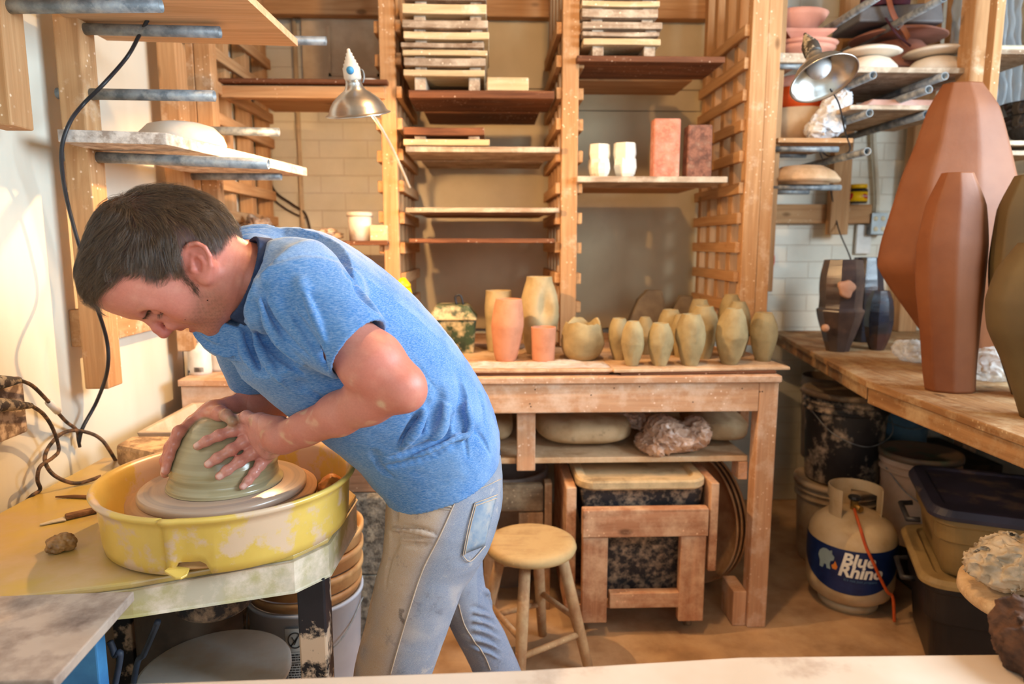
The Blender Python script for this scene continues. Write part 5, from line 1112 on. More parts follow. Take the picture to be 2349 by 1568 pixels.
# clump of dark coir/brush at the bottom right corner
brd = surf('brown_bristle', lin(96,66,48), lin(58,38,28), rough=.9, scale=40, bmp=.8, bdist=.006, stretch=(1,.3,1))
p = PZ(2335, 1520, FZ); 
S = SDF().ell((p[0]+.03, p[1]-.02, FZ+.02), (.06,.07,.045), None, 0).ell((p[0]+.02, p[1]+.03, FZ+.045), (.03,.03,.03), None, .02)
S.disp(lambda P: .006*vnoise(P, 120, 2)+.003*vnoise(P, 320, 5), (p[0], p[1], FZ), .3)
V, Q = surface_nets(S, A(p[0]-.08, p[1]-.12, FZ-.03), A(p[0]+.12, p[1]+.1, FZ+.1), .003); V[:, 2] = np.maximum(V[:, 2], FZ+.001)
mesh_solo('coarse_sponge', V, Q, brd, (p[0]+.03, p[1], FZ+.001), 'ragged dark brown sponge on the plaster table in the bottom right corner', 'sponge')
# ------------------------------------------------------------------ wheel
TZ = .768
ylw = surf('yellow_wheel_plastic', lin(224,190,98), lin(210,174,80), rough=.32, scale=6, dust=lin(214,184,154), dlo=.52, dhi=.57, dscale=7, detail=7, bmp=.1, spec=.6)
ytop = surf('yellow_wheel_table', lin(192,164,80), lin(178,148,64), rough=.35, scale=5, dust=lin(190,162,122), dlo=.44, dhi=.66, dscale=5, detail=8, bmp=.15, spec=.6)
wedge = surf('clay_caked_edge', lin(188,176,154), lin(180,166,110), rough=.5, scale=8, dust=lin(222,204,184), dlo=.45, dhi=.6, dscale=12, bmp=.2)
wheel = thing('pottery_wheel', 'yellow pottery wheel with splash pan, the man is throwing on it', 'pottery wheel', (-.52, 1.34, 0))
q0, q1, q2 = PZ(0, 1372, TZ), PZ(300, 1335, TZ), PZ(747, 1243, TZ)
top = [(-1.045, q0[1]-.03), (q0[0], q0[1]), (q1[0], q1[1]), (-.36, 1.20), (q2[0], q2[1]+.02), (q2[0]+.01, q2[1]+.25), (-.40, 1.66), (-.60, 1.78), (-1.03, 1.80)]
mb = MB().prism([(x, y, TZ-.012) for x, y in top], (0, 0, .012)); make('table_top', mb, ytop, wheel, .004)
# apron: deeper at the right end
drops = [.05, .055, .062, .075, .078, .078, .06, .06, .05]
n = len(top); vs = [(x, y, TZ-.0125) for x, y in top]+[(x, y, TZ-drops[i]) for i, (x, y) in enumerate(top)]
mb = MB().add(vs, [(i, n+i, n+(i+1) % n, (i+1) % n) for i in range(n)]+[tuple(range(n, 2*n)), tuple(range(n-1, -1, -1))]); make('frame', mb, wedge, wheel, .004)
p = PY(513, 1360, 1.085); p = PX(513, 1360, -.455); 
dv = Vector((q2[0]-q1[0], q2[1]+.02-q1[1], 0)).normalized(); nv = Vector((dv.y, -dv.x, 0)); t = .42; bp = Vector((q1[0], q1[1], 0))+dv*.155; 
make('bolt', MB().lathe((bp.x, bp.y, TZ-.040), [(.012,0),(.011,.003),(.006,.004),(.005,.008),(0,.009)], 24, nv), wedge, wheel)
legm = surf('black_leg_clay_caked', lin(40,38,44), lin(26,26,32), rough=.45, scale=8, dust=lin(214,186,160), dlo=.50, dhi=.56, dscale=11, detail=7)
lx, ly = -.345, 1.275
make('leg', MB().box(lx-.027, lx+.027, ly-.027, ly+.027, .0005, TZ-.075), legm, wheel, .004)
for x, y in ((-.95, 1.25), (-.95, 1.7), (-.45, 1.62)): make('leg', MB().box(x-.024, x+.024, y-.024, y+.024, .0005, TZ-.079), legm, wheel, .004)
make('motor_housing', MB().lathe((-.60, 1.42, TZ-.22), [(0,0),(.07,0),(.08,.01),(.08,.16),(0,.16)], 32), binm, wheel)
PC = (-.52, 1.34); pr_ = .236; ph = .108
# splash pan: walls slightly tapered, flared rolled rim, open seam with a notch at the front
seam = math.atan2(PZ(385, 1190, .87)[1]-PC[1], PZ(385, 1190, .87)[0]-PC[0])
pz = TZ+.001
n_ = 160; prof = [(.218,.0),(.226,.004),(.229,.02),(.233,.085),(.236,.095),(.243,.100),(.246,.106),(.243,.111),(.236,.110),(.229,.101),(.226,.085),(.222,.008)]
vs = []; fs = []; npf = len(prof); notch0, notch1 = 0.0, .26
for i in range(n_+1):
    a = seam+2*math.pi*i/n_
    lap = .0025 if i < 3 else 0
    for r_, z in prof:
        zz = z
        da = (a-seam) % (2*math.pi)
        if z < .03 and .0 < da-.03 < notch1: zz = z+.024*min(1, (da-.03)/.02, (notch1-da+.03)/.02)
        vs.append((PC[0]+(r_+lap)*math.cos(a), PC[1]+(r_+lap)*math.sin(a), pz+zz))
fs = [(i*npf+k, (i+1)*npf+k, (i+1)*npf+(k+1) % npf, i*npf+(k+1) % npf) for i in range(n_) for k in range(npf)]+[tuple(range(npf)), tuple(n_*npf+k for k in range(npf-1, -1, -1))]
pan = make('splash_pan', MB().add(vs, fs, True), ylw, wheel)
make('pan_floor', MB().lathe((PC[0], PC[1], pz+.012), [(.0,0),(.222,0),(.222,.004),(0,.004)], 64), surf('slip_puddle', lin(206,166,110), lin(176,128,80), rough=.25, scale=6, bmp=.1), pan)
# overlap flap and the small tongue at the notch
vs = []
for i in range(13):
    a = seam+R(-.5)+R(1.2)*i/12
sa = seam+.10; c = (PC[0]+.236*math.cos(sa), PC[1]+.236*math.sin(sa), pz+.014)
make('latch_tongue', MB().prism([(PC[0]+.222*math.cos(seam+.01), PC[1]+.222*math.sin(seam+.01), pz+.016), (PC[0]+.243*math.cos(seam+.01), PC[1]+.243*math.sin(seam+.01), pz+.017), (PC[0]+.25*math.cos(seam+.10), PC[1]+.25*math.sin(seam+.10), pz+.008), (PC[0]+.25*math.cos(seam+.135), PC[1]+.25*math.sin(seam+.135), pz+.008), (PC[0]+.24*math.cos(seam+.16), PC[1]+.24*math.sin(seam+.16), pz+.009), (PC[0]+.222*math.cos(seam+.15), PC[1]+.222*math.sin(seam+.15), pz+.012)], (0,0,.004)), ylw, pan, .001)
# wheel head, bat
whd = surf('wet_wheel_head', lin(206,176,142), lin(176,146,116), rough=.3, scale=5, dust=lin(160,150,136), dlo=.4, dhi=.65, dscale=4, bmp=.1, spec=.6)
def spin(name, c1, c2, rgh=.25):
    m, t, b = nt(name); tc = N(t, 'ShaderNodeTexCoord'); sp = N(t, 'ShaderNodeSeparateXYZ'); t.links.new(tc.outputs['Object'], sp.inputs[0])
    ln = N(t, 'ShaderNodeVectorMath', operation='LENGTH'); cb = N(t, 'ShaderNodeCombineXYZ'); t.links.new(sp.outputs[0], cb.inputs[0]); t.links.new(sp.outputs[1], cb.inputs[1]); t.links.new(cb.outputs[0], ln.inputs[0])
    c2b = N(t, 'ShaderNodeCombineXYZ'); t.links.new(ln.outputs['Value'], c2b.inputs[0]); mz = N(t, 'ShaderNodeMath', operation='MULTIPLY'); mz.inputs[1].default_value = 1.0; t.links.new(sp.outputs[2], mz.inputs[0]); t.links.new(mz.outputs[0], c2b.inputs[2])
    n = nz(t, c2b.outputs[0], 60, 5, .6); t.links.new(mixc(t, ramp(t, n, .35, .65), c1, c2), b.inputs['Base Color']); b.inputs['Roughness'].default_value = rgh; b.inputs['Specular IOR Level'].default_value = .7
    bump(t, b, n, .12, .001); return m
HZ = .842; HX = PC[0]-.012
make('wheel_head', MB().lathe((HX, PC[1], HZ-.03), [(0,0),(.04,0),(.045,.005),(.165,.012),(.178,.016),(.178,.029),(0,.029)], 72), spin('spinning_head', lin(206,158,118), lin(170,124,90), .4), wheel)
make('drive_shaft', MB().cyl((PC[0], PC[1], pz+.017), (PC[0], PC[1], HZ-.031), .035), MATS['dusty_tray'], wheel)
make('bat', MB().lathe((HX, PC[1], HZ), [(0,0),(.156,0),(.158,.004),(.158,.012),(.154,.016),(0,.0165)], 72), spin('spinning_bat', lin(196,166,142), lin(160,140,128), .28), None, 0, (HX, PC[1], HZ), 'wet round bat spinning on the wheel head beneath the clay', 'bat')
# clay mound (solid of revolution); the hands use the same profile
CZ = HZ+.017; CC = A(HX+.002, PC[1], CZ)
CPROF = [(.110,0),(.109,.005),(.104,.012),(.101,.024),(.1015,.038),(.0985,.052),(.091,.070),(.081,.088),(.068,.106),(.053,.121),(.035,.132),(.016,.137),(0,.138)]
cpr = [(max(0, q[0]), q[2]) for q in spline([(a, 0, b) for a, b in CPROF], 5)]
clayw = spin('wet_throwing_clay', lin(178,166,132), lin(156,144,110), .22)
def cwob(t, z): return 1+.012*math.sin(z*330+t)*math.exp(-(z/.045)**2)+.003*math.sin(z*800-t)
make('clay_mound', MB().lathe(CC, cpr, 96, wob=cwob), clayw, None, 0, CC, 'domed mound of wet grey-green clay being centred on the wheel', 'clay')
CL = SDF(); _r = np.array([q[0] for q in cpr[::-1]]); _z = np.array([q[1] for q in cpr])
def clay_d(P):
    q = P-CC; rr = np.hypot(q[:, 0], q[:, 1]); zz = q[:, 2]; seg = np.array(cpr); d = np.full(len(P), 1e9)
    for i in range(len(seg)-1):
        a = seg[i]; ab = seg[i+1]-a; w = np.stack([rr, zz], 1)-a; t = np.clip((w@ab)/max(ab@ab, 1e-12), 0, 1); e = w-t[:, None]*ab; d = np.minimum(d, np.sqrt((e*e).sum(1)))
    R_ = np.interp(zz, _z, [q[0] for q in cpr]); ins = (rr < R_) & (zz > 0) & (zz < cpr[-1][1]); return np.where(ins, -d, d)
CL.op(clay_d, CC+A(0,0,.07), .15, 0)
# sponge in the pan
p = A(PC[0]+.192, PC[1]+.035, HZ-.0)
S = SDF().ell((p[0], p[1], pz+.017+.035), (.028,.040,.038), None, 0); S.disp(lambda P: .002*vnoise(P, 200, 1), p, .2)
V, Q = surface_nets(S, p-A(.06,.07,.08), p+A(.06,.07,.06), .003); V[:, 0] = np.where(V[:, 0]-PC[0] > .19, V[:, 0], V[:, 0])
mesh_solo('sponge', V, Q, surf('wet_orange_sponge', lin(200,124,50), lin(176,100,36), rough=.35, scale=30, bmp=.4), (p[0], p[1], V[:, 2].min()), 'wet orange-brown sponge sitting inside the splash pan at its right', 'sponge')
# tools and clay on the wheel table
def onT(px, py, z=TZ): return PZ(px, py, z)
a, b = onT(92, 1206), onT(150, 1193); c, d = onT(150, 1192), onT(236, 1172)
kn = thing('clay_knife', 'wooden-handled clay trimming knife on the yellow wheel table', 'knife', tuple(b))
make('blade', MB().beam(A(*a)+A(0,0,.003), A(*b)+A(0,0,.004), .006, .003, w2=.022), wedge, kn, .001)
make('handle', MB().beam(A(*c)+A(0,0,.0065), A(*d)+A(0,0,.0065), .018, .011), wood('tool_wood', lin(150,108,70), lin(96,64,42), 0, knots=False), kn, .004)
solo('needle_tool', MB().tube([A(*onT(128, 1143))+A(0,0,.004), A(*onT(170, 1142))+A(0,0,.004), A(*onT(214, 1144))+A(0,0,.004)], [.0018,.004,.0045], 10), wood('tool_wood', (0,0,0), (0,0,0)), 'thin dark wooden needle tool near the wall on the wheel table', 'tool')
p = onT(138, 1262); S = SDF().ell((p[0], p[1], TZ+.012), (.026,.022,.016), None, 0).ell((p[0]+.012, p[1]+.004, TZ+.016), (.015,.014,.014), None, .008)
S.disp(lambda P: .003*vnoise(P, 160, 8)+.0015*vnoise(P, 420, 3), p, .2); V, Q = surface_nets(S, p-A(.05,.05,.03), p+A(.05,.05,.05), .0015); V[:, 2] = np.maximum(V[:, 2], TZ+.0008)
mesh_solo('clay_lump', V, Q, surf('brown_clay_scrap', lin(166,128,82), lin(120,88,54), rough=.35, scale=30, bmp=.5), (p[0], p[1], TZ+.0008), 'small ragged lump of brown clay on the yellow wheel table', 'clay')
# small board at the lower left with a pale chipped edge
bz = TZ+.012; pts = [onT(0, 1378, bz), onT(308, 1362, bz), onT(125, 1566, bz), onT(-60, 1600, bz)]
pts = [(-1.0, float(pts[0][1]), TZ+.001), (float(pts[1][0]), float(pts[1][1]), TZ+.001), (float(pts[2][0]), float(pts[2][1])+.0, TZ+.001), (-1.0, float(pts[2][1]), TZ+.001)]
solo('small_work_board', MB().prism(pts, (0, 0, .016)), surf('white_board_laminate', lin(176,158,144), lin(150,130,114), rough=.7, scale=5, dust=lin(118,98,88), dlo=.47, dhi=.66, dscale=8), 'pale worn board with chipped edge in the bottom left corner', 'board', bevel=.002)
bl = surf('blue_board', lin(70,140,196), lin(50,112,170), rough=.6, scale=10, dust=lin(180,190,196), dlo=.6, dhi=.7, dscale=20)
p = PY(200, 1520, 1.12); solo('blue_bin', MB().box(p[0]-.14, p[0]+.012, 1.13, 1.16, .0005, TZ-.09), bl, 'blue upright panel under the bottom left board', 'panel', bevel=.003)
# trough and slabs behind the wheel
tr0, tr1 = PZ(265, 1012, .86), PZ(522, 885, .86)
trm2 = surf('clay_trough', lin(206,188,164), lin(186,164,138), rough=.8, scale=7, dust=lin(190,150,118), dlo=.5, dhi=.75, dscale=10)
tg = thing('clay_trough', 'long pale plaster-lined trough against the left wall behind the wheel', 'trough', (-.7, 1.95, .5))
x0, x1, y0, y1 = -.95, -.38, 1.82, 2.17
w0, zt0 = .03, .83
def trough_ring(s, z): return [(x0+s, y0+s, z), (x1-s, y0+s, z), (x1-s, y1-s, z), (x0+s, y1-s, z)]
mb = ringstack(MB(), [trough_ring(.06, .62), trough_ring(0, zt0), trough_ring(.018, zt0+.001), trough_ring(.075, .66)]); make('basin', mb, trm2, tg, .004)
make('stand', MB().box(x0+.08, -.74, y0+.06, y1-.06, .0005, .6195), binm, tg, .004)
# speckled slab propped in front of it
sp_ = surf('speckled_slab', lin(214,182,140), lin(150,120,90), rough=.9, scale=45, lo=.35, hi=.5, dust=lin(222,188,146), dlo=.45, dhi=.6, dscale=10, bmp=.4, bdist=.003)
zs_ = .83; p0, p1, p2, p3 = PZ(263, 1018, zs_), PZ(400, 1045, zs_), PZ(500, 1000, zs_), PZ(310, 985, zs_)
solo('stone_slab', MB().prism([(p0[0], p0[1], TZ+.001), (p1[0], p1[1]+.0, TZ+.001), (p1[0]+.08, 1.79, TZ+.001), (p0[0]+.0, 1.79, TZ+.001)], (0, 0, zs_-TZ-.001)), sp_, 'speckled sandy slab on the wheel table behind the splash pan', 'slab', bevel=.012)
# white pail with stacked tan pails in it, behind the wheel leg
pwx, pwy = Xat(703, 1.86, 1400), 1.86
wp = thing('white_pail', 'tall white plastic pail with a printed warning label, behind the wheel leg', 'pail', (pwx, pwy, 0))
ppw = surf('white_pail_plastic', lin(206,214,228), lin(196,204,220), rough=.4, scale=10, dust=lin(206,180,150), dlo=.66, dhi=.8, dscale=6, bmp=.02); r = .163; h = .36
make('body', MB().lathe((pwx, pwy, .0005), [(0,0),(r*.86,0),(r*.875,.008),(r*.96,h*.97),(r,h*.975),(r,h),(r*.94,h),(r*.82,.01),(0,.01)], 56), ppw, wp)
make('bail', MB().tube(spline([(pwx-r, pwy, h*.9), (pwx-r*.7, pwy-r*.85, h*.74), (pwx, pwy-r*1.08, h*.66), (pwx+r*.7, pwy-r*.8, h*.72), (pwx+r, pwy, h*.9)], 8), .002, 6), galv, wp)
tanp = surf('clay_stained_pail', lin(214,166,112), lin(186,132,84), rough=.5, scale=8, dust=lin(150,100,60), dlo=.55, dhi=.7, dscale=6)
for i in range(4):
    z = h-.02+.052*i; make('stacked_pail', MB().lathe((pwx+.002*i, pwy, z), [(r*.80,-.10 if i == 0 else 0),(r*.9,.0),(r*.96,.004),(r*.96,.03),(r*1.0,.034),(r*1.0,.050),(r*.95,.0505),(r*.90,.04),(r*.78,.0)] if i else [(r*.90,.021),(r*.94,.022),(r*.95,.034),(r*.98,.036),(r*.98,.050),(r*.93,.050),(r*.86,.03)], 56, caps=False), tanp, None, 0, (pwx, pwy, z), 'clay-stained tan pail, %s of the nested stack in the white pail' % ['lowest','second from the bottom','third from the bottom','topmost open'][i], 'pail', 'nested tan pails')
# label on the pail
def on_pail(a, z, d=.0016): f = .86+.10*(z/h); rr = r*f+d+.002; return (pwx+rr*math.cos(a), pwy+rr*math.sin(a), z)
a_l = math.atan2(-1.86+0, -pwx)+R(-2)
def lab_quads(rects, m, nm, par, d):
    mb = MB()
    for (u0, u1, z0, z1) in rects:
        k = max(1, int((u1-u0)/.01)+1); vs = []
        for i in range(k+1):
            a = a_l+(u0+(u1-u0)*i/k)/r; vs += [on_pail(a, z0, d), on_pail(a, z1, d)]
        mb.add(vs, [(2*i, 2*i+2, 2*i+3, 2*i+1) for i in range(k)])
    return make(nm, mb, m, par)
lab = lab_quads([(-.055,.0,.10,.325)], whp, 'label', wp, .0012)
rects = [(-.055,-.0545,.10,.325),(0,.0005,.10,.325),(-.055,0,.324,.325),(-.055,0,.10,.101),(-.055,0,.255,.256)]
random.seed(5)
z = .245
while z > .11:
    u = -.051
    while u < -.008:
        wd = random.uniform(.004,.011); rects.append((u, min(u+wd, -.004), z, z+.0042)); u += wd+.0018
    z -= .0075
lb2 = lab_quads(rects, ink, 'label_print', lab, .0022)
mb = MB(); ring = [on_pail(a_l+(-.0275+.019*math.cos(t))/r, .29+.022*math.sin(t), .0026) for t in np.linspace(0, 2*math.pi, 30, endpoint=False)]; mb.tube(ring, .0016, 6, True)
mb.tube([on_pail(a_l+(-.0275-.012)/r, .274, .003), on_pail(a_l+(-.0275+.012)/r, .306, .003)], .0016, 6); mb.tube([on_pail(a_l+(-.036)/r, .30, .003), on_pail(a_l-.028/r, .285, .003), on_pail(a_l-.02/r, .30, .003), on_pail(a_l-.03/r, .278, .003)], .0014, 6)
make('warning_symbol', mb, ink, lab)
# round grey-white bat on an upturned bucket beneath the wheel, lower left
c = PZ(485, 1545, .42); c = (float(c[0]), float(c[1])+.02)
solo('round_bat', MB().lathe((c[0], c[1], .40), [(0,0),(.15,0),(.158,.005),(.158,.016),(.15,.02),(0,.0205)], 64), surf('blue_grey_bat', lin(222,228,228), lin(196,204,206), rough=.5, scale=5, dust=lin(206,196,180), dlo=.5, dhi=.7, dscale=5), 'round blue-grey bat under the wheel at the bottom of the frame', 'bat')
solo('foot_bucket', MB().lathe((c[0], c[1], .0005), [(0,0),(.12,0),(.135,.39),(.128,.398),(0,.398)], 40), binm, 'dark bucket carrying the round bat under the wheel', 'bucket')
# vague things in the dark under the wheel
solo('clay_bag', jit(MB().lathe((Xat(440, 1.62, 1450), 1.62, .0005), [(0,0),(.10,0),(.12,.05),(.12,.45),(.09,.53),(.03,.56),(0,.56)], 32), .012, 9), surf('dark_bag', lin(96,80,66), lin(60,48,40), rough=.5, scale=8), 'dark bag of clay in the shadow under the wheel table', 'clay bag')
# plate edge peeking behind the man's wrist
p = PZ(668, 940, .85); solo('white_plate', MB().lathe((p[0], 1.98, .852), [(0,0),(.03,0),(.062,.016),(.060,.018),(.028,.004),(0,.004)], 40), porc, 'white saucer edge peeking out between shirt and forearm, behind the wheel', 'plate')
# ------------------------------------------------------------------ outlet and cords on the left wall
yo = PX(15, 900, WL)[1]
ot = thing('wall_outlet', 'clay-caked wall outlet with two plugs at the left edge', 'outlet', tuple(PX(15, 900, WL)))
cak = surf('clay_caked_outlet', lin(196,176,156), lin(120,100,86), rough=.8, scale=40, lo=.4, hi=.55, bmp=.5, bdist=.003)
make('box', MB().box(WL+.0005, WL+.05, PX(2, 900, WL+.05)[1]-.08, PX(36, 900, WL+.03)[1], Zat(962, 1.62, 10), Zat(842, 1.62, 10)), cak, ot, .006)
for (y0_, y1_) in ((876, 872), (928, 930)):
    a = PX(0, y0_, WL+.06); b = PX(46 if y0_ < 900 else 72, y1_, WL+.075)
    make('plug', MB().tube([A(*a)-A(0,.03,0), a, (A(*a)+A(*b))/2, b], [.016,.015,.011,.006], 14), surf('black_plug_caked', lin(50,48,54), lin(150,140,128), rough=.6, scale=60, lo=.5, hi=.6), ot)
def cord(pts, r_, m, label, name='power_cord'):
    return solo(name, MB().tube(spline(pts, 10), r_, 8), m, label, 'cord')
W = lambda x, y, o: PX(x, y, WL+o)
cord([W(46,872,.075), W(75,885,.07), W(110,920,.05), W(150,965,.03), W(175,985,.02), W(180,1010,.015), W(183,1024,.012)], .0042, clay_cord, 'cord from the upper plug with a taped joint')
cord([W(72,930,.075), W(100,950,.06), W(122,985,.05), W(135,1030,.045), W(120,1050,.05), W(92,1070,.05), W(86,1100,.045), W(92,1122,.04), W(75,1135,.04), W(60,1150,.03)], .0042, clay_cord, 'dusty cord from the lower plug looping down to the wheel table')
cord([PX(348, 28, -.80), PX(320,80,-.84), PX(292,130,-.88), PX(240,190,-.90), PY(190,240,1.70), PY(158,285,1.64), PY(141,350,1.63), PY(150,440,1.66), PY(175,540,1.69), PY(200,620,1.70), PX(218,690,-.93), PX(245,780,-.93), PX(246,850,-.94), W(222,920,.05), W(190,980,.03), W(181,1015,.02)], .0045, black_rubber, 'long black cord draped from the top pipe down past the left post')
cord([PX(270, 1064, -.98), PX(235,1010,-1.0), PX(195,990,-1.03), PX(150,990,-1.04), PX(115,1020,-1.04), PX(103,1055,-1.03), PX(125,1090,-1.0), PX(175,1108,-.97), PX(232,1092,-.93)], .0045, clay_cord, 'thick dusty cord coiled in a loop on the left wall above the wheel table')
tj = PX(122, 928, WL+.045); 
solo('cord_joint', MB().tube([A(*PX(112, 922, WL+.05)), A(*PX(132, 943, WL+.04))], .0085, 10), whitep, 'white tape joint on the upper plug cord', 'tape')
cord([PY(362, 1425, 1.22), PY(352, 1450, 1.25), PY(330, 1500, 1.3), PY(310, 1545, 1.32), (-.80, 1.35, .16), (-.8, 1.4, .006)], .006, surf('dusty_blue_cord', lin(60,72,92), lin(40,48,62), rough=.5), 'dusty blue-black cord hanging under the wheel table')
cord([PY(252, 1470, 1.2), PY(262, 1500, 1.2), PY(266, 1560, 1.2), (-.86, 1.2, .006)], .006, MATS['dusty_blue_cord'], 'second blue-black cord near the blue panel under the wheel')
# ------------------------------------------------------------------ clamp lamps
alu = surf('spun_aluminium', lin(212,212,208), lin(190,190,188), rough=.28, metal=.95, scale=3, bmp=.05, stretch=(1,1,12))
bulbm, t, b = nt('lit_bulb'); b.inputs['Emission Color'].default_value = (1,.62,.28,1); b.inputs['Emission Strength'].default_value = 30
def clamp_lamp(c, axis, R0, label, lit, cordpts=None, inner=None, dark=False, scale=1):
    # c: centre of the open rim; axis: from the rim towards the socket
    t_ = thing('clamp_lamp', label, 'lamp', c); ax_ = Vector(axis).normalized(); s = R0
    pr = [(1.0,0),(1.03,-.01),(1.05,.01),(.97,.045),(.92,.10),(.86,.26),(.75,.42),(.66,.50),(.64,.52),(.50,.63),(.36,.72),(.30,.80),(.25,.95),(.24,1.12)]
    inn = [(.22,1.12),(.23,.93),(.28,.78),(.34,.70),(.48,.61),(.62,.50),(.73,.40),(.84,.25),(.90,.10),(.95,.03),(1.0,0)]
    sm_ = lambda P_: [(a*s, b*s) for a, b in P_]
    make('shade', MB().lathe(c, sm_(pr)+sm_(inn), 64, ax_, caps=False), alu, t_)
    c2 = Vector(c)+ax_*1.10*s
    sk = surf('ceramic_socket', lin(232,224,212), lin(200,190,178), rough=.5, bmp=0) if not dark else surf('dark_socket', lin(60,54,48), lin(30,28,28), rough=.5, scale=40, dust=lin(180,170,150), dlo=.5, dhi=.6, dscale=40)
    so = make('socket', MB().lathe(c2, sm_([(0,-.06),(.25,-.06),(.27,0),(.27,.30),(.23,.34),(.23,.42),(.18,.44),(.18,.52),(.14,.54),(.14,.62),(.10,.64),(.10,.72),(.06,.74),(.05,.84),(0,.86)]), 28, ax_), sk, t_)
    if not dark:
        k = Vector((0, -1, 0)); make('knob', MB().lathe(c2+ax_*.16*s+k*.25*s, sm_([(0,.10),(.11,.08),(.12,0)]), 18, k), surf('blue_knob', lin(70,150,200), lin(60,130,180), bmp=0), so)
    bm_ = Vector(c)+ax_*.60*s
    make('bulb', MB().lathe(bm_+ax_*.25*s, sm_([(.0,-.72),(.18,-.68),(.32,-.55),(.38,-.38),(.34,-.2),(.2,.02),(.16,.2),(0,.22)]), 32, ax_), bulbm if lit else surf('frosted_bulb', lin(226,228,230), lin(216,220,224), rough=.25, bmp=0), t_)
    return t_
p = PY(822, 262, 1.98)
L1c = (float(p[0]), 1.98, float(p[2])+.0)
l1 = clamp_lamp(L1c, (-.08, -.30, 1), .086, 'shiny aluminium clamp lamp shade glowing beside the left rack post', True)
cpm = surf('white_flex', lin(240,228,206), lin(226,210,186), rough=.5, bmp=0)
make('arm', MB().tube(spline([PY(850,258,2.02), PY(872,290,2.2), PY(900,340,2.45), PY(925,395,2.62), PY(940,430,2.72)], 8), .0048, 8), cpm, l1)
make('wire_guard', MB().tube(spline([PY(815,165,1.99), PY(830,160,1.99), PY(835,175,1.99), PY(832,190,1.99)], 6), .0025, 6), galv, l1)
p = PY(1890, 182, 2.1); c = (float(p[0]), 2.1, float(p[2])); tdir = A(*PY(1855, 98, 2.175))-A(*c)
l2 = clamp_lamp(c, tdir, .095, 'unlit aluminium clamp lamp with a pale bulb hanging at the right', False, dark=True)
make('clamp', MB().tube([PY(1872,150,2.16), PY(1905,132,2.2), PY(1930,128,2.3), PY(1952,135,2.5)], .006, 8), galv, l2)
make('cord', MB().tube(spline([PY(1905,205,2.14), PY(1925,240,2.3), PY(1938,300,2.5), PY(1950,340,2.68), PY(1935,354,2.8), PY(1900,358,2.95), PY(1880,345,3.0), PY(1900,400,3.2), PY(1905,430,3.27), PY(1922,520,3.27), PY(1950,590,2.9), PY(1960,640,2.8)], 8), .003, 6), black_rubber, l2)
# ------------------------------------------------------------------ the man
HY = 1.17
HC0 = PY(400, 620, HY); HV = HC0-O; HV = HV/np.linalg.norm(HV)     # the head is turned so that its side faces the viewer
def Hp(px, py, s=0): d = ray(px, py); return O+d*(((HC0-O)@HV)/(d@HV))-HV*s
def mir(p): return p-2*((p-HC0)@HV)*HV
def LQ(P): return (P-HC0)@HV
man = thing('person', 'man in blue t-shirt and dusty jeans bending over the wheel, hands on wet clay', 'person', (-.15, 1.42, 0))
dn = Hp(400+96, 620+27.5)-Hp(400, 620); dn = dn/np.linalg.norm(dn); hlat = HV; ff = np.cross(hlat, dn); ff = ff if ff[2] < 0 else -ff; lat = A(0, 1, 0)
HM = np.stack([dn, hlat, ff], 1)
B = SDF()
skc = Hp(368, 572); B.ell(skc, (.101, .077, .096), HM, 0)
B.ell(Hp(430, 560), (.075, .070, .075), HM, .03)                     # occiput
B.ell(Hp(292, 640), (.066, .062, .060), HM, .03)                     # forehead
B.ell(Hp(398, 668), (.094, .058, .052), HM, .03)                     # face mass
both = lambda f: (f(1), f(-1))
def S2(px, py, s): p = Hp(px, py, s); return p, mir(p)
for p, q in ((S2(318, 700, .018)[0], S2(345, 690, .046)[0]),):
    for a, b in ((p, q), (mir(p), mir(q))): B.cone(a, b, .0125, .011, .012)
B.cone(Hp(306, 708), Hp(330, 712), .014, .011, .012)
for a in S2(405, 680, .045): B.ell(a, (.034, .018, .026), HM, .02)   # cheekbone
for a in S2(440, 700, .036): B.ell(a, (.032, .018, .024), HM, .02)   # cheek
for (a, b) in zip(S2(503, 668, .050), S2(486, 742, .014)): B.cone(a, b, .019, .0165, .022)
B.cone(Hp(483, 748), Hp(490, 744), .0165, .016, .015)
B.ell(Hp(464, 731), (.028, .026, .019), HM, .012)
# eyes: socket, lid dome, lid crease
for a in S2(357, 716, .033): B.ell(a+ff*.004, (.017, .014, .0115), HM, .014, 's')
for a in S2(365, 704, .031): B.ell(a, (.0135, .0130, .0115), HM, .005)
for s_ in (1, -1):
    l0, l1, l2 = Hp(383, 698, .047), Hp(373, 711, .041), Hp(358, 721, .026)
    t = [l0, l1, l2]; t = t if s_ == 1 else [mir(x) for x in t]; B.chain(t, [.0012, .0014, .0012], .0025, 's')
    l0, l1, l2 = Hp(381, 692, .049), Hp(366, 697, .047), Hp(350, 712, .030); t = [l0, l1, l2]; t = t if s_ == 1 else [mir(x) for x in t]; B.chain(t, [.0010, .0013, .0010], .004, 's')
# nose
B.chain([Hp(330, 716), Hp(346, 734), Hp(362, 752), Hp(375, 763.5)], [.0075, .0078, .0088, .0086], .010)
for a in S2(393, 744, .0125): B.ell(a, (.0098, .0068, .0085), HM, .006)
for a in S2(389, 759, .0062): B.ell(a, (.0045, .0028, .0045), HM, .003, 's')
B.cone(Hp(376, 764), Hp(392, 752), .0065, .006, .006)
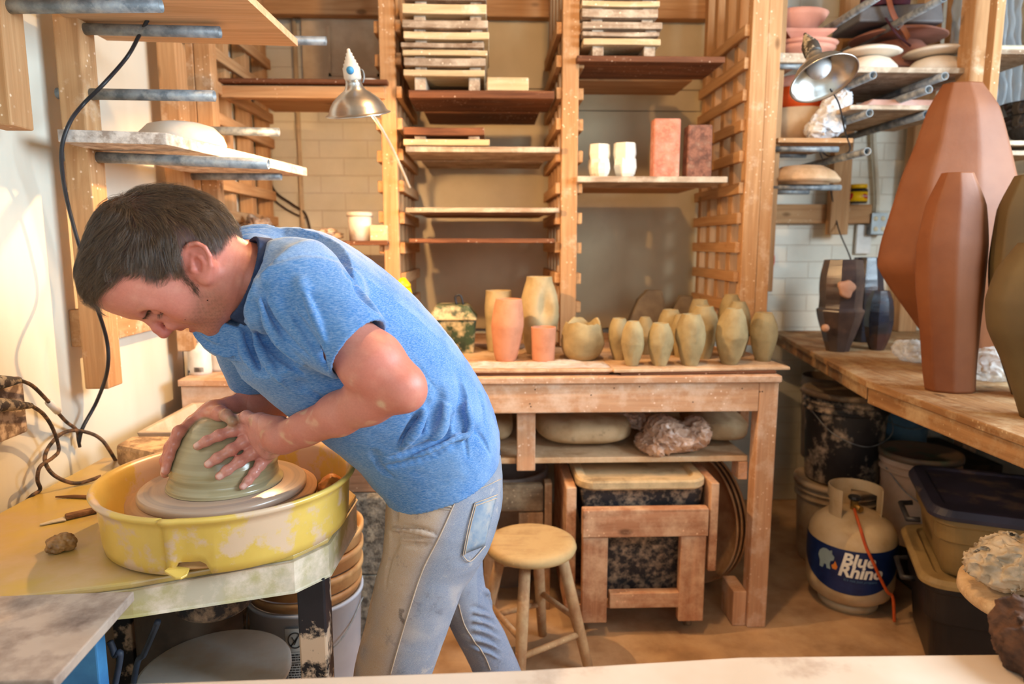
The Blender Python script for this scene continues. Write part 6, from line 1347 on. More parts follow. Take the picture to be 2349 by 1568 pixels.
# muzzle and lips
B.ell(Hp(422, 731), (.030, .022, .0165), HM, .012)
for z0, z1, w_, rr in ((414, 747.5, .015, .0072), (441, 750.5, .014, .0078)):
    a, b = S2(z0+2, z1-6, w_); m_ = Hp(z0, z1); B.chain([a, m_, b], [.004, rr, .004], .004)
a, b = S2(440, 738, .021); m_ = Hp(428.5, 757); B.chain([a, Hp(432, 748, .012), m_, mir(Hp(432, 748, .012)), b], [.0018, .0028, .0034, .0028, .0018], .002, 's')
B.cone(Hp(462, 775), Hp(462, 770), .006, .006, .012, 's')
# ear
ec = Hp(452, 603, .077); e1 = Hp(440, 570, .077)-Hp(466, 640, .077); e1 /= np.linalg.norm(e1)
nn = -HV; e2 = np.cross(e1, HV); e2 = e2 if e2[0] > 0 else -e2
for sgn in (1, -1):
    fl = (lambda p: p) if sgn == 1 else mir
    def EP(u, v, n): return fl(ec+e1*u+e2*v+nn*(n+.003+v*.5))
    e2t = e2+nn*.5; e2t /= np.linalg.norm(e2t); nt_ = np.cross(e1, e2t); nt_ = nt_ if nt_@nn > 0 else -nt_
    Mx = np.stack([e1, e2t, nt_], 1)
    if sgn == -1: Mx = Mx-2*np.outer(HV, HV@Mx)
    B.cone(EP(.006, -.010, -.014), EP(-.010, -.008, -.014), .011, .009, .006); B.cone(EP(.002, -.006, -.016), EP(.002, -.002, -.004), .009, .007, .004)
    B.ell(EP(.002, .002, -.002), (.029, .0175, .0055), Mx, .006)
    B.ell(EP(-.004, -.002, .006), (.0155, .0095, .0085), Mx, .003, 's')
    B.ell(EP(.014, .003, .006), (.010, .009, .0048), Mx, .003, 's')
    B.chain([EP(.006, -.016, .002), EP(.020, -.015, .003), EP(.030, -.005, .004), EP(.0295, .008, .004), EP(.020, .0165, .004), EP(.006, .0185, .003), EP(-.010, .0145, .002), EP(-.020, .008, .001)], [.0022,.0030,.0036,.0038,.0036,.0032,.003,.003], .0025)
    B.chain([EP(.016, -.004, .001), EP(.008, .006, .002), EP(-.004, .009, .002), EP(-.013, .005, .002)], [.0025,.003,.003,.0028], .003)
    B.ell(EP(-.025, .001, .000), (.009, .0085, .005), Mx, .004)
    B.ell(EP(-.008, -.011, .003), (.005, .0035, .004), Mx, .003)
    B.ell(EP(-.010, -.004, .004), (.003, .003, .008), Mx, .002, 's')
# neck and upper trunk (under the shirt)
NK = [(PY(470, 610, HY+.01), .058, .056), (PY(512, 628, 1.185), .063, .058), (PY(556, 640, 1.20), .062, .058), (PY(630, 665, 1.25), .060, .07)]
B.sweep(NK, .03)
for a in (Hp(492, 655, .036), mir(Hp(492, 655, .036))): B.cone(a, PY(560, 700, 1.20), .012, .012, .02)
SH, EL, WR_ = PY(672, 664, 1.14), PY(918, 888, 1.095), PY(650, 1004, 1.212)
SH2, EL2, WR2 = PY(600, 700, 1.44), PY(616, 928, 1.49), PY(498, 950, 1.372)
B.chain([PY(600, 640, 1.27), PY(700, 705, 1.30), PY(800, 790, 1.33), PY(940, 950, 1.39), PY(1010, 1060, 1.43)], [.075, .095, .10, .10, .10], .03)
B.cone(PY(640, 655, 1.24), SH, .045, .046, .03); B.cone(PY(640, 660, 1.30), SH2, .045, .045, .03)
# near (left) arm
def L_(a, b, t): return a*(1-t)+b*t
mid = L_(SH, EL, .5)
B.chain([SH, L_(SH, EL, .45)+A(-.002, 0, -.002), L_(SH, EL, .75), EL+A(-.004, .004, .004)], [.042, .0465, .0490, .0395], .02)
B.ell(PY(845, 865, 1.10), (.045, .037, .030), np.stack([(EL-SH)/np.linalg.norm(EL-SH), lat, np.cross((EL-SH)/np.linalg.norm(EL-SH), lat)], 1), .02)
fa = (WR_-EL)/np.linalg.norm(WR_-EL)
B.cone(EL+A(.012, 0, -.006), EL+A(.013, 0, -.010), .0275, .0275, .015)
B.chain([EL, L_(EL, WR_, .25)+A(0, 0, .002), L_(EL, WR_, .5), L_(EL, WR_, .8), WR_], [.037, .039, .0355, .028, .0242], .02)
B.chain([L_(EL, WR_, .62)+A(0, .0, -.010), WR_+A(.0, .004, -.014)], [.018, .0165], .012)     # ulna side widens the wrist
B.chain([L_(EL, WR_, .70)+A(0, .0, .010), WR_+A(.0, .004, .012)], [.017, .0165], .012)
# far (right) arm
B.chain([SH2, L_(SH2, EL2, .5), EL2], [.055, .050, .042], .02)
B.chain([EL2, L_(EL2, WR2, .35), L_(EL2, WR2, .8), WR2], [.042, .041, .029, .026], .02)
# hands
def onclay(px, py, off, Yf=None):
    q = CL.hit(px, py, .8, 2.0, off)
    return q if q is not None else PY(px, py, Yf or 1.27)
NAILS = []; FING = []
def finger(pts, rs, k=.008, nail=True):
    B.chain(pts, rs, k); FING.append((pts[0], pts[-1]))
    for i in range(1, len(pts)-1): B.cone(pts[i], pts[i]+A(0, 0, 1e-4), rs[i]*1.07, rs[i]*1.07, .004)
    return pts
mc = [onclay(568, 979, .017), onclay(586, 1000, .018), onclay(602, 1023, .017), onclay(612, 1046, .015)]
mc = [p+A(0, -.002, 0) for p in mc]
for p, r in zip(mc, (.0128, .0130, .0122, .0112)):
    B.cone(WR_+A(-.01, 0, 0), p, .0175, r, .016); B.cone(p, p+A(0,0,1e-4), r*1.04, r*1.04, .006)
B.ell(L_(WR_, L_(mc[1], mc[2], .5), .55)+A(0, .010, 0), (.034, .016, .034), None, .016)
lf = [
 [mc[0], onclay(534, 987, .0115), onclay(503, 998, .0105), onclay(474, 1011, .0092), onclay(453, 1023, .0080)],
 [mc[1], onclay(558, 1014, .0120), onclay(531, 1031, .0108), onclay(499, 1050, .0094), onclay(478, 1064, .0082)],
 [mc[2], onclay(576, 1041, .0115), onclay(549, 1058, .0104), onclay(521, 1078, .0092), onclay(503, 1092, .0080)],
 [mc[3], onclay(597, 1066, .0105), onclay(583, 1084, .0095), onclay(569, 1102, .0084), onclay(557, 1115, .0074)]]
fr_ = [(.0125,.0112,.0102,.0090,.0078),(.0128,.0114,.0104,.0092,.0080),(.0120,.0110,.0100,.0088,.0077),(.0108,.0098,.0090,.0080,.0070)]
for pts, rs in zip(lf, fr_): finger(pts, rs); NAILS.append((pts[-1], pts[-1]-pts[-2], rs[-1]))
# thumb of the near hand reaches over the top of the mound
tb = [WR_+A(-.012, .022, .016), PY(598, 968, 1.262), PY(566, 956, 1.285), PY(541, 962, 1.298)]
B.cone(tb[0], tb[1], .019, .0135, .014); finger(tb[1:], (.0135, .0115, .0098)); B.cone(WR_, tb[1], .02, .0135, .016)
NAILS.append((tb[-1], tb[-1]-tb[-2], .0098))
# far hand: back of the hand over the top left of the mound, fingers down its left side
w2 = WR2; 
k2 = [PY(436, 976, 1.330), PY(443, 968, 1.352), PY(452, 962, 1.374), PY(464, 958, 1.394)]
for p in k2: B.cone(w2+A(-.008, 0, 0), p, .020, .0125, .016)
rf = [
 [k2[0], PY(418, 994, 1.306), PY(409, 1022, 1.292), PY(404, 1052, 1.284), PY(403, 1079, 1.280)],
 [k2[1], PY(408, 992, 1.342), PY(389, 1024, 1.330), PY(381, 1056, 1.322), PY(381, 1086, 1.318)],
 [k2[2], PY(418, 988, 1.378), PY(396, 1016, 1.372), PY(386, 1050, 1.366), PY(382, 1078, 1.362)],
 [k2[3], PY(436, 984, 1.410), PY(412, 1008, 1.412), PY(400, 1036, 1.412), PY(396, 1058, 1.410)]]
def fingers_out(pts, rs):
    out = [pts[0]]
    for p, r in zip(pts[1:], rs[1:]):        # move each joint sideways until it just rests on the clay
        for _ in range(3):
            d = CL.ev(p[None])[0]-(r+.0006); g = CL.grad(p, .004); p = p-g*d*(1 if d < 0 or abs(d) < .03 else 0)
        out.append(p)
    return out
for pts in rf:
    rs = (.0122, .0112, .0102, .0092, .0082); pts = fingers_out(pts, rs); finger(pts, rs); NAILS.append((pts[-1], pts[-1]-pts[-2], rs[-1]))
t2 = [w2+A(-.01, -.02, .0), PY(505, 948, 1.315), PY(519, 952, 1.292), PY(533, 966, 1.276)]
B.cone(t2[0], t2[1], .017, .0125, .014); finger(t2[1:], (.0125, .0108, .0092)); B.cone(w2, t2[1], .02, .012, .014)
CLAYY = [t2[3], t2[2], *[p for p in (PY(399, 1070, 1.29), PY(388, 1080, 1.31), PY(386, 1075, 1.36))]]
lo = A(-.78, .98, .86); hi = A(.06, 1.62, 1.47)
V, Q = biggest(*surface_nets(B, lo, hi, .0021))
# --- skin colours
def mixv(c, m, d): return c*(1-m[:, None])+np.array(d)[None]*m[:, None]
def sm(x, a, b): t = np.clip((x-a)/(b-a), 0, 1); return t*t*(3-2*t)
def pj(P):
    q = P-O; z = q@FW; return 1174.5+(q@RT)/z*FPX, 784-(q@UP)/z*FPX
def inpoly(x, y, poly):
    ins = np.zeros(len(x), bool); n = len(poly)
    for i in range(n):
        x0, y0 = poly[i]; x1, y1 = poly[(i+1) % n]; c = ((y0 > y) != (y1 > y)) & (x < (x1-x0)*(y-y0)/(y1-y0+1e-9)+x0); ins ^= c
    return ins
def softpoly(x, y, poly, w):
    d = np.full(len(x), 1e9); n = len(poly)
    for i in range(n):
        a = np.array(poly[i], float); b = np.array(poly[(i+1) % n], float); ab = b-a; t = np.clip(((x-a[0])*ab[0]+(y-a[1])*ab[1])/(ab@ab), 0, 1)
        d = np.minimum(d, np.hypot(x-a[0]-t*ab[0], y-a[1]-t*ab[1]))
    return sm(np.where(inpoly(x, y, poly), d, -d), -w*.3, w)
def sidexy(P):                # pixel of the point as if it lay on the near cheek plane: makes both sides alike
    l = LQ(P); return pj(P-(l+np.minimum(np.abs(l), .07))[:, None]*HV[None])
c = np.tile(np.array(lin(206, 134, 116)), (len(V), 1)); n1 = vnoise(V, 45, 1); n2 = vnoise(V, 130, 2); n3 = vnoise(V, 420, 5)
c = mixv(c, .35*sm(n1, -.2, .9), lin(200, 112, 92)); c = mixv(c, .22*sm(n2, 0, 1), lin(232, 176, 150))
dist = lambda P, p: np.sqrt(((P-p)**2).sum(1))
head = (V[:, 0] < -.30) & (V[:, 2] > 1.16)
for p, r_, m_, col in ((Hp(374, 764), .020, .55, lin(190, 80, 76)), (Hp(400, 700, .05), .030, .35, lin(206, 106, 96)), (Hp(300, 690), .04, .25, lin(206, 116, 100)), (ec, .036, .45, lin(206, 96, 88)), (EL, .05, .4, lin(206, 104, 84)), (PY(850, 820, 1.05), .05, .25, lin(214, 118, 98))):
    d = dist(V, p); c = mixv(c, m_*np.exp(-(d/r_)**2), col); 
d = dist(V, mir(ec)); c = mixv(c, .45*np.exp(-(d/.036)**2), lin(206, 96, 88))
ax_, ay_ = sidexy(V); aV = np.abs(LQ(V))
stub = softpoly(ax_, ay_, [(395,762),(418,726),(432,700),(440,668),(462,656),(480,650),(510,650),(540,700),(525,760),(490,800),(440,790)], 34)*head
sx2 = sm(vnoise(V, 900, 3), -.3, .7); edge = np.clip(np.minimum(sm(ax_, 398, 450), 1), 0, 1)
stm = stub*(.34+.26*sx2); c = mixv(c, stm, lin(112, 82, 66))
lips = (dist(V, Hp(420, 751)) < .013)*.0
for p, q in (((415, 748.5), .0), ((441, 752), .0)):
    d = np.abs(((V-Hp(*p))@dn)); e = (V-Hp(*p))@ff; w_ = np.abs(LQ(V)); m_ = np.exp(-(d/.0062)**2)*np.exp(-(w_/.018)**4)*sm(e, -.012, -.002)*head; c = mixv(c, .6*m_, lin(176, 84, 84))
hairpoly_px = [(222,690),(246,664),(285,640),(315,630),(352,650),(376,641),(402,628),(420,636),(430,634),(426,618),(421,598),(432,572),(446,565),(482,582),(502,588),(519,574),(524,552),(545,536),(560,480),(450,380),(250,380),(100,600),(150,740)]
hp = softpoly(ax_, ay_, hairpoly_px, 12)*head*(V[:, 2] > 1.2); onear = (((V-ec)@e1/.034)**2+((V-ec)@e2/.024)**2 < 1) & (aV > .0735)
c = mixv(c, hp*(~onear)*.9, lin(40, 31, 27))
# neck is tanned
c = mixv(c, .45*sm(V[:, 0], -.42, -.36)*head, lin(196, 108, 78))
# hands: paler, pink knuckles, clay smears
dh = np.minimum(dist(V, L_(mc[1], mc[2], .5)), dist(V, PY(500, 1050, 1.25))); hnd = 1-sm(dh, .07, .11)
c = mixv(c, .45*hnd, lin(226, 168, 156))
for f in lf:
    for p in f[:1]: c = mixv(c, .45*np.exp(-(dist(V, p)/.014)**2), lin(214, 108, 108))
    for p in (f[2], f[-1]): c = mixv(c, .38*np.exp(-(dist(V, p)/.010)**2), lin(216, 112, 112))
far_h = (V[:, 1] > 1.26) & (V[:, 0] < -.50) & (V[:, 2] < 1.03)
c = mixv(c, .35*far_h, lin(206, 126, 104))
cl = lin(158, 142, 108)
for p in CLAYY: c = mixv(c, .85*np.exp(-(dist(V, p)/.014)**4), cl)
for f in lf+rf: c = mixv(c, .55*sm(n2+.4*n3, .45, .8)*np.exp(-(dist(V, f[-1])/.022)**2), cl)
dclay = CL.ev(V); c = mixv(c, .75*(1-sm(dclay, .001, .005)), cl)
fam = (dist(V, L_(EL, WR_, .5)) < .13); c = mixv(c, .4*fam*sm(n1+n2, .75, 1.2), lin(222, 180, 150)); c = mixv(c, .5*(dist(V, WR_) < .1)*sm(n2+n1*.5, .6, .9), lin(214, 176, 140))
c = mixv(c, .65*np.exp(-(dist(V, B.hit(874, 927))/.008)**4), lin(224, 196, 160))
for tip, dr, r_ in NAILS:
    dr = dr/np.linalg.norm(dr); out = CL.grad(tip, .004); out = out-dr*(out@dr); out /= np.linalg.norm(out)+1e-9
    nc = tip+out*r_*.85-dr*.001; q = V-nc; s_ = np.cross(dr, out); m_ = np.exp(-((q@dr)/.0058)**6)*np.exp(-((q@s_)/(r_*.72))**6)*(np.abs(q@out) < r_*.5); c = mixv(c, .8*m_, lin(240, 200, 188)); V = V+out[None]*(.0008*m_)[:, None]
wetv = np.clip(hnd*.9+far_h*.9, 0, 1); c = np.clip(c, 0, 1)
skin, t, b = nt('skin'); at = N(t, 'ShaderNodeAttribute', attribute_name='tint'); n_ = nz(t, coords(t, (1,1,1)), 260, 4)
t.links.new(mixc(t, ramp(t, n_, .3, .7, (.0,.0,.0), (.16,.16,.16)), at.outputs['Color'], lin(150, 74, 56)), b.inputs['Base Color'])
wa = N(t, 'ShaderNodeAttribute', attribute_name='wet'); t.links.new(ramp(t, wa.outputs['Fac'], 0, 1, (.46,)*3, (.22,)*3), b.inputs['Roughness']); b.inputs['Subsurface Weight'].default_value = .12; b.inputs['Subsurface Radius'].default_value = (1, .35, .2); b.inputs['Subsurface Scale'].default_value = .006
b.inputs['Specular IOR Level'].default_value = .5; bump(t, b, nz(t, coords(t, (1,1,1)), 420, 5, .6), .22, .0008)
body = mesh_np('body', V, Q, skin, man, cols=c, relax=1)
if len(body.data.vertices) == len(wetv): wa_ = body.data.attributes.new('wet', 'FLOAT', 'POINT'); wa_.data.foreach_set('value', wetv.astype(f32))
# ------------------------------------------------------------------ T-shirt
T = SDF()
PAIRS = [((590,556),(572,722),1.21,.080),((640,534),(520,788),1.25,.135),((730,532),(548,846),1.28,.175),((830,580),(600,884),1.305,.178),((930,660),(675,945),1.335,.168),((1020,755),(756,1008),1.365,.16),((1090,855),(815,1050),1.395,.16),((1136,950),(852,1092),1.42,.165),((1146,1030),(884,1120),1.43,.172)]
st = []
for bk, fr, Yc, hw in PAIRS:
    a, b_ = PY(*bk, Yc), PY(*fr, Yc); st.append(((a+b_)/2, np.linalg.norm(a-b_)/2*.985, hw))
T.sweep(st, 0, per=4, pw=2.25)
sA, sB, sC = PY(655, 655, 1.165), PY(745, 722, 1.118), PY(824, 800, 1.105)
T.sweep([(sA, .080, .075), (L_(sA, sC, .45), .081, .070), (L_(sA, sC, .8), .072, .066), (sC, .0625, .062)], .035, per=4)
T.ell(PY(668, 652, 1.20), (.088, .082, .082), None, .05)
fA, fC = PY(566, 742, 1.42), PY(592, 868, 1.475)
T.sweep([(fA, .078, .07), (L_(fA, fC, .6), .070, .066), (fC, .060, .062)], .035, per=4)
T.ell(PY(590, 690, 1.40), (.08, .08, .08), None, .05)
ad = (sC-sA)/np.linalg.norm(sC-sA); fd = (fC-fA)/np.linalg.norm(fC-fA)
T.cone(sC-ad*.018, sC+ad*.08, .0555, .058, .004, 's'); T.cone(fC-fd*.018, fC+fd*.08, .054, .056, .004, 's')
# neck opening
T.sweep([(PY(490, 618, 1.18), .078, .082), (PY(540, 634, 1.19), .080, .084), (PY(577, 645, 1.2), .082, .086)], .006, 's')
T.sweep([(PY(480, 612, 1.18), .0665, .064), (PY(530, 636, 1.19), .0695, .066), (PY(573, 645, 1.205), .072, .070)], .004, 's')
# hollow at the hem
h0, h1 = np.array(st[-1][0]), np.array(st[-2][0]); hd = (h0-h1)/np.linalg.norm(h0-h1)
# folds: (polyline in pixels, radius, blend, mode)
base_ops = list(T.ops); T0 = SDF(); T0.ops = base_ops; T0 = Cast(*surface_nets(T0, A(-.62, .98, .78), A(.16, 1.68, 1.50), .008))
def crease(pts, r_, k=.016, mode='s', lift=0.0):
    q = []
    for x, y in [(v[0], v[1]) for v in spline([(x, y, 0) for x, y in pts], 4)]:
        h = T0.hit(x, y, .6, 2.2)
        if h is not None: q.append(h+T0.grad(h)*lift)
    if len(q) < 2: return q
    n = len(q); rs = [max(.0008, r_*math.sin(math.pi*(i+.6)/(n+.2))) for i in range(n)]
    T.chain(q, rs, k, mode); return q
seamL = [(590,670),(592,640),(607,612),(632,599),(683,586),(731,586),(779,599),(820,621),(839,650),(843,684)]
seam_pts = crease(seamL, .0022, .006, 's', .0006)
crease([(798,630),(822,655),(841,684),(868,716)], .014, .016)
crease([(812,640),(828,668),(836,676)], .009, .010)
crease([(600,665),(606,700),(628,745),(668,785),(715,822)], .009, .018); crease([(597,690),(618,745),(655,795),(705,838)], .009, .014, 'u', .002)
crease([(585,700),(610,770),(650,820),(700,862)], .010, .018)
crease([(575,735),(592,790),(622,842),(660,890)], .009, .018, 'u', .001); crease([(560,745),(574,800),(600,850)], .009, .016)
crease([(655,695),(690,745),(725,800),(755,850)], .010, .022); crease([(690,650),(720,720),(750,790)], .007, .02, 'u', .001)
crease([(548,760),(562,810),(590,858)], .008, .015, 'u', .001)
crease([(690,880),(740,915),(800,935)], .006, .02)
crease([(945,819),(985,872),(1025,925),(1060,978)], .0018, .004)
for p in ([(1052,862),(1062,905),(1058,950),(1040,1000)], [(1010,900),(1000,945),(985,990)], [(1035,960),(1020,1000),(990,1030)], [(960,950),(945,985),(915,1020)], [(985,930),(965,975),(930,1012)]): crease(p, .012, .018)
for p in ([(1070,930),(1075,975),(1060,1010)], [(1025,935),(1012,985),(985,1015)], [(975,945),(955,985),(920,1030)]): crease(p, .010, .016, 'u', .001)
crease([(1062,985),(1010,1012),(955,1032),(890,1050)], .009, .02); crease([(1050,1010),(1000,1040),(930,1062),(868,1072)], .007, .02); crease([(1060,998),(1000,1026),(940,1048)], .006, .016, 'u', .002)
crease([(1058,960),(1066,1000),(1072,1050)], .005, .016); crease([(860,1040),(875,1075),(905,1095)], .007, .016)
crease([(1090,985),(1110,1010),(1125,1045)], .006, .018); crease([(1100,900),(1110,940),(1112,975)], .006, .02)
T.disp(lambda P: .0011*vnoise(P, 48, 4)+.0005*vnoise(P, 120, 7), PY(800, 800, 1.3), 1.0)
lo = A(-.62, .98, .78); hi = A(.16, 1.68, 1.50)
V, Q = biggest(*surface_nets(T, lo, hi, .0030))
tx, ty = pj(V); near = V[:, 1] < 1.45
m1 = np.zeros(len(V)); sp = np.array(seam_pts)
dm = np.full(len(V), 9.)
for i in range(len(sp)-1):
    a = sp[i]; ab = sp[i+1]-a; q = V-a; tt = np.clip((q@ab)/(ab@ab), 0, 1); dm = np.minimum(dm, np.sqrt(((q-tt[:, None]*ab)**2).sum(1)))
m1 = .65*np.exp(-(dm/.005)**2)
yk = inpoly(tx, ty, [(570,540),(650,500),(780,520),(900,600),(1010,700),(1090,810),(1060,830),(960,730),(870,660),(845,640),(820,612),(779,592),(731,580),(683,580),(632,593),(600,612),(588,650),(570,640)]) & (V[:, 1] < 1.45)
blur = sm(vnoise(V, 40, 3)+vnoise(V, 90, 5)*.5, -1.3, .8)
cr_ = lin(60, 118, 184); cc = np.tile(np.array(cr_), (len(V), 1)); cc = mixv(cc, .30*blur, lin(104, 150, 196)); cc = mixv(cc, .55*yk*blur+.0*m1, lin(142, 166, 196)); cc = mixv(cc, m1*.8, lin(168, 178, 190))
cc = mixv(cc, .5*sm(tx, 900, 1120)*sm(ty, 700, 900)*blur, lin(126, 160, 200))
fab, t, b = nt('heather_blue_jersey'); at = N(t, 'ShaderNodeAttribute', attribute_name='tint')
mp = coords(t, (140, 260, 900), False); tc = mp.node if False else None
mpn = [n for n in t.nodes if n.bl_idname == 'ShaderNodeMapping'][0]; mpn.inputs['Rotation'].default_value = (0, R(-28), 0)
g = nz(t, mp, 1, 3, .6); g2 = nz(t, coords(t, (1,1,1)), 700, 2)
c1 = mixc(t, ramp(t, g, .40, .66, (0,0,0), (.42,.42,.42)), at.outputs['Color'], lin(180, 202, 228)); c1 = mixc(t, ramp(t, g2, .45, .7, (0,0,0), (.35,.35,.35)), c1, lin(40, 84, 150))
t.links.new(c1, b.inputs['Base Color']); b.inputs['Roughness'].default_value = .9; b.inputs['Specular IOR Level'].default_value = .1; b.inputs['Sheen Weight'].default_value = .25; bump(t, b, g2, .3, .0006)
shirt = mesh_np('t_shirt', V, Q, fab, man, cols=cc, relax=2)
# collar band
nvyc = surf('dark_collar_rib', lin(44, 62, 96), lin(34, 50, 82), rough=.9, scale=60, bmp=.2)
K = SDF()
K.sweep([(PY(553, 634, 1.19), .0735, .0700), (PY(571, 640, 1.197), .0765, .0730), (PY(590, 646, 1.205), .0800, .078)], 0)
K.sweep([(PY(480, 612, 1.18), .0640, .0615), (PY(553, 634, 1.19), .0660, .0630), (PY(573, 641, 1.197), .0675, .0650), (PY(620, 655, 1.22), .0690, .0680)], .002, 's')
V, Q = surface_nets(K, A(-.50, 1.09, 1.14), A(-.30, 1.30, 1.40), .0018); mesh_np('collar', V, Q, nvyc, shirt, relax=1)
# ------------------------------------------------------------------ jeans
J = SDF()
def pair(bk, fr, Yc, hw, sc=1.0): a, b_ = PY(*bk, Yc), PY(*fr, Yc); return ((a+b_)/2, np.linalg.norm(a-b_)/2*sc, hw)
J.sweep([pair((1143,1018),(880,1080),1.44,.160), pair((1150,1070),(893,1125),1.44,.166), pair((1149,1120),(892,1165),1.44,.172), pair((1134,1185),(892,1205),1.44,.172), pair((1105,1245),(905,1240),1.445,.155)], 0, per=4, pw=2.3)
J.sweep([pair((1110,1130),(905,1150),1.36,.085), pair((1118,1215),(894,1205),1.345,.090), pair((1080,1295),(876,1285),1.335,.088), pair((1046,1380),(852,1380),1.325,.082), pair((1014,1470),(832,1462),1.315,.076), pair((988,1545),(812,1540),1.315,.070), pair((950,1660),(800,1660),1.32,.060), pair((915,1800),(800,1810),1.33,.052), pair((905,1905),(803,1915),1.335,.050)], .03, per=4)
J.sweep([pair((1105,1120),(930,1140),1.53,.08), pair((1108,1240),(960,1240),1.54,.085), pair((1110,1330),(990,1330),1.55,.078), pair((1130,1410),(1028,1410),1.56,.068), pair((1164,1475),(1062,1480),1.58,.060), pair((1195,1545),(1095,1550),1.60,.055), pair((1235,1640),(1145,1650),1.64,.05), pair((1262,1715),(1180,1725),1.67,.048)], .03, per=4)
JB = SDF(); JB.ops = list(J.ops); JB = Cast(*surface_nets(JB, A(-.42, 1.15, 0.3), A(.25, 1.80, .98), .009))
def jcr(pts, r_, k=.014, mode='s', lift=0.):
    q = []
    for v in spline([(x, y, 0) for x, y in pts], 4):
        h = JB.hit(v[0], v[1], .6, 2.4)
        if h is not None: q.append(h+JB.grad(h)*lift)
    if len(q) > 1:
        n = len(q); J.chain(q, [max(.0008, r_*math.sin(math.pi*(i+.6)/(n+.2))) for i in range(n)], k, mode)
    return q
for p in ([(900,1222),(950,1228),(1005,1226)], [(905,1205),(960,1212),(1000,1222)], [(900,1240),(950,1250),(990,1246)]): jcr(p, .006, .014)
jcr([(902,1213),(955,1219),(1000,1230)], .005, .012, 'u', .001)
jcr([(895,1130),(905,1165),(908,1200)], .008, .015); jcr([(905,1250),(890,1300),(885,1350)], .004, .02)
for y in (1405, 1425, 1445, 1468, 1490): jcr([(1085,y-12),(1115,y-4),(1145,y+14)], .0045, .012); jcr([(1090,y-2),(1120,y+6),(1150,y+24)], .004, .012, 'u', .001)
jcr([(1108,1352),(1120,1366),(1128,1392)], .008, .012, 'u', .002)
jcr([(918,1117),(922,1130),(933,1139),(979,1155),(1036,1162)], .0035, .004)
J.disp(lambda P: .0012*vnoise(P, 45, 9), PY(1000, 1400, 1.4), 1.3)
V, Q = biggest(*surface_nets(J, A(-.42, 1.15, 0.075), A(.25, 1.80, .98), .0038)); JC = Cast(V, Q)
tx, ty = pj(V); nb = vnoise(V, 22, 3)+.5*vnoise(V, 70, 4)
seam = [(1067,1090),(1048,1140),(1009,1228),(971,1304),(941,1392),(910,1495),(896,1545)]
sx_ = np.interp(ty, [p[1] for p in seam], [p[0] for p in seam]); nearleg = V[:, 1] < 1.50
cj = np.tile(np.array(lin(130, 138, 158)), (len(V), 1)); cj = mixv(cj, .35*sm(nb, -.5, 1), lin(176, 172, 178))
cj = mixv(cj, .92*nearleg*(1-sm(tx-sx_, -40, 30))*sm(nb, -2.2, -.2), lin(196, 164, 134)); cj = mixv(cj, .30*nearleg*sm(nb, .2, 1), lin(206, 184, 164))  # tan front of the near leg: clay dust plus warm light painted in
cj = mixv(cj, .45*(~nearleg), lin(92, 110, 146)); cj = mixv(cj, .35*nearleg*sm(tx, 1085, 1125)*(1-sm(ty, 1230, 1300)), lin(86, 108, 134))  # bluer far leg and seat: shade put into the denim colour
st_ = inpoly(tx, ty, [(916,1396),(924,1393),(927,1402),(922,1412),(928,1424),(926,1432),(919,1424),(915,1408)]) & nearleg; cj = mixv(cj, .8*st_, lin(86, 66, 52))
den, t, b = nt('dusty_denim'); at = N(t, 'ShaderNodeAttribute', attribute_name='tint')
g = nz(t, coords(t, (500, 500, 1600), False), 1, 2); g2 = nz(t, coords(t, (1,1,1)), 30, 7, .7)
c1 = mixc(t, ramp(t, g, .42, .62, (0,0,0), (.35,.35,.35)), at.outputs['Color'], lin(206, 200, 196)); c1 = mixc(t, ramp(t, g2, .6, .75, (0,0,0), (.6,.6,.6)), c1, lin(222, 204, 186)); c1 = mixc(t, ramp(t, g2, .30, .42, (.45,.45,.45), (0,0,0)), c1, lin(96, 92, 100))
t.links.new(c1, b.inputs['Base Color']); b.inputs['Roughness'].default_value = .92; b.inputs['Specular IOR Level'].default_value = .1; bump(t, b, g, .35, .0006)
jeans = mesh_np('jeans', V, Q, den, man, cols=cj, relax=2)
thr = surf('pale_seam_thread', lin(206, 184, 164), lin(180, 156, 136), rough=.9, bmp=0)
def draped(pts, r_, nm, m, par, off=.0012, flat=1.0):
    q = []
    for v in spline([(x, y, 0) for x, y in pts], 8):
        h = JC.hit(v[0], v[1])
        if h is not None: q.append(h+JC.grad(h)*off)
    return make(nm, MB().tube(q, r_, 6), m, par)
draped(seam, .0016, 'side_seam', thr, jeans); draped([(918,1117),(922,1130),(933,1139),(979,1155),(1036,1162)], .0014, 'pocket_seam', thr, jeans)
draped([(915,1126),(928,1144),(978,1162),(1036,1169)], .0008, 'pocket_seam', thr, jeans)
draped([(1052,1385),(1065,1430),(1085,1465),(1110,1500),(1125,1535)], .0014, 'side_seam', thr, jeans)
draped([(1055,1132),(1095,1122),(1148,1098)], .0010, 'waistband_seam', thr, jeans)
def patch(poly, nm, m, par, off=.002, th=.0015, n=10):
    # quad patch draped on the jeans: poly has four corners
    g_ = []; a, b_, c_, d_ = [A(*p, 0) for p in poly]
    for j in range(n+1):
        for i in range(n+1):
            u, v = i/n, j/n; p = a*(1-u)*(1-v)+b_*u*(1-v)+c_*u*v+d_*(1-u)*v; h = JC.hit(p[0], p[1])
            g_.append(None if h is None else h+JC.grad(h)*off)
    last = next(x for x in g_ if x is not None)
    for i, x in enumerate(g_):
        if x is None: g_[i] = last
        else: last = x
    k = n+1; fs = [(j*k+i, j*k+i+1, (j+1)*k+i+1, (j+1)*k+i) for j in range(n) for i in range(n)]
    o = make(nm, MB().add(g_, fs, True), m, par); s = o.modifiers.new('s', 'SOLIDIFY'); s.thickness = th; s.offset = 0; return o
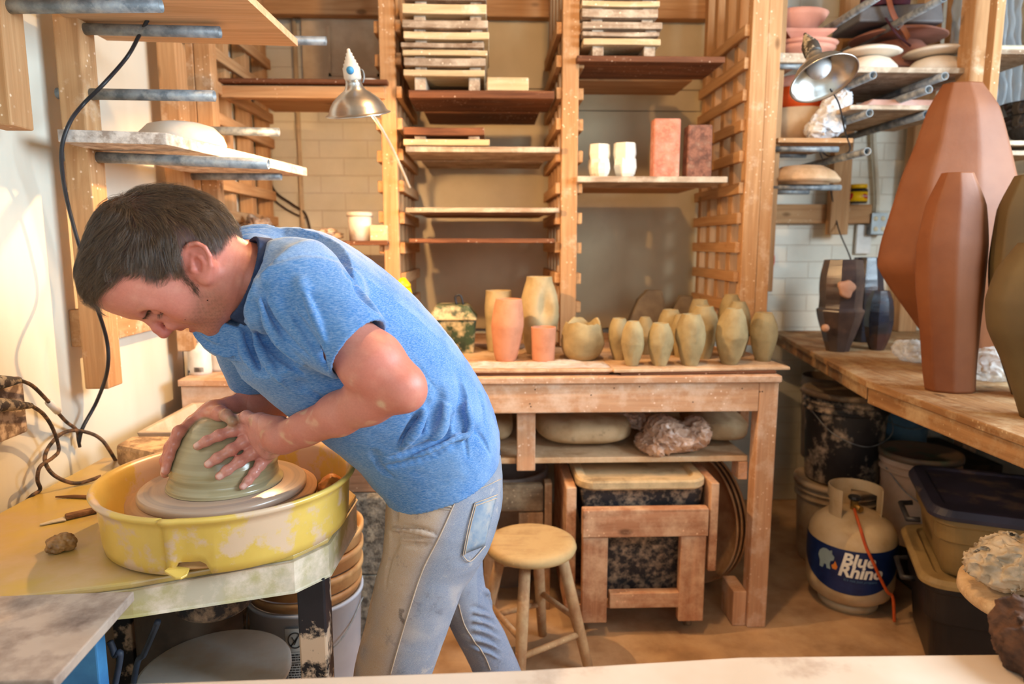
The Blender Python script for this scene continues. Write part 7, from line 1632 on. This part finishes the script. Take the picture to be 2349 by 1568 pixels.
dp_ = surf('pocket_denim', lin(118, 136, 158), lin(150, 158, 168), rough=.92, scale=30, dust=lin(176, 170, 166), dlo=.5, dhi=.7, dscale=25)
pk = patch([(1087,1153),(1138,1134),(1110,1250),(1060,1270)], 'back_pocket', dp_, jeans)
for pts in ([(1087,1153),(1138,1134)], [(1086,1160),(1136,1142)], [(1087,1153),(1072,1210),(1060,1272)], [(1090,1156),(1076,1212),(1064,1270)], [(1060,1272),(1078,1284),(1110,1250)]): draped(pts, .0011, 'pocket_stitching', thr, pk, .0035)
patch([(1092,1076),(1101,1074),(1101,1108),(1093,1110)], 'belt_loop', dp_, jeans, .004, .002, 4)
h = JC.hit(1030, 1159); g_ = JC.grad(h); make('rivet', MB().lathe(h, [(.0045,0),(.004,.0015),(0,.002)], 16, tuple(g_)), galv, jeans)
# dark waistband of underwear/belt showing at the back
patch([(1138,1008),(1152,1012),(1150,1040),(1128,1052)], 'belt', surf('dark_belt', lin(44,48,60), lin(30,34,44), rough=.8, scale=20), jeans, .003, .002, 5)
# shoes, below the frame
shm_ = surf('dusty_boot', lin(120, 92, 70), lin(90, 68, 52), rough=.8, scale=9, dust=lin(190,160,130), dlo=.5, dhi=.7)
for ank in (PY(853, 1905, 1.335), PY(1221, 1715, 1.67)):
    S = SDF().ell((ank[0]+.0, ank[1]+.01, .055), (.055, .042, .06), None, 0).ell((ank[0]-.10, ank[1]+.045, .038), (.10, .045, .04), None, .04); S.cone((ank[0]+.01, ank[1], .06), (ank[0]+.01, ank[1], .13), .048, .05, .03)
    v, q = surface_nets(S, A(ank[0]-.24, ank[1]-.09, -.03), A(ank[0]+.12, ank[1]+.13, .22), .006); v[:, 2] = np.maximum(v[:, 2], .001); mesh_np('boot', v, q, shm_, man)
# ------------------------------------------------------------------ hair
rng = np.random.default_rng(3)
HS = SDF(); HS.ops = B.ops[:4]+B.ops[4:5]
ctrl = [((330,455),(.8,.45)),((300,470),(.3,.8)),((420,470),(1,.45)),((480,505),(.9,.7)),((505,545),(.5,1)),((440,540),(.45,.9)),((380,560),(.25,1)),((340,590),(.1,1)),((290,590),(-.4,.95)),((245,600),(-.75,.7)),((215,600),(-.85,.55)),((250,520),(-.8,.5)),((205,650),(-.75,.65)),((360,500),(.75,.65)),((270,640),(-.75,.6)),((430,600),(.25,1)),((470,570),(.35,1)),((400,500),(.85,.6))]
cP = np.array([Hp(*p) for p, d in ctrl]); cD = np.array([Hp(p[0]+d[0]*20, p[1]+d[1]*20)-Hp(*p) for p, d in ctrl]); cD /= np.linalg.norm(cD, axis=1)[:, None]
def field(P):
    Pq = P-LQ(P)[:, None]*HV[None]; d2 = ((Pq[:, None]-cP[None])**2).sum(2); w = 1/(d2+.0002)**1.5; v = (w[:, :, None]*cD[None]).sum(1)
    v = v+HV[None]*(LQ(P)*1.5)[:, None]; return v/np.linalg.norm(v, axis=1)[:, None]
def gradn(S_, P, e=.003):
    g = np.stack([S_.ev(P+A(*v)*e)-S_.ev(P-A(*v)*e) for v in ((1,0,0),(0,1,0),(0,0,1))], 1); return g/(np.linalg.norm(g, axis=1)[:, None]+1e-9)
def strands(P, length, steps, lift, jitter, S_=HS):
    n = len(P); L = length*rng.uniform(.7, 1.15, n); out = [P.copy()]; q = P.copy(); jd = rng.normal(0, jitter, (n, 3)); lf_ = lift*rng.uniform(.35, 1.1, n)
    ck = (np.round(P*55)).astype(int) % 97; cj_ = np.sin(ck[:, 0]*3.1+ck[:, 1]*5.7+ck[:, 2]*7.9)*.22; cj2 = np.cos(ck[:, 0]*5.1+ck[:, 1]*2.3+ck[:, 2]*3.7)*.22
    for k in range(steps):
        f = field(q)+jd*(.5+k/steps); f[:, 0] += cj_; f[:, 1] += cj2*.6; g = gradn(S_, q); f = f-(f*g).sum(1)[:, None]*g*.9; f /= np.linalg.norm(f, axis=1)[:, None]
        q = q+f*(L/steps)[:, None]; t = (k+1)/steps; want = lf_*(1-(1-t)**2)*1.0; d = S_.ev(q); g = gradn(S_, q); q = q+g*(np.maximum(want-d, (want-d)*.35))[:, None]
        out.append(q.copy())
    arr = np.stack(out, 1); gi = rng.choice(n, max(4, n//26), replace=False); near = np.zeros(n, int)
    for i in range(0, n, 2000): near[i:i+2000] = ((P[i:i+2000, None]-P[gi][None])**2).sum(2).argmin(1)
    gd = arr[gi[near]]; off = P-P[gi[near]]; w = .82*np.linspace(0, 1, steps+1)**1.3*rng.uniform(.6, 1, n)[:, None]
    return arr*(1-w)[:, :, None]+(gd+off[:, None]*.25)*w[:, :, None]
def sample_scalp(n):
    d = rng.normal(size=(n*6, 3)); d /= np.linalg.norm(d, axis=1)[:, None]; P = skc+d*.12
    for _ in range(6): P = P-gradn(HS, P)*HS.ev(P)[:, None]
    x, y = sidexy(P); ok = inpoly(x, y, hairpoly_px) & ~((dist(P, ec) < .026) | (dist(P, mir(ec)) < .026)); return P[ok][:n]
hm, t, b = nt('brown_hair'); b.inputs['Roughness'].default_value = .32; b.inputs['Specular IOR Level'].default_value = .7
hi_ = N(t, 'ShaderNodeHairInfo'); t.links.new(mixc(t, ramp(t, hi_.outputs['Random'], 0, 1), lin(34, 26, 21), lin(116, 86, 58)), b.inputs['Base Color'])
def hair_obj(name, arr, r0, r1, par):
    n, k, _ = arr.shape; cv = bpy.data.hair_curves.new(name); cv.add_curves([k]*n); org = np.array(world_loc(par))
    cv.points.foreach_set('position', (arr-org).astype(f32).ravel()); cv.points.foreach_set('radius', np.tile(np.linspace(r0, r1, k), n).astype(f32)); cv.materials.append(hm)
    o = bpy.data.objects.new(name, cv); COL.objects.link(o); o.parent = par; return o
def clear_ear(arr):
    q = arr-ec; l = LQ(arr.reshape(-1, 3)).reshape(arr.shape[:2]); m_ = (((q@e1/.028)**2+(q@e2/.018)**2 < 1) & (np.abs(l) > .066)).any(1); return arr[~m_]
P = sample_scalp(16500); x, y = sidexy(P)
frontness = 1-sm(x, 240, 330); short = sm(y, 560, 625)*sm(x, 255, 300)
arr = strands(P, .048-.006*frontness-.034*short, 8, .0145-.010*short-.005*frontness, .20); arr = clear_ear(arr); hair = hair_obj('hair', arr, .00016, .00005, body)
# fringe falling past the forehead
Pf = P[(x < 262) & (y > 560)][:1500]; arr = strands(Pf[::3], .034, 8, .011, .35); hair_obj('fringe', arr, .00016, .00004, body)
# eyebrows and lashes
def browpts(n):
    t = rng.uniform(0, 1, n); bx = np.interp(t, [0,.5,1], [326,346,377]); by = np.interp(t, [0,.5,1], [722,712,688]); ss = np.interp(t, [0,.5,1], [.012,.030,.047]); out = []
    for i in range(n):
        h = Hp(bx[i]+rng.normal(0, 1.2), by[i]+rng.normal(0, 2.0), ss[i]); out.append(h)
    P_ = np.array(out)
    for _ in range(5): P_ = P_-gradn(B, P_)*B.ev(P_)[:, None]
    return P_
Pb = browpts(420); Pb = np.concatenate([Pb, np.array([mir(p) for p in Pb])]); f0 = Hp(376, 690, .045)-Hp(328, 722, .012); f0 /= np.linalg.norm(f0)
g = gradn(B, Pb); f1 = f0-2*(f0@HV)*HV; dB = np.where((np.arange(len(Pb)) < len(Pb)//2)[:, None], f0[None], f1[None])+rng.normal(0, .25, Pb.shape)+g*.2; arr = np.stack([Pb+dB*.0026*k+g*.0004*min(k, 1) for k in range(4)], 1); hair_obj('eyebrows', arr, .00011, .00004, body)
t = rng.uniform(0, 1, 70); Pl = np.array([Hp(np.interp(u, [0,.5,1], [381,373,360]), np.interp(u, [0,.5,1], [702,714,722]), np.interp(u, [0,.5,1], [.045,.042,.028])) for u in t])
for _ in range(4): Pl = Pl-gradn(B, Pl)*B.ev(Pl)[:, None]
g = gradn(B, Pl); dl = ff[None]*.8+dn[None]*.5+g*.5+rng.normal(0, .15, Pl.shape); arr = np.stack([Pl+dl*.0019*k for k in range(4)], 1); hair_obj('eyelashes', arr, .00016, .00004, body)
# sideburn and short hair in front of the ear
ps = []
for _ in range(330):
    u = rng.uniform(0, 1); xx = np.interp(u, [0,.5,1], [415,432,450])+rng.normal(0, 6*(1-u*.4)); yy = np.interp(u, [0,.5,1], [625,645,666])+rng.normal(0, 5); ps.append(Hp(xx, yy, .066))
ps = np.array(ps)
for _ in range(5): ps = ps-gradn(B, ps)*B.ev(ps)[:, None]
g = gradn(B, ps); fdn = Hp(450, 672, .066)-Hp(425, 640, .066); fdn /= np.linalg.norm(fdn); dl = fdn[None]+g*.25+rng.normal(0, .25, ps.shape); arr = np.stack([ps+dl*.0022*k for k in range(4)], 1); hair_obj('sideburns', arr, .00011, .00004, body)
# ------------------------------------------------------------------ camera and light
cam = bpy.data.cameras.new('camera'); cam.lens = 24.0; cam.sensor_width = 36.0; cam.clip_start = .05
cam.lens = FPX/2349*36; co = bpy.data.objects.new('camera', cam); COL.objects.link(co); co.location = (0, 0, CAM_H)
co.rotation_euler = (R(90)-PITCH, 0, -YAW); bpy.context.scene.camera = co
cam.dof.use_dof = True; cam.dof.focus_distance = 1.30; cam.dof.aperture_fstop = 3.2
def light(name, typ, loc, energy, col, size=None, target=None, **kw):
    l = bpy.data.lights.new(name, typ); l.energy = energy; l.color = col
    o = bpy.data.objects.new(name, l); COL.objects.link(o); o.location = loc
    if target is not None: o.rotation_euler = (Vector(target)-Vector(loc)).to_track_quat('-Z', 'Y').to_euler()
    if typ == 'AREA': l.shape = 'RECTANGLE'; l.size, l.size_y = size
    elif size is not None: l.shadow_soft_size = size
    for k, v in kw.items(): setattr(l, k, v)
    return o
DAY = (.70, .87, 1.0); WARM = (1.0, .60, .27)
light('daylight_right_window', 'AREA', (WR+.12, .8, 2.0), 175, DAY, (2.1, .95), (-.6, 1.3, 1.1))
light('daylight_front_window', 'AREA', (.7, YF-.12, 1.75), 20, DAY, (1.95, 1.25), (.2, 1.5, 1.4))
light('ceiling_bulb', 'POINT', (.30, 1.5, 2.55), 48, WARM, .05)
_a = Vector((-.08, -.30, 1)).normalized(); light('clamp_lamp_bulb', 'POINT', tuple(Vector(L1c)+_a*.004), 46, WARM, .012)
w = bpy.data.worlds.new('sky'); bpy.context.scene.world = w; w.use_nodes = True
w.node_tree.nodes['Background'].inputs[0].default_value = (.6, .8, 1, 1); w.node_tree.nodes['Background'].inputs[1].default_value = .6
sc = bpy.context.scene; sc.view_settings.view_transform = 'Standard'; sc.view_settings.look = 'None'; sc.view_settings.gamma = 1; sc.view_settings.exposure = 0.0
sc.cycles.adaptive_threshold = 0.02; sc.cycles.max_bounces = 8; sc.cycles.diffuse_bounces = 4; sc.cycles.glossy_bounces = 3; sc.cycles.transmission_bounces = 6; sc.cycles.transparent_max_bounces = 8
sc.cycles.caustics_reflective = False; sc.cycles.caustics_refractive = False
